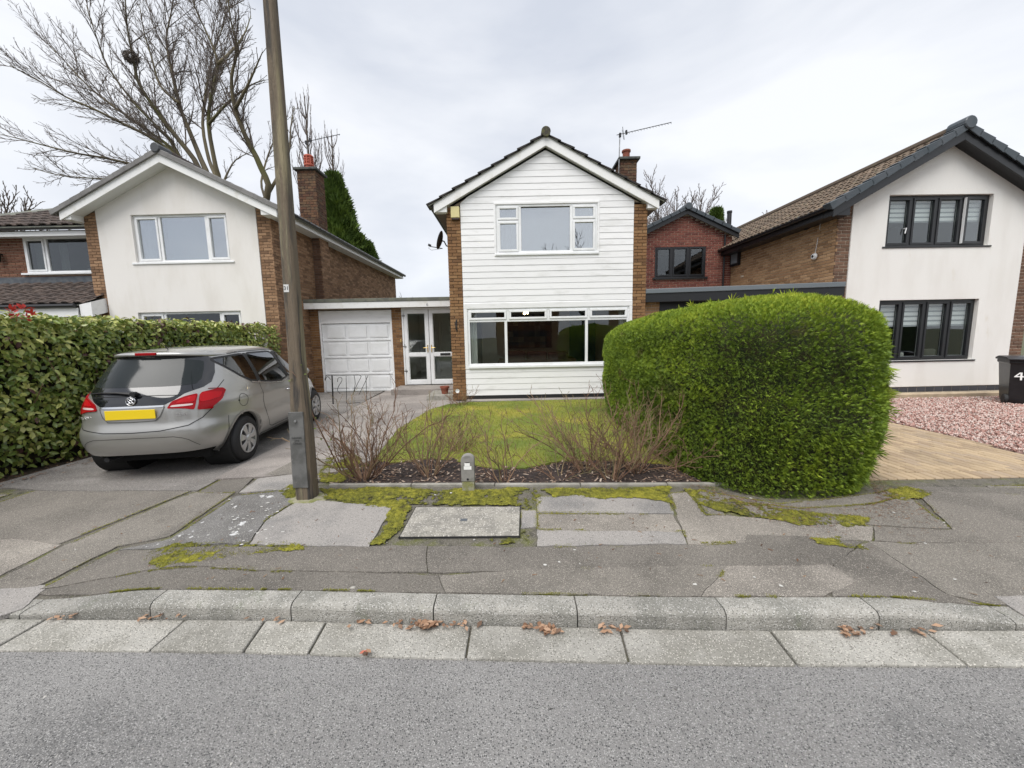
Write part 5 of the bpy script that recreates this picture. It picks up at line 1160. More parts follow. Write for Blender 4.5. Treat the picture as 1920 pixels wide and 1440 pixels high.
# ================================================================== red brick wing and black fronted garage at the right
EY = 13.2
H4 = thing('rear_wing', (5.9, EY, .1), 'small red brick gable with slate grey verge and a black three light window', 'house wing')
EX0, EX1, EA = 4.35, 7.38, 5.80; EW = (4.84, 6.53, 3.56, 4.58)
mb = MB()
for a, c, d, e in wall_rects(EX0, EX1, 0, 4.95, [EW]): mb.box(a+.01, c-.01, EY+.013, EY+.2, d, e)
mb.prism([(EX0+.01, EY+.013, 4.95), (EX1-.01, EY+.013, 4.95), (EA, EY+.013, 5.63)], (0, .19, 0)); mb.build('wall', MORTAR_L, H4)
def ecut(u0, u1, v):
    zz = 2.9+v+.035; x0, x1 = EX0+u0, EX0+u1
    if EW[2]-.03 < zz < EW[3]+.03 and x1 > EW[0] and x0 < EW[1]:
        if x0 < EW[0]: return (u0, EW[0]-EX0)
        if x1 > EW[1]: return (EW[1]-EX0, u1)
        return (0, 0)
    if zz > 4.9:
        hw = (5.60-zz)/.46; a, c = max(x0, EA-hw), min(x1, EA+hw); return (a-EX0, c-EX0)
    return (u0, u1)
brick_face(H4, (EX0, EY, 2.9), (1,0,0), EX1-EX0, 2.75, brick_red, MORTAR_L, single=300, near=lambda q: -q[2], cut=ecut)
a, c, d, e = EW; q = (c-a-.04)/3
window(H4, a, c, d, e, EY, anthracite, GLASS, mull=[(a+.02+q*i, d+.05, e-.05) for i in (1,2)], sashes=[(a+.02+q*i+.03, a+.02+q*(i+1)-.03, d+.045, e-.045, 's') for i in range(3)], sill=(.07,.07,.05), recess=.01)
room(H4, 4.6, 7.0, 3.0, 4.8, EY+.21, EY+2.5, room_dark, 'bedroom')
for s in (-1, 1):
    sl = .46; u = Vector((-s, 0, sl)).normalized(); run = 1.72; Ls = run*math.hypot(1, sl); nrm = Vector((s*sl, 0, 1)).normalized(); e0 = Vector((EA+s*run, EY-.18, 5.74-sl*run))
    mb = MB(); mb.prism([e0, e0+u*Ls, e0+u*Ls+Vector((0,4,0)), e0+Vector((0,4,0))], nrm*-.04); mb.build('roof_deck', tile_dark, H4)
    mb = MB(); mb.prism([e0+Vector((0,.03,-.05)), e0+u*Ls+Vector((0,.03,-.05)), e0+u*Ls+Vector((0,.03,-.19)), e0+Vector((0,.03,-.19))], (0,.03,0)); mb.build('barge_board', anthracite, H4)
    for k in range(6):
        p = e0+u*(Ls/6*k); q_ = u*(Ls/6+.04); w2 = Vector((0,.18,0)); f_ = Vector((0,-.03,0)); mb = MB(); lift = nrm*.075; dn = nrm*-.05
        mb.add([p+f_+dn, p+f_+lift, p+w2+lift, p+w2+dn, p+q_+f_+dn, p+q_+f_+lift*.7, p+q_+w2+lift*.7, p+q_+w2+dn], [(0,1,2,3),(7,6,5,4),(0,4,5,1),(1,5,6,2),(2,6,7,3),(3,7,4,0)]); mb.build('verge_cap', slate_blue, H4, bevel=.01)
mb = MB(); mb.lathe([(0,-.06),(.10,-.06),(.11,-.05),(.11,3.5)], (EA, EY-.2, 5.77), axis='Y', seg=14); mb.build('ridge_end_cap', slate_blue, H4)
mb = MB(); mb.tube([(7.12,EY-.04,4.9),(7.12,EY-.04,2.9)], .03, 8); mb.build('downpipe', black_plastic, H4)
H5 = thing('garage', (5.6, 9.5, .1), 'flat roofed garage with deep black fascia behind the clipped conifer hedge', 'garage')
A5, B5 = Vector((3.325, 9.66, 0)), Vector((7.66, 8.98, 0)); dv = (B5-A5).normalized(); nv = Vector((-dv.y, dv.x, 0))
def fprism(z0, z1, off, th, a=A5, c=B5): return MB().prism([a+nv*off+Vector((0,0,z0)), c+nv*off+Vector((0,0,z0)), c+nv*off+Vector((0,0,z1)), a+nv*off+Vector((0,0,z1))], nv*th)
fprism(2.48, 2.685, 0, .03).build('fascia', anthracite, H5, bevel=.004)
fprism(2.687, 2.80, -.025, .06).build('roof_trim', mat('grey_trim', (.13,.15,.165), .5), H5, bevel=.012)
MB().prism([A5+Vector((0,.06,2.70)), B5+Vector((-.2,.06,2.70)), Vector((7.45,12.9,2.70)), Vector((3.34,12.9,2.70))], (0,0,.05)).build('flat_roof', mat('grey_membrane', (.12,.125,.13), .7), H5)
pm = MB(); pm.box(3.335, 3.75, 9.85, 10.05, .1, 2.5); pm.build('pier', MORTAR_L, H5); brick_face(H5, (3.33, 9.84, .12), (1,0,0), .42, 2.4, brick_tan, MORTAR_L, single=30, near=lambda q: -q[2])
MB().box(3.76, 7.4, 9.9, 9.94, .1, 2.5).build('garage_door', anthracite, H5); MB().box(3.76, 7.4, 9.87, 9.9, 2.18, 2.24).build('door_rail', white_upvc, H5)
MB().lathe([(.055,2.75),(.055,2.86),(.07,2.87),(.07,2.93),(0,2.95)], (5.0,11.5,0), seg=12).build('roof_vent', black_plastic, H5)
# ================================================================== houses across the road (they show in the window glass)
def far_house(x, y, w_, d_, h, label, m, rz=0):
    t = thing('house_opposite', (x, y, .1), label, 'house')
    MB().box(x-w_/2, x+w_/2, y-d_, y, 0, h).build('wall', m, t)
    MB().prism([(x-w_/2-.3, y+.3, h-.1), (x+w_/2+.3, y+.3, h-.1), (x, y+.3, h+w_*.28)], (0, -d_-.6, 0)).build('roof', tile_brown, t)
    for zz in (1.0, 3.4):
        f = MB().box(x-w_*.3, x+w_*.3, y, y+.05, zz, zz+1.2).build('window', anthracite, t)
        for k in range(3): MB().box(x-w_*.28+k*w_*.19, x-w_*.28+k*w_*.19+w_*.17, y+.05, y+.055, zz+.07, zz+1.13).build('pane', mat('far_pane', (.03,.035,.04), .1) if 'far_pane' not in MATS else MATS['far_pane'], f)
far_house(-9.5, -15, 5.2, 9, 4.8, 'brown brick gabled house across the road, left of its pair', brick_brown)
far_house(1.5, -15.5, 5.6, 9, 4.8, 'red brick gabled house across the road facing the white one', MATS['reddish_brick'])
far_house(13.5, -15, 5.2, 9, 4.8, 'brown brick gabled house across the road, far to the right', brick_brown)
# ================================================================== vegetation
bark_m = mat('bare_bark', (.10,.075,.05), .9, c2=(.065,.048,.034), scale=.8, bump=.4, bscale=12)
bark_green = mat('mossy_bark', (.135,.112,.065), .9, c2=(.085,.07,.045), scale=.6, c3=(.10,.10,.03), scale3=.4, bump=.4, bscale=12)
twig_m = mat('bare_twig', (.115,.092,.078), .9)
shrub_m = mat('shrub_stem', None, .85, tint=[(.105,.055,.036),(.18,.10,.064),(.27,.165,.105),(.19,.165,.08)])
def perp(d):
    u = d.cross(Vector((0,0,1)));  u = u if u.length > .05 else d.cross(Vector((1,0,0))); return u.normalized()
class Twigs:
    """collects many tapered tubes cheaply"""
    def __init__(s): s.V = []; s.F = []; s.T = []
    def tube(s, pts, r0, r1, sides, t=.5):
        n = len(pts); b = len(s.V)
        for i, p in enumerate(pts):
            d = (pts[min(i+1, n-1)]-pts[max(i-1, 0)]); d = d.normalized() if d.length > 1e-9 else Vector((0,0,1)); u = perp(d); v = d.cross(u); r = r0+(r1-r0)*i/(n-1)
            for k in range(sides):
                a = 6.2832*k/sides; s.V.append(p+(u*math.cos(a)+v*math.sin(a))*r)
        for i in range(n-1):
            for k in range(sides): s.F.append((b+i*sides+k, b+i*sides+(k+1)%sides, b+(i+1)*sides+(k+1)%sides, b+(i+1)*sides+k)); s.T.append(t)
    def build(s, name, m, parent, smooth=True):
        return quick(name, np_mesh(name, [tuple(v) for v in s.V], s.F, m, s.T, smooth), parent)
def limb_pts(p, d, L, n, wob, up=0.0, rnd=random):
    pts = [p.copy()]; d = d.normalized()
    for i in range(n):
        d = (d+Vector((rnd.gauss(0,wob), rnd.gauss(0,wob), rnd.gauss(0,wob)+up))).normalized(); pts.append(pts[-1]+d*(L/n))
    return pts
def branch_out(tw, pts, r0, r1, level, maxlevel, spec, rnd, t=.5, skip=.12, fall=.75):
    """side shoots along a limb; spec: per level (spacing, length as share, angle, up, wobble, min radius)"""
    if level > maxlevel: return
    sp, share, ang, up, wob, rmin = spec[level-1]
    L = sum((pts[i+1]-pts[i]).length for i in range(len(pts)-1)); acc = 0; nxt = sp*rnd.uniform(.3,1); side = rnd.uniform(0, 6.28)
    for i in range(len(pts)-1):
        seg = pts[i+1]-pts[i]; sl = seg.length
        if sl < 1e-6: continue
        d = seg/sl; u = perp(d); v = d.cross(u)
        while acc+sl > nxt:
            f = (nxt-acc)/sl; p = pts[i]+seg*f; k = nxt/L; side += 2.4+rnd.uniform(-.5,.5); nxt += sp*rnd.uniform(.6,1.4)
            if k < skip and level == 1: continue
            a = ang*rnd.uniform(.6,1.25); dd = d*math.cos(a)+(u*math.cos(side)+v*math.sin(side))*math.sin(a)+Vector((0,0,up))
            ll = L*share*(1.05-fall*k)*rnd.uniform(.6,1.25); rr = max(rmin, (r0+(r1-r0)*k)*rnd.uniform(.4,.6))
            n = max(3, min(7, int(ll/.35)+2)); q = limb_pts(p, dd, ll, n, wob, up*.3, rnd)
            tw.tube(q, rr, max(rmin*.6, rr*.25), 4 if rr > .02 else 3, min(1, max(0, t+rnd.uniform(-.25,.25))))
            branch_out(tw, q, rr, max(rmin*.6, rr*.25), level+1, maxlevel, spec, rnd, t)
        acc += sl
def smooth_poly(pts, k=3):
    o = []
    for i in range(len(pts)-1):
        p0, p1, p2, p3 = pts[max(i-1,0)], pts[i], pts[i+1], pts[min(i+2,len(pts)-1)]
        for j in range(k):
            t = j/k; o.append(.5*((2*p1)+(p2-p0)*t+(2*p0-5*p1+4*p2-p3)*t*t+(3*p1-p0-3*p2+p3)*t**3))
    return o+[pts[-1]]
# ---- the big bare tree behind the cream house
rnd = random.Random(11)
T0 = Vector((-16.2, 23, 0)); bt = thing('bare_tree', T0, 'huge spreading leafless tree towering behind the cream rendered house', 'tree')
fork = Vector((-16.0, 23, 3.6)); crotch2 = Vector((-16.3, 23, 6.6))
def onp(pl, Y0, Y1):
    n = len(pl); return [PY(x, y, Y0+(Y1-Y0)*i/(n-1)) for i, (x, y) in enumerate(pl)]
limbs = [ # pixel trail on the photograph, depth at start and end, start radius
 ([(380,330),(335,262),(304,224),(281,190),(259,153),(250,109),(241,66),(236,20),(233,-60)], 23, 21, .20),
 ([(392,340),(376,297),(350,233),(335,193),(321,128),(312,73),(322,18),(330,-50)], 23, 25, .22),
 ([(412,345),(404,310),(391,233),(397,175),(408,120),(390,66),(366,15),(350,-60)], 23, 22, .19),
 ([(408,348),(392,300),(380,233),(388,160),(400,100),(420,40),(428,-40)], 23, 26, .16),
 ([(500,372),(489,314),(461,257),(441,204),(434,146),(445,91),(432,36),(425,-40)], 22, 20, .24),
 ([(350,320),(292,264),(233,233),(175,204),(124,182),(69,149),(18,122)], 23, 20, .14),
 ([(340,345),(226,303),(146,288),(73,270),(4,252)], 23, 21, .12),
 ([(345,310),(290,254),(219,204),(164,160),(120,113),(92,84)], 23, 24, .14),
 ([(335,290),(300,243),(255,197),(204,128),(182,73),(162,10)], 23, 22, .13),
 ([(441,204),(462,165),(478,130),(492,98)], 21, 20, .10),
 ([(505,360),(540,292),(545,240),(552,200)], 22, 24, .10),
 ([(496,368),(490,340),(503,290),(520,250),(540,215)], 23, 26, .08),
 ([(391,233),(430,190),(470,160),(496,150)], 22, 21, .08),
 ([(335,193),(300,160),(285,110),(270,60),(262,10)], 23, 26, .09),
 ([(408,120),(440,90),(460,60),(470,30)], 21, 23, .08),
 ([(395,370),(300,334),(200,335),(120,330),(60,315)], 23, 22, .08),
 ([(408,372),(424,330),(442,300),(470,285)], 23, 25, .08),
]
trunk = Twigs(); trunk.tube(smooth_poly([T0, Vector((-16.1,23,1.8)), fork, crotch2]), .55, .42, 12)
fine = Twigs()
spec = [(.38,.25,.55,.12,.09,.016), (.24,.46,.55,.10,.11,.0115), (.17,.42,.55,.08,.13,.009)]
for pl, ya, yb, r in limbs:
    pts = onp(pl, ya, yb); 
    if r >= .12: pts = [crotch2+Vector((rnd.uniform(-.2,.2), rnd.uniform(-.2,.2), -.3))]+pts
    pts = smooth_poly(pts, 3); n_ = len(pts)
    lm_ = MB(); lm_.tube(pts, [r*.74*(1-i_/n_)**1.25+.014 for i_ in range(n_)], 8); lm_.build('limb', bark_green, bt, smooth=True)
    branch_out(fine, pts, r*.7, .03, 1, 3, spec, rnd, skip=.44 if len(pl) > 5 else .3, fall=.45)
trunk.build('trunk', bark_green, bt); o = fine.build('twigs', twig_m, bt); o['kind'] = 'stuff'
NV = [len(fine.F)]
t = thing('bird_nest', PY(246, 108, 21.8), 'dark round nest lodged in the upper branches of the bare tree', 'nest')
tw = Twigs(); c = PY(246, 108, 21.8)
for k in range(160):
    d = Vector((rnd.gauss(0,1), rnd.gauss(0,1), rnd.gauss(0,.8))).normalized(); p = c+d*rnd.uniform(.1,.3); e1 = perp(d); q = (e1*rnd.uniform(-1,1)+d.cross(e1)*rnd.uniform(-1,1)).normalized()*.28
    tw.tube([p-q, p+d*.03, p+q], .012, .008, 3)
tw.build('nest_sticks', twig_m, t)
# ---- poplar: upright plumes
def poplar(name, x, y, H, w_, label, seed, n=9, z0=0.0):
    rd = random.Random(seed); t = thing(name, (x, y, 0), label, 'tree'); tr = Twigs(); tw = Twigs()
    stem = smooth_poly([Vector((x, y, 0)), Vector((x+.1, y, H*.35)), Vector((x-.1, y, H*.7)), Vector((x, y, H))]); tr.tube(stem, .38, .02, 8)
    for k in range(n*7):
        f = rd.uniform(.12, .93); p = stem[int(f*(len(stem)-1))]+Vector((0,0,0)); p = Vector((x, y, H*f)); a = rd.uniform(0, 6.28); sp = w_*(.35+.65*math.sin(min(1, (1-f)*1.5)*1.57))*rd.uniform(.5,1.05)
        L = H*.30*rd.uniform(.6,1.1)*(1.1-f*.8); q = [p, p+Vector((math.cos(a)*sp*.6, math.sin(a)*sp*.6, L*.25)), p+Vector((math.cos(a)*sp*.95, math.sin(a)*sp*.95, L*.6)), p+Vector((math.cos(a)*sp, math.sin(a)*sp, L))]
        q = smooth_poly(q, 2); tw.tube(q, .06, .015, 4); branch_out(tw, q, .05, .012, 1, 2, [(.4,.35,.42,.5,.08,.02),(.3,.4,.4,.4,.1,.015)], rd)
    tr.build('trunk', bark_m, t); o = tw.build('branches', mat('pale_twig', (.17,.14,.13), .9) if 'pale_twig' not in MATS else MATS['pale_twig'], t)
poplar('poplar_tree', -20.3, 42, 26.2, 1.9, 'tall narrow leafless poplar behind the green conifer', 3)
poplar('poplar_tree', -18.3, 43, 23.5, 1.5, 'shorter leafless poplar at the right of the taller one', 5, n=7)
# ---- small bare trees
def small_tree(x, y, H, spread, label, seed, cat='tree', m=None, dens=1.0, z0=.3, nl=7):
    rd = random.Random(seed); t = thing('bare_tree', (x, y, 0), label, cat); tr = Twigs(); tw = Twigs(); b0_ = Vector((x, y, 0)); tr.tube([b0_, Vector((x, y, H*z0))], .18, .12, 8)
    for k in range(nl):
        a = k*6.3/nl*1.02+rd.uniform(-.3,.3); d = Vector((math.cos(a)*spread, math.sin(a)*spread, H*.62)); q = limb_pts(Vector((x, y, H*z0)), d, d.length*rd.uniform(.8,1.1), 6, .08, .05, rd); tw.tube(q, .09, .02, 5)
        branch_out(tw, q, .07, .02, 1, 3, [(.45/dens,.4,.6,.15,.1,.024),(.3/dens,.42,.6,.1,.12,.018),(.25,.42,.6,.08,.12,.014)], rd)
    tr.build('trunk', bark_m, t); tw.build('branches', m or twig_m, t)
small_tree(-27.5, 21, 9.8, 3.0, 'small bare tree at the far left edge above the brown roof', 21, dens=1.7, nl=13)
small_tree(13.0, 32, 13.3, 3.4, 'pale leafless tree peeping over the small brick gable', 22, m=MATS['pale_twig'], dens=1.6, nl=12)
small_tree(17.6, 31, 10.8, 2.2, 'thin leafless tree just left of the steel flue pipe', 23, m=MATS['pale_twig'], dens=1.0, nl=8)
small_tree(-10.2, 36, 5.6, 2.2, 'low leafless tree seen over the flat garage roof', 24, dens=.7)
# ---- conifer with feathery sprays
def fronds(C_, N_, size, rs, up=.35, droop=0.0, k=5, thin=.16):
    """a small fan of k pointed blades at each point, facing along the normal"""
    n = len(C_); a = rs.uniform(-1, 1, (n,3)); d = N_+a*.55; d[:,2] += up; d /= np.linalg.norm(d, axis=1)[:,None]
    s = np.cross(d, rs.uniform(-1,1,(n,3))); s /= np.linalg.norm(s, axis=1)[:,None]; h = np.cross(d, s)
    L = size*rs.uniform(.6,1.35,n); V = []; 
    out_ = np.zeros((n, k, 4, 3))
    for j in range(k):
        f = (j/(k-1)-.5)*1.5 if k > 1 else 0; dj = d*math.cos(f)+s*math.sin(f); tj = s*math.cos(f)-d*math.sin(f); lj = (L*(1-.28*abs(f)))[:,None]
        base = C_+dj*lj*.05; out_[:,j,0] = base; out_[:,j,1] = base+dj*lj*.5+tj*lj*thin+h*lj*.05; out_[:,j,2] = base+dj*lj+h*lj*rs.uniform(-.15,.15,(n,1))-np.array([0,0,droop])*lj; out_[:,j,3] = base+dj*lj*.5-tj*lj*thin-h*lj*.05
    return out_.reshape(-1,3), np.arange(n*k*4).reshape(-1,4)
conif_m = mat('conifer_foliage', None, .75, tint=[(.022,.040,.012),(.055,.10,.016),(.10,.16,.022),(.17,.23,.03)], trans=.12)
def conifer(x, y, H, r, label, seed, z0=.5):
    rs = np.random.RandomState(seed); t = thing('conifer_tree', (x, y, 0), label, 'tree'); tr = Twigs(); tr.tube([Vector((x, y, 0)), Vector((x, y, H*.9))], .22, .03, 8); tr.build('trunk', bark_m, t)
    n = 14000; f = rs.uniform(0, 1, n)**.75; a = rs.uniform(0, 6.283, n); rad = r*(1-f)**.8*(.75+.25*np.sin(a*5+f*30))*rs.uniform(.55,1.05,n)+.05
    C_ = np.c_[x+np.cos(a)*rad, y+np.sin(a)*rad, z0+f*(H-z0)]; N_ = np.c_[np.cos(a), np.sin(a), .5+0*a]
    V, F = fronds(C_, N_, .44, rs, up=.8, thin=.10); T = np.clip(.25+.45*(rad/r)+.2*f+rs.uniform(-.2,.25,n), 0, 1)
    quick('crown', np_mesh('crown', V, F, conif_m, np.repeat(T, 5)), t)
conifer(-10.5, 24.5, 11.4, 3.1, 'dark green pointed conifer behind the brick chimney', 8)
conifer(-9.2, 25.6, 7.6, 2.0, 'lower green conifer tucked against the pointed one', 9)
conifer(15.5, 30, 10.6, 1.0, 'dark pine top poking up behind the slate verge of the brick gable', 10)
# ---- clipped conifer hedge at the right
rs = np.random.RandomState(2)
HX, HYc, HA, HB, HH = 2.84, 6.03, 1.06, 2.70, 1.98
hedge = thing('conifer_hedge', (HX, HYc, .12), 'massive clipped bright green conifer hedge with rounded top beside the lawn', 'hedge')
def hsurf(u, v):
    """u round the plan 0..2pi, v 0 foot .. 1 crown centre -> point, normal (vectorised)"""
    c, s = np.cos(u), np.sin(u); n_ = 3.4; k = (np.abs(c)**n_+np.abs(s)**n_)**(-1/n_)
    px, py = c*k, s*k
    # profile: bulging wall, rounded shoulder, domed top
    w_ = np.where(v < .62, 1.0-.07*(1-v/.62)**2-.03*np.abs(v/.62-.55), 0); z = np.where(v < .62, v/.62*.78, 0)
    q = np.clip((v-.62)/.38, 0, 1); ang = q*np.pi/2
    w2 = np.where(v >= .62, np.cos(ang)**.62*.985, 0); z2 = np.where(v >= .62, .78+.22*np.sin(ang)**.85, 0)
    W = w_+w2; Z = z+z2
    lump = np.array([mnoise.noise((a*1.1, b*1.1, d*2.2)) for a, b, d in zip(px*W*HA, py*W*HB, Z*2)])
    hgt = HH*(1+.045*np.array([mnoise.noise((a*.9, b*.5, 3)) for a, b in zip(px*HA, py*HB)])-.14*np.clip(px*W, -.2, 1)**2-.05*np.clip(py*W, -1, 1)+.0)
    x = HX+(px*W)*(HA+.06*lump+.02*np.clip(-py, 0, 1)); y = HYc+(py*W)*(HB+.08*lump); zz = .06+Z*hgt
    return np.stack([x, y, zz], -1)
nu, nv = 150, 46
U, Vv = np.meshgrid(np.linspace(0, 2*np.pi, nu, endpoint=False), np.linspace(0, 1, nv)); S0 = hsurf(U.ravel(), Vv.ravel()).reshape(nv, nu, 3)
core = S0.copy(); ctr = np.array([HX, HYc, 1.0]); core = ctr+(core-ctr)*.945
Fc = [(j*nu+i, j*nu+(i+1)%nu, (j+1)*nu+(i+1)%nu, (j+1)*nu+i) for j in range(nv-1) for i in range(nu)]
quick('dark_core', np_mesh('dark_core', core.reshape(-1,3), Fc, mat('hedge_inside', (.022,.03,.010), .95, c2=(.045,.04,.015), scale=12), None, True), hedge)  # solid dark core added behind the sprays, stands in for the shaded inside
# sprays spread by area
A = S0; e1 = np.roll(A, -1, 1)-A; e2 = np.zeros_like(A); e2[:-1] = A[1:]-A[:-1]; ar = np.linalg.norm(np.cross(e1, e2), axis=2); pr = (ar/ar.sum()).ravel()
n = 170000; idx = rs.choice(nu*nv, n, p=pr); jj, ii = idx//nu, idx % nu
a_, b_ = rs.uniform(0,1,(n,1)), rs.uniform(0,1,(n,1)); P = A[jj, ii]+e1[jj, ii]*a_+e2[jj, ii]*b_
Nn = np.cross(e1, e2); Nn /= np.maximum(np.linalg.norm(Nn, axis=2, keepdims=True), 1e-9); Np = Nn[jj, ii]
keep = (P[:,1] < 7.2) | (P[:,2] > 1.0) | (P[:,0] < 2.6); P = P[keep]; Np = Np[keep]; n = len(P)
P = P-Np*rs.uniform(.0,.07,(n,1))
clump = np.array([mnoise.noise((p[0]*5, p[1]*5, p[2]*5)) for p in P])
size = .034+.009*clump
V, F = fronds(P, Np, size, rs, up=.25, k=4, thin=.075, droop=.05)
big_ = np.array([mnoise.noise((p[0]*1.1, p[1]*1.1, p[2]*1.1+5)) for p in P])
patch = np.array([mnoise.noise((p[0]*2.3+9, p[1]*2.3, p[2]*2.3)) for p in P])
T = np.clip(.43+.17*clump+.14*big_+.10*patch+.26*np.clip(Np[:,2], 0, 1)+rs.uniform(-.2,.22,n), 0, .999)  # upward-facing sprays tinted paler: overhead light put into the colour
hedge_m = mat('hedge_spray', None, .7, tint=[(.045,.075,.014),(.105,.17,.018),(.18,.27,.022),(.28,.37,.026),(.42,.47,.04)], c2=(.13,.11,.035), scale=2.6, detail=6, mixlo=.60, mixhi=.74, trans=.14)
# tips run paler than the inner halves: two faces per blade share one tint with jitter
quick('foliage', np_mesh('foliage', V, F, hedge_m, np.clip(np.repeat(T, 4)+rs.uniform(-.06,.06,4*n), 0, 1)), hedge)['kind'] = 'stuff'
# stray longer shoots on the right flank and top
m_ = (P[:,0] > 3.45) & (rs.uniform(0,1,n) < .05) | (P[:,2] > 2.0) & (rs.uniform(0,1,n) < .005)
V, F = fronds(P[m_], Np[m_]*1.4, .10, rs, up=.15, k=5, thin=.035, droop=.12)
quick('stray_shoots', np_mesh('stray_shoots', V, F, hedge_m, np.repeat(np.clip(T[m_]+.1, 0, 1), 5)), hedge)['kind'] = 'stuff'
# ---- broad leaved hedge at the left
rs = np.random.RandomState(4)
lh = thing('laurel_hedge', (-6.9, 7.0, .05), 'long glossy broad leaved hedge with red young shoots beside the parked car', 'hedge')
lx0, lx1, ly0, ly1, lzt = -7.6, -6.32, 2.9, 10.1, 2.10
leafm = mat('hedge_leaf', None, .30, tint=[(.06,.10,.022),(.135,.20,.036),(.24,.30,.06),(.40,.42,.11),(.55,.52,.20)], c2=(.14,.15,.05), scale=6, mixlo=.6, mixhi=.8, trans=.15, spec=.6)
redleaf = mat('red_leaf', (.42,.03,.02), .45, trans=.25); purple = mat('bronze_leaf', (.085,.035,.03), .45, trans=.1)
b = MB(); b.box(lx0+.3, lx1-.22, ly0+.2, ly1-.2, .1, lzt-.2); b.build('dark_core', mat('laurel_inside', (.018,.02,.010), .95, c2=(.05,.035,.02), scale=9), lh)  # dark box added inside the leaves to block the view through
tw = Twigs(); rd = random.Random(31)
for k in range(170):
    x, y = rd.uniform(lx0+.3, lx1-.12), rd.uniform(ly0, ly1); p = Vector((x, y, .05)); q = limb_pts(p, Vector((rd.uniform(-.1,.4), rd.uniform(-.3,.3), 1)), rd.uniform(.9,2.0), 6, .1, .05, rd); tw.tube(q, .012, .004, 4, rd.random())
tw.build('stems', shrub_m, lh)
n = 24000
face = rs.choice(4, n, p=[.60,.25,.10,.05])       # lane side, top, near end, inside
C_ = np.zeros((n,3)); Nl = np.zeros((n,3))
yy = rs.uniform(ly0, ly1, n); 
fr = face == 0; C_[fr] = np.c_[np.full(fr.sum(), lx1), yy[fr], rs.uniform(.06, lzt, fr.sum())]; Nl[fr] = (1, 0, .25)
tp = face == 1; C_[tp] = np.c_[rs.uniform(lx0, lx1, tp.sum()), yy[tp], np.full(tp.sum(), lzt)]; Nl[tp] = (.25, 0, 1)
ne = face == 2; C_[ne] = np.c_[rs.uniform(lx0, lx1, ne.sum()), np.full(ne.sum(), ly0), rs.uniform(.06, lzt, ne.sum())]; Nl[ne] = (.1, -1, .25)
sh = face == 3; C_[sh] = np.c_[rs.uniform(lx1-.3, lx1+.02, sh.sum()), yy[sh], rs.uniform(.1, lzt, sh.sum())]; Nl[sh] = (1, 0, .3)
sn = np.array([mnoise.noise((p[0]*1.4, p[1]*1.4, p[2]*1.4)) for p in C_]); s2 = np.array([mnoise.noise((p[0]*4, p[1]*4, p[2]*4+3)) for p in C_])
C_ += Nl/np.linalg.norm(Nl,axis=1)[:,None]*(.11*sn+.07*s2+rs.uniform(-.16,.03,n))[:,None]
C_[:,0] -= .12*np.clip((.55-C_[:,2])/.55, 0, 1)*(face == 0)+.10*np.clip((C_[:,2]-1.8)/.3, 0, 1)*(face == 0)
C_[:,2] = np.maximum(C_[:,2], .05); C_[:,0] += .055*np.maximum(0, C_[:,1]-4.4)
# thin out the foot of the lane side
keep = (rs.uniform(0,1,n) < np.where(face == 0, np.clip(C_[:,2]/.5, .35, 1), 1)); C_ = C_[keep]; Nl = Nl[keep]; face = face[keep]; sn = sn[keep]; s2 = s2[keep]; n = len(C_)
def leaves(C_, Nl, L, Wd, rs, droop=.45):
    n = len(C_); nn = Nl+rs.normal(0,.45,(n,3)); nn /= np.linalg.norm(nn,axis=1)[:,None]
    d = rs.normal(0,.8,(n,3)); d[:,2] -= droop; d -= nn*(d*nn).sum(1)[:,None]; d /= np.linalg.norm(d,axis=1)[:,None]; s = np.cross(nn, d)
    l = (L*rs.uniform(.65,1.25,n))[:,None]; w_ = (Wd*rs.uniform(.7,1.2,n))[:,None]; cv = rs.uniform(.02,.16,(n,1))
    V = np.zeros((n,8,3))
    V[:,0] = C_; V[:,1] = C_+d*l*.33-nn*l*cv*.1; V[:,2] = C_+d*l*.7-nn*l*cv*.5; V[:,3] = C_+d*l-nn*l*cv*1.3
    V[:,4] = C_+d*l*.36+s*w_+nn*w_*.28-nn*l*cv*.1; V[:,5] = C_+d*l*.72+s*w_*.72+nn*w_*.2-nn*l*cv*.5
    V[:,6] = C_+d*l*.36-s*w_+nn*w_*.28-nn*l*cv*.1; V[:,7] = C_+d*l*.72-s*w_*.72+nn*w_*.2-nn*l*cv*.5
    return V
LF = [(0,4,1,1),(1,4,5,2),(2,5,3,3),(0,1,6,6),(1,2,7,6),(2,3,7,7)]
tri = np.array([(0,4,1),(1,4,5),(1,5,2),(2,5,3),(0,1,6),(1,2,7),(1,7,6),(2,3,7)])
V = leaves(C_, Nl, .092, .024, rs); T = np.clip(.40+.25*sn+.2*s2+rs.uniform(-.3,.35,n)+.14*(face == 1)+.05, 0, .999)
dist = np.linalg.norm(C_-np.array([0,0,1.7]), axis=1); vis = (C_[:,0]/C_[:,1] > -1.34) & (C_[:,2] > .1)
order = np.argsort(np.where(vis & ((face < 2) | (face == 2)), dist, 99)); single = order[:298]; rest = np.ones(n, bool); rest[single] = False
col_ = rs.uniform(0,1,n); br = (s2 > .33) & (col_ < .35)
for m2, sel in ((leafm, rest & ~br), (purple, rest & br)):
    k = sel.sum(); quick('foliage', np_mesh('foliage', V[sel].reshape(-1,3), (tri[None]+8*np.arange(k)[:,None,None]).reshape(-1,3), m2, np.repeat(T[sel], 8)), lh)['kind'] = 'stuff'
for i in single:
    vs = V[i]-C_[i]; me = np_mesh('leaf', vs, tri, purple if br[i] else leafm, np.full(8, T[i])); quick('leaf', me, lh, Matrix.Translation(C_[i]))
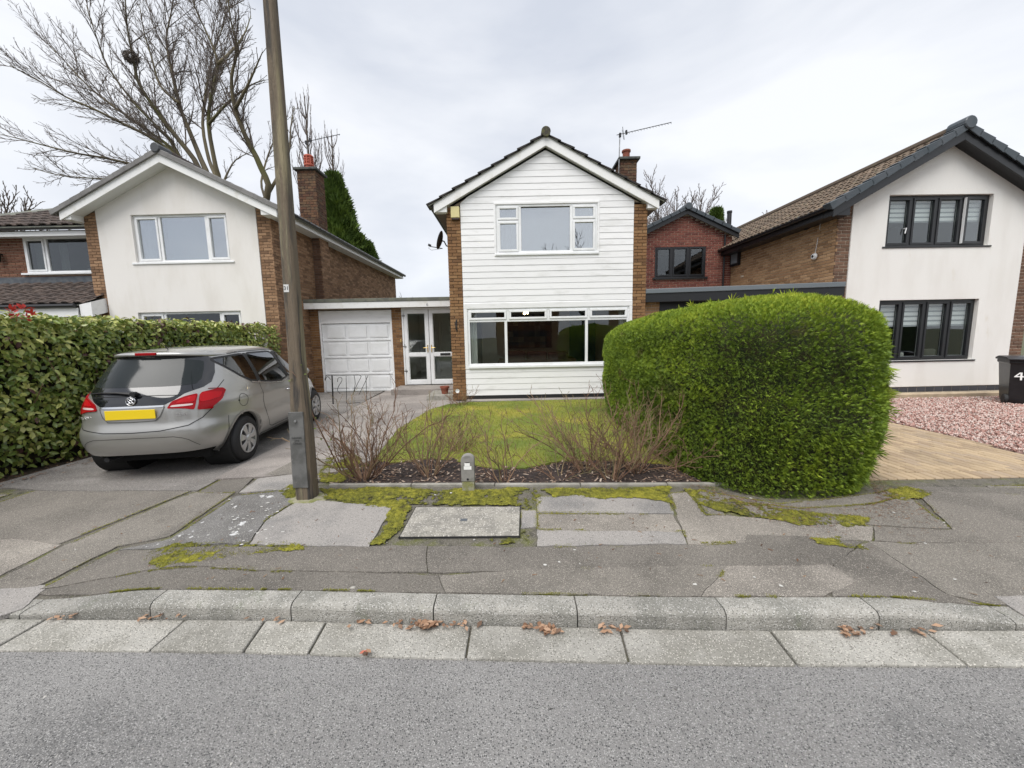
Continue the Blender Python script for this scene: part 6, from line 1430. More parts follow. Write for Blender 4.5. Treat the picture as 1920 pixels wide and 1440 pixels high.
# red young shoots on top near the lane end
for x, y, sz in ((22,582,1.0),(46,580,.9),(62,590,.7),(28,592,.7),(50,598,.5)):
    p = PY(x, y, 5.0); m3 = 7; Cc = np.tile(np.array(p), (m3,1))+rs.normal(0,.012,(m3,3)); Nn_ = rs.normal(0,1,(m3,3)); Nn_[:,2] = abs(Nn_[:,2])*.3
    vv = leaves(Cc, Nn_, .095*sz, .02*sz, rs, droop=-.6)
    quick('red_shoot', np_mesh('red_shoot', vv.reshape(-1,3), (tri[None]+8*np.arange(m3)[:,None,None]).reshape(-1,3), redleaf), lh)
# ---- bare shrubs in the bed
def shrub(px, py, H, spread, n, label, seed, name='bare_shrub', buds=True, thick=.008, lean=(0,0), zb=.13, Yb=None):
    H *= .88
    rd = random.Random(seed); x, y = G(px, py, zb); t = thing(name, (x, y, zb-.02), label, 'shrub', 'leafless shrubs in the front bed' if buds else None); tw = Twigs()
    for k in range(int(n*1.6)):
        a = k*2.4+rd.uniform(-.4,.4); sp = spread*1.28*rd.uniform(.25,1.0); d = Vector((math.cos(a)*sp+lean[0], math.sin(a)*sp*.75+lean[1], H)); p = Vector((x+math.cos(a)*.05, y+math.sin(a)*.05, zb-.03))
        q = limb_pts(p, d*.6+Vector((math.cos(a)*sp*.5, math.sin(a)*sp*.3, 0)), d.length*rd.uniform(.7,1.12), 8, .16, .08, rd); r = thick*.8*rd.uniform(.7,1.3); tcol = rd.random()
        tw.tube(q, r, r*.35, 5, tcol); branch_out(tw, q, r*.85, r*.35, 1, 2, [(.085,.40,.75,.12,.15,.0030),(.08,.45,.75,.08,.18,.0023)], rd, tcol)
    tw.build('stems', shrub_m, t)
    return t
shrub(682, 897, 1.02, .62, 17, 'largest tangled bare shrub, beside the wooden lamp post', 41, thick=.010, lean=(.04,0))
shrub(806, 890, .98, .42, 11, 'leafless shrub of fine upright twigs left of the grey marker post', 42)
shrub(862, 846, .62, .34, 18, 'low greenish twiggy shrub right behind the grey marker post', 43, thick=.004)
shrub(942, 902, .86, .30, 7, 'sparse bare shrub just right of the grey marker post', 44, thick=.007, lean=(-.2,.1))
shrub(1096, 880, 1.10, .45, 12, 'tall bare shrub with dark tips in front of the middle of the lawn', 45, thick=.009, lean=(-.12,.05))
shrub(1148, 898, .85, .42, 10, 'pale twiggy shrub between the tall dark one and the conifer hedge', 46)
shrub(1192, 884, 1.05, .48, 14, 'dense light brown bare shrub up against the conifer hedge', 47, thick=.009)
shrub(1050, 895, .55, .5, 6, 'short spreading bare shrub low in the bed below the tall dark one', 49, thick=.006, lean=(-.2,0))
shrub(1262, 884, .6, .16, 4, 'few thin bare stems at the very corner of the conifer hedge', 48, thick=.006, lean=(-.08,.0))
shrub(864, 760, .62, .35, 11, 'straggly bare shrub at the corner of the white house beside the step', 50, thick=.006)
shrub(700, 792, .55, .3, 6, 'thin bare shrub at the lawn edge in front of the garage door', 51, thick=.006)
# a stem with green buds leaning on the lamp post
t = thing('climbing_rose', (-1.9, 4.2, .12), 'budding rose stem leaning against the wooden lamp post', 'rose', None); tw = Twigs(); rd = random.Random(77)
q = [Vector(G(640, 885, .12)+(.12,)), PY(612, 830, 4.1), PY(585, 775, 3.95), PY(566, 735, 3.72), PY(556, 690, 3.68)]
q = smooth_poly(q, 3); tw.tube(q, .009, .004, 5, .6); branch_out(tw, q, .008, .004, 1, 2, [(.14,.22,.9,.1,.15,.003),(.1,.4,.7,.1,.15,.002)], rd, .5); tw.build('stems', shrub_m, t)
Cc = np.array([q[rd.randrange(3, len(q))]+Vector((rd.gauss(0,.07), rd.gauss(0,.04), rd.gauss(0,.07))) for _ in range(26)]); vv = leaves(Cc, rs.normal(0,1,(26,3)), .03, .008, rs)
quick('young_leaves', np_mesh('young_leaves', vv.reshape(-1,3), (tri[None]+8*np.arange(26)[:,None,None]).reshape(-1,3), mat('young_leaf', (.16,.22,.035), .6, trans=.3)), t)
# opposite side: hedge and trees for the window reflections
rs2 = np.random.RandomState(9)
b = MB(); b.box(-30, -12.4, -9.2, -8.4, 0, 1.9); oh = tag(b.build('hedge_opposite', mat('opposite_hedge', (.04,.06,.02), .9, c2=(.02,.03,.01), scale=6, bump=1, bscale=8)), 'dark clipped hedge across the road on the left', 'hedge')
b = MB(); b.box(4.6, 30, -9.2, -8.4, 0, 1.9); tag(b.build('hedge_opposite', MATS['opposite_hedge']), 'dark clipped hedge across the road on the right', 'hedge')
small_tree(-4.5, -22, 10, 3.2, 'bare tree across the road between the opposite houses', 61); small_tree(8.0, -24, 12, 3.6, 'taller bare tree across the road to the right', 62)
# ================================================================== parked car (built in its own frame: x right, y forward from the rear axle, z up)
car = thing('parked_car', (-4.478, 5.066, .085), 'silver grey family car with a plain yellow plate, parked nose in beside the leafy hedge', 'car', rotz=.138, scale=.978)
paint = mat('silver_grey_paint', (.40,.395,.38), .32, metal=.62, spec=.5, coat=.8)
carblack = mat('gloss_black', (.006,.007,.010), .06, spec=.6, coat=.6); trimblack = mat('trim_black', (.012,.012,.013), .5); seam_m = mat('panel_gap', (.008,.008,.008), .8)
redlens = mat('red_lens', (.29,.002,.006), .25, spec=.25); redlens2 = mat('red_lens_inner', (.42,.005,.010), .3, spec=.25); clearlens = mat('reversing_lens', (.62,.5,.48), .15, coat=1)
chrome = mat('chrome', (.75,.75,.76), .12, metal=1); rubber = mat('tyre_rubber', (.016,.016,.017), .75, bump=.3, bscale=40); capm = mat('hub_silver', (.50,.50,.50), .32, metal=.7)
plate_y = mat('plate_yellow', (.80,.58,.01), .4); under = mat('underbody', (.006,.006,.006), .9)
car_glass = glass_mat('car_glass', .12, (.50,.56,.55)); rear_glass = mat('privacy_glass', (.018,.022,.023), .07, spec=.28)
seat_m = mat('car_seat', (.03,.027,.026), .8)
KZ = np.array([.24,.30,.40,.50,.60,.72,.84,.94,1.02,1.10,1.20,1.32,1.42,1.50,1.545,1.575,1.595,1.605])
KR = np.array([-.60,-.66,-.735,-.765,-.775,-.745,-.735,-.715,-.685,-.640,-.575,-.485,-.405,-.345,-.22,.02,.30,.62])   # rear end
KF = np.array([3.36,3.44,3.50,3.515,3.50,3.45,3.34,3.05,2.82,2.62,2.42,2.17,1.97,1.78,1.62,1.42,1.2,1.0])              # front end
KW = np.array([.78,.835,.875,.895,.902,.905,.902,.892,.880,.862,.832,.786,.742,.698,.640,.52,.36,.16])             # half width
KN = np.array([4.2,4.2,4.2,4.2,4.1,3.9,3.7,3.5,3.4,3.3,3.2,3.2,3.2,3.2,3.0,2.8,2.6,2.4])
def pchip(x, X, Yv):
    h = np.diff(X); d = np.diff(Yv)/h; m = np.zeros(len(X)); m[0], m[-1] = d[0], d[-1]
    for i in range(1, len(X)-1): m[i] = 0 if d[i-1]*d[i] <= 0 else 2*d[i-1]*d[i]/(d[i-1]+d[i])
    i = np.clip(np.searchsorted(X, x)-1, 0, len(X)-2); t = (x-X[i])/h[i]
    return (1+2*t)*(1-t)**2*Yv[i]+t*(1-t)**2*h[i]*m[i]+t*t*(3-2*t)*Yv[i+1]+t*t*(t-1)*h[i]*m[i+1]
def car_params(z):
    z = np.clip(z, KZ[0], KZ[-1]); return pchip(z, KZ, KR), pchip(z, KZ, KF), pchip(z, KZ, KW), pchip(z, KZ, KN)
YC = 1.15
def shell(th, z):
    yr, yf, hw, n = car_params(z); c, s = np.cos(th), np.sin(th)
    x = hw*np.sign(c)*np.abs(c)**(2/n)
    nf = np.maximum(2.3, n*.75); xf = hw*np.sign(c)*np.abs(c)**(2/nf)
    y = np.where(s < 0, YC-(YC-yr)*np.abs(s)**(2/n), YC+(yf-YC)*np.abs(s)**(2/nf))
    # shoulder crease and hollow along the flank
    x = np.where(s < 0, x, xf)
    fl = .012*np.exp(-((z-.90)/.05)**2)-.012*np.exp(-((z-.70)/.09)**2); x = x+np.sign(c)*fl*np.abs(c)**.5
    return np.stack([x, y, z+0*x], -1)
def rear_y(x, z):
    yr, yf, hw, n = car_params(np.array([z])); c = min(1, abs(x)/hw[0])**(n[0]/2); s = math.sqrt(max(0, 1-c*c)); return float(YC-(YC-yr[0])*s**(2/n[0]))
def rear_map(x, z): return Vector((x, rear_y(x, z), z))
def side_map(y, z, sg=1):
    yr, yf, hw, n = [float(k[0]) for k in car_params(np.array([z]))]
    if y < YC: s = min(1, (YC-y)/(YC-yr))**(n/2); nn = n
    else: nn = max(2.3, n*.75); s = min(1, (y-YC)/(yf-YC))**(nn/2)
    x = hw*max(0, 1-s*s)**(1/nn)+.012*math.exp(-((z-.90)/.05)**2)-.012*math.exp(-((z-.70)/.09)**2)
    return Vector((sg*x, y, z))
def mk_norm(f, u, v):
    e = .004; a = f(u+e, v)-f(u-e, v); b = f(u, v+e)-f(u, v-e); n = a.cross(b)
    n = n.normalized() if n.length > 1e-12 else Vector((0,-1,0)); p = f(u, v)
    return n if n.dot(Vector((p.x*.8, (p.y-1.2)*.35, p.z-.8))) > 0 else -n
def patch(name, poly, f, m, off=.004, skirt=.012, step=.05, edge=.03, parent=None, smooth=True):
    poly = densify(poly, edge); vs, fs, n = cdt_poly(poly, step); mb = MB(); P = []; Nn = []
    for u, v in vs: nn = mk_norm(f, u, v); P.append(f(u, v)+nn*off); Nn.append(nn)
    F = []
    for t in fs:
        nn = (P[t[1]]-P[t[0]]).cross(P[t[2]]-P[t[0]]); F.append(t if nn.dot(Nn[t[0]]) > 0 else t[::-1])
    mb.add(P, F)
    if skirt: mb.add([P[i] for i in range(n)]+[P[i]-Nn[i]*skirt for i in range(n)], [(i, (i+1)%n, (i+1)%n+n, i+n) for i in range(n)])
    o = mb.build(name, m, parent or car, smooth=False, local=True)
    if smooth: o.data.polygons.foreach_set('use_smooth', [i < len(F) for i in range(len(o.data.polygons))])
    return o
def ribbon(name, line, f, w_, m, off=.0025, parent=None, closed=False, step=.03):
    L = densify(line, step) if closed else densify(line+line[-2:0:-1], step)[:0] or None
    if not closed:
        L = []
        for i in range(len(line)-1):
            d = math.dist(line[i], line[i+1]); k = max(1, int(d/step)); L += [(line[i][0]+(line[i+1][0]-line[i][0])*j/k, line[i][1]+(line[i+1][1]-line[i][1])*j/k) for j in range(k)]
        L.append(line[-1])
    V = []; n = len(L)
    for i, (u, v) in enumerate(L):
        p0, p1 = (L[i-1], L[(i+1) % n]) if closed else (L[max(i-1,0)], L[min(i+1,n-1)])
        nn = mk_norm(f, u, v); t = (f(*p1)-f(*p0)).normalized(); s = nn.cross(t); p = f(u, v)+nn*off; V += [p-s*w_/2, p+s*w_/2]
    mb = MB(); mb.add(V, [(2*i, 2*i+1, (2*i+3) % (2*n), (2*i+2) % (2*n)) for i in range(n if closed else n-1)]); return mb.build(name, m, parent or car, local=True)
def cround(poly, r=.25, k=3):
    """soften the corners of a polygon"""
    o = []; n = len(poly)
    for i in range(n):
        p0, p1, p2 = poly[i-1], poly[i], poly[(i+1) % n]
        a = (p1[0]+(p0[0]-p1[0])*r, p1[1]+(p0[1]-p1[1])*r); c = (p1[0]+(p2[0]-p1[0])*r, p1[1]+(p2[1]-p1[1])*r)
        for j in range(k+1):
            t = j/k; o.append(((1-t)**2*a[0]+2*t*(1-t)*p1[0]+t*t*c[0], (1-t)**2*a[1]+2*t*(1-t)*p1[1]+t*t*c[1]))
    return o
WB = 2.644; WR = .312; AR = .365
# side glass outlines (y, z)
QG = [(-.17,1.44),(.40,1.485),(.42,1.075),(.26,1.10),(.10,1.19)]
RG = [(.45,1.488),(1.18,1.495),(1.34,1.05),(1.10,1.01),(.72,1.035),(.47,1.068)]
FG = [(1.28,1.488),(1.66,1.445),(2.10,1.24),(2.28,1.115),(1.95,1.06),(1.43,1.055)]
th = np.linspace(0, 2*np.pi, 360, endpoint=False); zz = np.concatenate([np.linspace(.24,1.50,72), np.linspace(1.51,1.605,16)])
TT_, ZZ_ = np.meshgrid(th, zz); S = shell(TT_, ZZ_)
# snap the grid to the wheel arch circles
for yw in (0, WB):
    dy, dz = S[...,1]-yw, S[...,2]-WR-.01; d = np.hypot(dy, dz); m_ = (np.abs(d-AR) < .011) & (np.abs(S[...,0]) > .5) & (S[...,2] > .25); sc = np.where(m_, AR/np.maximum(d, 1e-6), 1)
    S[...,1] = np.where(m_, yw+dy*sc, S[...,1]); S[...,2] = np.where(m_, WR+.01+dz*sc, S[...,2])
nz, nt_ = S.shape[:2]; mb = MB(); V = [tuple(p) for p in S.reshape(-1,3)]; F = []
for j in range(nz-1):
    for i in range(nt_):
        q = (j*nt_+i, j*nt_+(i+1) % nt_, (j+1)*nt_+(i+1) % nt_, (j+1)*nt_+i); c = np.mean([S.reshape(-1,3)[k] for k in q], axis=0)
        if abs(c[0]) > .5 and any(math.hypot(c[1]-yw, c[2]-WR-.01) < AR-.004 for yw in (0, WB)): continue
        if c[1] < -.30 and c[2] < .325: continue
        if abs(c[0]) > .45 and any(inpoly((c[1], c[2]), P_) for P_ in (QG, RG, FG)): continue
        F.append(q)
V.append((0, 1.0, 1.606)); F += [((nz-1)*nt_+i, (nz-1)*nt_+(i+1) % nt_, len(V)-1) for i in range(nt_)]
mb.add(V, F); body = mb.build('body', paint, car, smooth=True, local=True)
mb = MB(); mb.box(-.60,.60,-.42,3.2,.19,.30); mb.box(-.56,.56,-.5,3.2,.30,.9); mb.build('underbody', under, car, local=True)
mb = MB(); mb.tube([(-.42,-.62,.27),(-.40,-.2,.27)], .03, 10); mb.build('exhaust', metal_dark, car, local=True)
for sg in (-1, 1):
    for yw in (0, WB):
        mb = MB(); n = 40; V = []
        for k in range(n+1):
            a = math.pi*(-.12+1.24*k/n); y, z = yw+AR*math.cos(a), WR+.01+AR*math.sin(a); z = max(z, .25)
            p = side_map(y, min(z, 1.5), sg); o_ = Vector((sg, 0, 0)); V += [p+o_*.006+Vector((0,math.cos(a),math.sin(a)))*.026, p+o_*.009+Vector((0,math.cos(a),math.sin(a)))*.004, p-o_*.07]
        F = []
        for k in range(n): F += [(3*k, 3*k+1, 3*k+4, 3*k+3), (3*k+1, 3*k+2, 3*k+5, 3*k+4)]
        mb.add(V, F); mb.build('arch_lip', paint, car, smooth=True, local=True)
        mb = MB(); mb.lathe([(AR-.003, sg*.80), (AR-.003, sg*.45), (.02, sg*.45)], (0, yw, WR+.01), axis='X', seg=36); mb.build('wheel_arch', under, car, local=True)
    for nm, P_ in (('quarter_window', QG), ('rear_side_window', RG), ('front_side_window', FG)):
        f = lambda y, z, sg=sg: side_map(y, z, sg); PP = cround(P_, .14)
        g_ = patch(nm, PP, f, car_glass, off=.003, skirt=0, parent=car)
        ribbon('window_rubber', PP, f, .030, trimblack, off=.005, parent=g_, closed=True)
    f = lambda y, z, sg=sg: side_map(y, z, sg)
    ribbon('pillar_trim', [(.425,1.08),(.425,1.49)], f, .06, trimblack, off=.0045); ribbon('pillar_trim', [(1.385,1.06),(1.235,1.49)], f, .09, trimblack, off=.0045)
    ribbon('belt_moulding', [(.26,1.078),(.47,1.045),(.72,1.013),(1.10,.988),(1.35,1.03),(1.43,1.033),(1.95,1.038),(2.28,1.09)], f, .022, mat('belt_silver', (.5,.5,.5), .25, metal=.8) if 'belt_silver' not in MATS else MATS['belt_silver'], off=.007)
    ribbon('roof_drip', [(-.22,1.47),(.4,1.515),(1.2,1.525),(1.7,1.475),(2.2,1.25)], f, .014, trimblack, off=.003)
    ribbon('door_gap', [(.43,1.045),(.44,.80),(.50,.56),(.62,.36),(.72,.33),(1.50,.33),(1.52,.45),(1.50,.8),(1.40,1.03)], f, .008, seam_m)
    ribbon('door_gap', [(1.52,.36),(2.2,.36),(2.30,.55),(2.32,.85),(2.24,1.07)], f, .008, seam_m)
    ribbon('sill_gap', [(.40,.275),(2.28,.275)], f, .02, trimblack)
    ribbon('bumper_gap', [(-.30,.70),(-.33,.62),(-.345,.52)], f, .007, seam_m)
    for y0, z0 in ((1.30,.845),(1.62,.87)):
        mb = MB(); p = [f(y0+d, z0+.003*d)+Vector((sg*h, 0, 0)) for d, h in ((-.10,.012),(-.07,.035),(.06,.035),(.09,.012))]; mb.tube(p, [.012,.014,.014,.012], 8); mb.build('door_handle', chrome if y0 < 1.5 else paint, car, smooth=True, local=True)
    mb = MB(); V = []; C_ = f(2.12, 1.05)+Vector((sg*.10, 0, .03))
    mb.lathe([(0,-.07),(.07,-.06),(.095,-.01),(.08,.05),(.03,.08),(0,.085)], (0,0,0), axis='Y', seg=14); mo = mb.build('door_mirror', paint, car, smooth=True, local=True, M=Matrix.Translation(C_) @ Matrix.Diagonal((1.15,1,.8,1)))
# fuel cap on the right flank
f = side_map; ring = [(-.02+.085*math.cos(a*.2618), .86+.085*math.sin(a*.2618)) for a in range(24)]; ribbon('fuel_flap_gap', ring, f, .006, seam_m, closed=True)
patch('fuel_lock', [(-.105+.012*math.cos(a*.785), .865+.012*math.sin(a*.785)) for a in range(8)], f, trimblack, off=.004, skirt=.004, step=0, edge=.02)
# rear: tailgate gap, glass, gloss panel, chrome strip, lamps, bumper lines
TG = [(-.70,1.00),(-.735,.86),(-.66,.735),(-.56,.665),(-.3,.625),(0,.615),(.3,.625),(.56,.665),(.66,.735),(.735,.86),(.70,1.00)]
ribbon('tailgate_gap', TG, rear_map, .009, seam_m); ribbon('tailgate_gap', [(.70,1.0),(.715,1.10),(.72,1.16)], rear_map, .008, seam_m); ribbon('tailgate_gap', [(-.70,1.0),(-.715,1.10),(-.72,1.16)], rear_map, .008, seam_m)
RW = [(-.335,.925),(-.42,.975),(-.50,1.045),(-.62,1.10),(-.655,1.15),(-.645,1.26),(-.615,1.36),(-.585,1.445),(-.5,1.488),(-.25,1.502),(0,1.506),(.25,1.502),(.5,1.488),(.585,1.445),(.615,1.36),(.645,1.26),(.655,1.15),(.62,1.10),(.50,1.045),(.42,.975),(.335,.925)]
rw = patch('rear_window', RW, rear_map, carblack, off=.004, skirt=.008)
patch('glazed_area', cround([(-.55,1.135),(-.58,1.2),(-.56,1.32),(-.53,1.42),(-.3,1.465),(.3,1.465),(.53,1.42),(.56,1.32),(.58,1.2),(.55,1.135)], .2), rear_map, rear_glass, off=.0055, skirt=.0, parent=rw)
ribbon('glass_joint', [(-.475,1.025),(-.3,1.035),(0,1.038),(.3,1.035),(.475,1.025)], rear_map, .007, seam_m, off=.006, parent=rw)
patch('number_plate_recess', cround([(-.34,.905),(-.30,.80),(-.24,.745),(.24,.745),(.30,.80),(.34,.905)], .2), rear_map, paint, off=.0035, skirt=.003)
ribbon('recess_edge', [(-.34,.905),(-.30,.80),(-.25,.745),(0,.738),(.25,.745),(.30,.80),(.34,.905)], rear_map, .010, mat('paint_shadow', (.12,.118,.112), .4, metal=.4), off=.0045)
patch('chrome_strip', [(-.335,.922),(.335,.922),(.33,.902),(-.33,.902)], rear_map, chrome, off=.012, skirt=.012, step=0)
yp = rear_y(0, .83)-.012; mb = MB(); mb.box(-.262,.262,yp-.008,yp,.775,.885); pl_ = mb.build('number_plate', plate_y, car, local=True, bevel=.003)
LA_ = [(.365,.88),(.40,.955),(.50,1.005),(.60,1.03),(.60,.84),(.52,.865),(.44,.875)]
for sg in (-1, 1):
    fr_ = lambda x, z, sg=sg: rear_map(sg*x, z)
    # inner half on the tailgate, outer half wraps round the corner (angle, height)
    li = patch('tail_light', cround(LA_, .2), fr_, redlens, off=.014, skirt=.02, step=.04)
    patch('reversing_lamp', cround([(.39,.893),(.41,.915),(.58,.915),(.58,.893)], .3), fr_, clearlens, off=.0165, skirt=.003, step=0, parent=li)
    patch('lamp_cell', cround([(.43,.935),(.50,.985),(.59,1.008),(.59,.935)], .25), fr_, redlens2, off=.0165, skirt=.003, step=.04, parent=li)
    def fc(a, z, sg=sg):
        p = shell(np.array([-a]), np.array([z]))[0]; return Vector((sg*p[0], p[1], p[2]))
    def ang(x=None, y=None, z=.95):
        yr, yf, hw, n = [float(k[0]) for k in car_params(np.array([z]))]
        return math.acos(min(1, (x/hw)**(n/2))) if x else math.asin(min(1, ((YC-y)/(YC-yr))**(n/2)))
    OA = [(ang(x=.615, z=.84), .835), (ang(x=.615, z=1.03), 1.035), (ang(x=.72, z=1.05), 1.062), (ang(y=-.42, z=1.07), 1.075), (ang(y=-.26, z=1.06), 1.062), (ang(y=-.235, z=1.03), 1.03), (ang(y=-.33, z=.93), .93), (ang(y=-.47, z=.85), .85), (ang(x=.72, z=.83), .826)]
    lo = patch('tail_light', cround(OA, .15), fc, redlens, off=.014, skirt=.02, step=.05)
    ac = (OA[0][0]+OA[4][0])/2
    patch('lamp_cell', cround([(OA[0][0]-.05,.92),(OA[0][0]-.05,1.01),(OA[3][0]+.06,1.04),(OA[5][0]+.05,1.015),(OA[6][0]+.02,.955),(ac,.93)], .2), fc, redlens2, off=.0165, skirt=.003, step=.05, parent=lo)
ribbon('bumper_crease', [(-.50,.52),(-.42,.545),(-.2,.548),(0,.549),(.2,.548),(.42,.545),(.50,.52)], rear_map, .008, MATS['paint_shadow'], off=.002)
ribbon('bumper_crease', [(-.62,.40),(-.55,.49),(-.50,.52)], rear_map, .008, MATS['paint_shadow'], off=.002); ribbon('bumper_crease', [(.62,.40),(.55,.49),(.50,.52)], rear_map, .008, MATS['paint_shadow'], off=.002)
# round badge with a winged beast's curl, model lettering
by = rear_y(0, .975); mb = MB(); mb.lathe([(.052,-.004),(.052,.010),(.047,.014),(.044,.010),(.044,.004)], (0,0,0), axis='Y', seg=28); bdg = mb.build('badge', chrome, car, smooth=True, local=True, M=Matrix.Translation((0, by-.012, .985)) @ Matrix.Rotation(R(172), 4, 'X'))
mb = MB(); mb.lathe([(0,.0),(.044,.0)], (0,0,0), axis='Y', seg=24); mb.build('badge_field', mat('badge_dark', (.05,.05,.055), .3, metal=.6), bdg, local=True, M=Matrix.Translation((0,.006,0)))
mb = MB()
for pts, r in (([(-.028,-.03),(-.012,-.022),(.004,-.02),(.016,-.008),(.008,.006),(-.006,.010),(-.010,.022),(.002,.03),(.016,.028)], .0065), ([(.0,-.02),(-.02,-.006),(-.03,.012),(-.018,.028)], .006), ([(.012,.028),(.03,.018),(.024,.004)], .006), ([(.014,-.012),(.028,-.022),(.018,-.034)], .005)):
    mb.tube([(x, -.003, z) for x, z in smooth_poly([Vector((a, 0, b)) for a, b in pts], 3) and [(v.x, v.z) for v in smooth_poly([Vector((a, 0, b)) for a, b in pts], 3)]], r, 6)
mb.build('emblem', chrome, bdg, smooth=True, local=True, M=Matrix.Rotation(R(180), 4, 'X') @ Matrix.Translation((0,-.006,0)))
text(car, 'MERIVA', (-.53, rear_y(.53, .80)-.006, .80), .045, chrome, rot=(math.pi/2, 0, -.30), local=True, name='model_lettering', extrude=.002, sx=1.25)
text(car, 'CDTI', (.50, rear_y(.50, .80)-.006, .80), .040, chrome, rot=(math.pi/2, 0, .27), local=True, name='engine_lettering', extrude=.002, sx=1.15)
# spoiler lip with high brake lamp
mb = MB(); V = []; n = 30
for k in range(n+1):
    x = -.66+1.32*k/n; e_ = 1-(abs(x)/.66)**4*.75; y0 = rear_y(min(abs(x), .655), 1.49)
    V += [(x, y0-.055*e_, 1.505-.05*(abs(x)/.66)**3), (x, y0-.045*e_, 1.535-.05*(abs(x)/.66)**3), (x, y0+.12, 1.562-.045*(abs(x)/.66)**3), (x, y0+.03, 1.49-.05*(abs(x)/.66)**3)]
mb.add(V, [(4*k+a, 4*k+(a+1)%4, 4*k+4+(a+1)%4, 4*k+4+a) for k in range(n) for a in range(4)]); mb.build('spoiler', paint, car, smooth=True, local=True)
mb = MB(); y0 = rear_y(0, 1.49); mb.box(-.115,.115,y0-.064,y0+.0,1.507,1.541); mb.build('brake_light', redlens, car, local=True, bevel=.006)
# rear wiper
mb = MB(); P_ = [rear_map(x, z)+Vector((0,-.035,.01)) for x, z in ((.03,1.055),(-.15,1.075),(-.30,1.08),(-.52,1.065))]; mb.tube(P_, [.018,.013,.010,.006], 6); mb.lathe([(.03,-.03),(.028,.03)], tuple(P_[0]), axis='Y', seg=12); mb.build('wiper', trimblack, car, local=True)
mb = MB(); mb.tube([(0,-.02,1.565),(0,-.14,1.68)], [.006,.003], 6); mb.build('roof_antenna', trimblack, car, local=True)
# wheels
def wheel(x, y, sg):
    P0 = (x, y, WR)
    mb = MB(); pr = [(.205,-.10),(.22,-.105),(.295,-.10),(.312,-.07),(.314,0),(.312,.07),(.295,.10),(.22,.105),(.205,.10)]; mb.lathe([(r, h*sg) for r, h in pr], P0, axis='X', seg=44); ty = mb.build('wheel', rubber, car, smooth=True, local=True)
    mb = MB(); mb.lathe([(.208,.10*sg),(.205,.112*sg),(.192,.112*sg),(.180,.09*sg)], P0, axis='X', seg=40); mb.build('rim', capm, ty, smooth=True, local=True)
    mb = MB(); mb.lathe([(0,.055*sg),(.20,.05*sg)], P0, axis='X', seg=24); mb.build('hub_back', under, ty, local=True)
    for k in range(7):
        a = k*2*math.pi/7+.2; c, s = math.cos(a), math.sin(a); mb = MB(); V = []
        for r, w2, h in ((.035,.024,.108),(.10,.030,.116),(.15,.040,.114),(.198,.064,.104)):
            for q in (-1, 1): V.append((P0[0]+sg*h, P0[1]+c*r-s*q*w2, P0[2]+s*r+c*q*w2))
            for q in (1, -1): V.append((P0[0]+sg*(h-.03), P0[1]+c*r-s*q*w2*1.05, P0[2]+s*r+c*q*w2*1.05))
        mb.add(V, [(4*i+a_, 4*i+(a_+1)%4, 4*i+4+(a_+1)%4, 4*i+4+a_) for i in range(3) for a_ in range(4)]); mb.build('spoke', capm, ty, local=True, bevel=.004)
    mb = MB(); mb.lathe([(0,.128*sg),(.03,.126*sg),(.05,.118*sg),(.055,.10*sg)], P0, axis='X', seg=24); mb.build('hub_cap', capm, ty, smooth=True, local=True)
for sg in (-1, 1):
    wheel(sg*.752, 0, sg); wheel(sg*.752, WB, sg)
# cabin: seats with head restraints, dark lining
mb = MB(); mb.box(-.62,.62,-.1,2.4,.9,.93); mb.build('cabin_floor', under, car, local=True)
for x in (-.36, .36):
    for y, h in ((.45,1.10),(1.35,1.14)):
        mb = MB(); mb.prism([(x-.23,y,.9),(x+.23,y,.9),(x+.20,y-.18,h),(x-.20,y-.18,h)], (0,.12,.03)); se = mb.build('seat', seat_m, car, local=True, bevel=.03)
        mb = MB(); mb.lathe([(0,-.10),(.09,-.085),(.12,0),(.10,.085),(0,.10)], (0,0,0), seg=14); mb.build('head_restraint', seat_m, se, smooth=True, local=True, M=Matrix.Translation((x, y-.18, h+.16)) @ Matrix.Diagonal((1.1,.5,1.05,1)))
# ================================================================== lamp post and smaller things
wood_post = mat('weathered_post', (.172,.135,.095), .9, c2=(.06,.053,.047), scale=3.2, detail=7, mixlo=.44, mixhi=.60, c3=(.30,.255,.16), scale3=1.6, lo3=.52, hi3=.68, bump=1.4, bscale=30, stretch=(6,6,.5))
wood_top = wood_post
t = thing('lamp_post', (-2.11, 3.74, .11), 'tall weathered square sectioned lamp post with a grey metal door at its foot', 'lamp post')
A0 = PY(577, 932, 3.74); B0 = PY(502, -60, 3.74)
def post_pt(z): f_ = (z-A0.z)/(B0.z-A0.z); return A0+(B0-A0)*f_
mb = MB(); V = []; prof_z = [(.02,.087),(.85,.084),(1.05,.078),(1.35,.066),(2.2,.061),(3.2,.056),(4.6,.048),(6.5,.040)]
for z, h in prof_z:
    c = post_pt(z); ch_ = h*.32
    for x, y in ((-h,-h+ch_),(-h+ch_,-h),(h-ch_,-h),(h,-h+ch_),(h,h-ch_),(h-ch_,h),(-h+ch_,h),(-h,h-ch_)): V.append((c.x+x, c.y+y+.0, z))
n = len(prof_z); mb.add(V, [(i*8+k, i*8+(k+1)%8, (i+1)*8+(k+1)%8, (i+1)*8+k) for i in range(n-1) for k in range(8)]+[tuple((n-1)*8+k for k in range(8))])
sh_ = mb.build('shaft', wood_post, t, bevel=.006)
c = post_pt(.75); dz0, dz1 = .26, 1.02
doorm = mat('post_door', (.17,.17,.165), .55, metal=.3, c2=(.11,.11,.105), scale=6, c3=(.24,.24,.22), scale3=9, lo3=.6, hi3=.75)
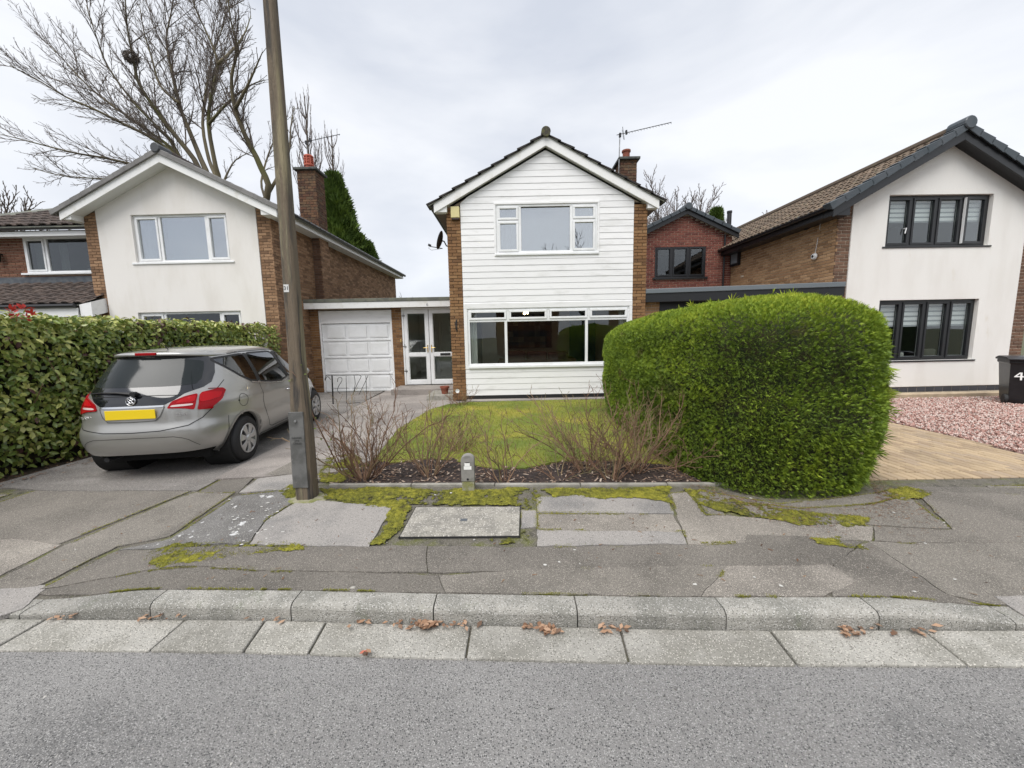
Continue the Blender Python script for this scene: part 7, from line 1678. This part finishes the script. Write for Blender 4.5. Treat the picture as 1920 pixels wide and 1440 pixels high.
mb = MB(); x0 = c.x-.128; mb.prism([(post_pt(dz0).x-.086, c.y-.096, dz0), (post_pt(dz0).x+.062, c.y-.096, dz0), (post_pt(dz1).x+.062, c.y-.091, dz1), (post_pt(dz1).x-.080, c.y-.091, dz1)], (0,.02,0)); dr = mb.build('door', doorm, t, bevel=.004)
mb = MB(); mb.lathe([(0,-.012),(.012,-.010),(.014,0)], (post_pt(.93).x-.012, c.y-.092, .93), axis='Y', seg=12); mb.build('lock', metal_grey, dr)
for k, s in enumerate(('DANGER', 'LIVE', 'CABLES')): text(dr, s, (post_pt(.74).x-.01, c.y-.0955, .765-.028*k), .024, mat('door_lettering', (.05,.05,.05), .6) if 'door_lettering' not in MATS else MATS['door_lettering'], name='lettering', extrude=.0005)
c2 = post_pt(2.19); mb = MB(); mb.box(c2.x-.042, c2.x+.006, c2.y-.0645, c2.y-.060, 2.155, 2.225); tgp = mb.build('number_tag', mat('tag_white', (.62,.62,.60), .6), t)
text(tgp, '31', (c2.x-.018, c2.y-.0655, 2.19), .05, black_plastic, name='numerals', extrude=.0006)
# mortar collar and broken haunch at the foot
mb = MB(); V = []; n = 20
for r_, z in ((.22,.105),(.17,.122),(.10,.135)):
    for k in range(n):
        a = k*2*math.pi/n; q = r_*(1+.18*mnoise.noise((math.cos(a)*2, math.sin(a)*2, 3+r_))); V.append((A0.x+math.cos(a)*q, A0.y+math.sin(a)*q*.8, z+.006*mnoise.noise((a*3, r_*9, 1))))
mb.add(V, [(i*n+k, i*n+(k+1)%n, (i+1)*n+(k+1)%n, (i+1)*n+k) for i in range(2) for k in range(n)]); mb.build('mortar_collar', mat('mossy_mortar', (.27,.255,.18), .95, c2=(.17,.18,.06), scale=9, bump=1, bscale=50), t)
# marker post
t = thing('marker_post', (-.47, 3.86, .12), 'short grey round topped concrete marker post with two white stickers at the bed edge', 'post')
mx0, my0 = -.472, 3.85; mb = MB(); w2 = .068
top = [(mx0+w2*math.cos(a), .455+.052*math.sin(a)) for a in [math.pi*k/10 for k in range(11)]]
poly = [(mx0-w2, .23), (mx0+w2, .23)]+top
mb.prism([(x, my0-.045, z) for x, z in poly], (0,.09,0)); hd = mb.build('cover', mat('marker_grey', (.25,.24,.225), .7, c2=(.19,.185,.17), scale=12), t, bevel=.006)
mb = MB(); mb.box(mx0-.063, mx0+.063, my0-.040, my0+.045, .06, .229); mb.build('stump', mat('mossy_concrete', (.30,.29,.22), .9, c2=(.22,.22,.09), scale=14, bump=.6, bscale=60), t, bevel=.006)
stick = mat('sticker', (.82,.82,.80), .5)
mb = MB(); mb.box(mx0-.03, mx0+.024, my0-.047, my0-.0455, .395, .427); mb.build('sticker', stick, hd); mb = MB(); mb.box(mx0-.038, mx0+.04, my0-.047, my0-.0455, .358, .393); mb.build('sticker', stick, hd)
mb = MB(); mb.box(mx0-.02, mx0+.02, my0-.046, my0-.0455, .4275, .436); mb.build('slot', black_plastic, hd); mb = MB(); mb.lathe([(0,-.003),(.012,-.002)], (mx0-.002, my0-.046, .255), axis='Y', seg=12); mb.build('screw_hole', black_plastic, hd)
# wheelie bin, seen from the side it is numbered on
BX, BY = 10.66, 7.95; t = thing('wheelie_bin', (BX, BY, .12), 'black wheelie bin marked with a white 4 standing on the pink gravel', 'wheelie bin')
binm = mat('bin_plastic', (.010,.010,.012), .38, c2=(.016,.016,.018), scale=5)
mb = MB(); V = []
for z, w2, d2 in ((.13,.21,.24),(.2,.225,.255),(.95,.275,.33),(.96,.295,.35),(1.02,.295,.35)):
    for x, y in ((-1,-1),(1,-1),(1,1),(-1,1)): V.append((BX+x*w2, BY+y*d2, z))
mb.add(V, [(i*4+k, i*4+(k+1)%4, (i+1)*4+(k+1)%4, (i+1)*4+k) for i in range(4) for k in range(4)]+[(3,2,1,0),(16,17,18,19)]); bb = mb.build('body', binm, t, bevel=.014)
mb = MB(); V = []
for x in (-.32,.32): 
    for y, z in ((-.40,1.02),(-.41,1.05),(-.2,1.09),(.2,1.10),(.37,1.06),(.37,1.02)): V.append((BX+x, BY+y, z))
mb.add(V, [tuple(range(6)), tuple(range(11,5,-1))]+[(k, k+6, (k+1)%6+6, (k+1)%6) for k in range(6)]); mb.build('lid', binm, t, bevel=.010)
mb = MB(); mb.tube([(BX-.22,BY+.40,1.0),(BX+.22,BY+.40,1.0)], .016, 8); mb.build('handle', binm, t)
for sx in (-1, 1): mb = MB(); mb.lathe([(.03,-.03),(.10,-.028),(.105,-.02),(.105,.02),(.10,.028),(.03,.03)], (BX+sx*.255, BY+.20 if sx > 0 else BY-.19, .21), axis='X' , seg=20); mb.build('wheel', rubber, t, smooth=False)
mb = MB(); mb.lathe([(.03,-.03),(.10,-.028),(.105,-.02),(.105,.02),(.10,.028),(.03,.03)], (BX-.29, BY-.2, .22), axis='Y', seg=20) if False else None
text(bb, '4', (BX-.14, BY-.318, .70), .27, stick, rot=(math.pi/2-.10, 0, 0), name='painted_number', extrude=.002)
t.rotation_euler.z = R(-38)
# terracotta pot on the step block, white flower beside
P = G(831, 741, .25); t = thing('flower_pot', (P[0], 10.0, .25), 'small empty terracotta pot standing on the dark step by the doors', 'plant pot'); mb = MB(); mb.lathe([(.0,.252),(.075,.252),(.105,.40),(.12,.40),(.122,.45),(.105,.45),(.09,.39),(0,.385)], (P[0], 10.0, 0), seg=20); mb.build('pot', terracotta, t, smooth=False)
t = thing('white_flower', (-1.35, 9.3, .12), 'single white bloom low at the foot of the brick pier', 'flower'); mb = MB(); p0 = PY(858, 733, 9.25); mb.tube([(-1.36,9.3,.1), tuple(p0)], .006, 5); mb.build('stem', shrub_m, t)
mb = MB()
for k in range(9):
    a = k*.7; d = Vector((math.cos(a), -.3, math.sin(a)))*.05; s_ = Vector((-math.sin(a), 0, math.cos(a)))*.025; mb.add([p0, p0+d*.6+s_, p0+d*1.15, p0+d*.6-s_], [(0,1,2,3)])
mb.build('petals', white_upvc, t)
# wrought iron hand rail leaning before the garage door
t = thing('iron_railing', (-4.9, 10.2, .12), 'black wrought iron railing with scrolls in front of the white garage door', 'railing'); RY0 = 9.6
def rp(x, y, Y=RY0): return PY(x, y, Y)
mb = MB(); mb.tube([rp(622.5,704), rp(626,790)], .017, 8); mb.build('upright', black_iron, t); mb = MB(); mb.tube([rp(609,712), rp(612,703), rp(640,703), rp(672,702.5)], .008, 6); mb.build('top_rail', black_iron, t)
mb = MB(); mb.tube([rp(612,760), rp(640,758), rp(676,754)], .008, 6); mb.build('bottom_rail', black_iron, t)
for pts in ([(609,714),(614,706),(620,712)], [(633,716),(634,709),(640,708),(641,714),(635,724),(633,732),(638,738)], [(673,703),(677,706),(670,720),(664,734)], [(690,704),(683,720),(673,740)], [(664,704),(666,720),(662,740)], [(649,705),(650,756)], [(686,704),(688,752)]):
    mb = MB(); mb.tube(smooth_poly([rp(*q) for q in pts], 3), .0065, 6); mb.build('scroll', black_iron, t)
# two scraps of litter and stones lying about
for nm, px_, py_, sz, m_, lb in (('pebble', 662, 1108, .022, concrete_m, 'pale flat stone lying on the dark tarmac behind the kerb'), ('brick_fragment', 682, 1226, .02, mat('brick_scrap', (.45,.14,.09), .9), 'little reddish brick fragment at the edge of the road')):
    X_, Y_ = G(px_, py_, .08 if py_ < 1150 else .01); z_ = gz(X_, Y_) if py_ < 1150 else .02; mb = MB(); V = [(X_+sz*c_[0]*random.uniform(.7,1.1), Y_+sz*c_[1]*.6, z_+sz*c_[2]) for c_ in ((-1,-1,0),(1,-.8,0),(1.1,1,0),(-.8,.9,0),(-.6,-.5,.35),(.6,-.5,.4),(.5,.5,.4),(-.5,.5,.3))]
    mb.add(V, [(0,3,2,1),(4,5,6,7),(0,1,5,4),(1,2,6,5),(2,3,7,6),(3,0,4,7)]); tag(mb.build(nm, m_, bevel=.003), lb, nm.split('_')[-1] if nm != 'pebble' else 'stone')
# ---- sitting room seen through the wide window
t = thing('sofa', (.9, FY+2.6, .21), 'long brown leather sofa with its back to the window in the sitting room', 'sofa'); lea = mat('brown_leather', (.15,.065,.05), .5, c2=(.10,.045,.035), scale=4)
for k in range(3): mb = MB(); mb.box(-.20+k*.66,.44+k*.66, FY+2.2, FY+2.45, .40, 1.26-.02*k); mb.build('back_cushion', lea, t, bevel=.08)
for k in range(3): mb = MB(); mb.box(-.20+k*.66,.44+k*.66, FY+2.46, FY+3.1, .45, .66); mb.build('seat_cushion', lea, t, bevel=.05)
for x in (-.42, 1.80): mb = MB(); mb.box(x, x+.2, FY+2.2, FY+3.1, .22, 1.02); mb.build('arm', lea, t, bevel=.07)
mb = MB(); mb.box(-.4,1.98,FY+2.15,FY+2.2,.22,1.0); mb.build('back_panel', lea, t, bevel=.02)
t = thing('framed_picture', (.75, FY+4.3, 1.2), 'large dark abstract picture hanging on the far wall behind the sofa', 'picture'); mb = MB(); mb.box(-.35,1.45,FY+4.30,FY+4.33,1.28,2.5); mb.build('frame', black_plastic, t)
pm_ = mat('picture_blocks', None, .6, tint=[(.02,.02,.04),(.08,.035,.03),(.16,.10,.08),(.30,.24,.17),(.05,.05,.09)]); mb = MB(); rd = random.Random(4)
for i in range(9):
    for j in range(6): mb.box(-.32+i*.194,-.32+i*.194+.193,FY+4.290+.004*rd.random(),FY+4.299,1.31+j*.193,1.31+j*.193+.192, rd.random()**1.6*.98+.01)
mb.build('canvas', pm_, t)
t = thing('ceiling_light', (.55, FY+2.2, 2.3), 'small lit ceiling light glowing in the sitting room', 'ceiling light'); mb = MB(); mb.tube([(.0,FY+2.2,2.6),(.0,FY+2.2,2.42)], .008, 6); mb.build('cord', brass, t)
bulbm = mat('lit_bulb', (1,.85,.55), .5, emis=((1,.72,.36), 12)); pl = PY(987, 588, FY+2.2)
for dx in (-.06, .03): mb = MB(); mb.lathe([(0,-.035),(.03,-.02),(.035,.01),(.015,.05),(0,.055)], (pl.x+dx, FY+2.2, pl.z+.02*(dx > 0)), seg=12); mb.build('bulb', bulbm, t, smooth=True)

# ---- repeats share a group
GROUPS = {'detached_house': 'detached gabled houses along the road', 'house_opposite': 'houses across the road', 'television_aerial': 'rooftop television aerials',
          'poplar_tree': 'leafless poplars far behind', 'conifer_tree': 'dark conifers behind the houses', 'bare_tree': 'leafless trees around the houses', 'hedge_opposite': 'hedges across the road', 'garage': 'flat roofed garages'}
for o in list(bpy.data.objects):
    if o.parent is None and 'label' in o and 'group' not in o:
        g_ = GROUPS.get(o.name.split('.')[0])
        if g_: o['group'] = g_
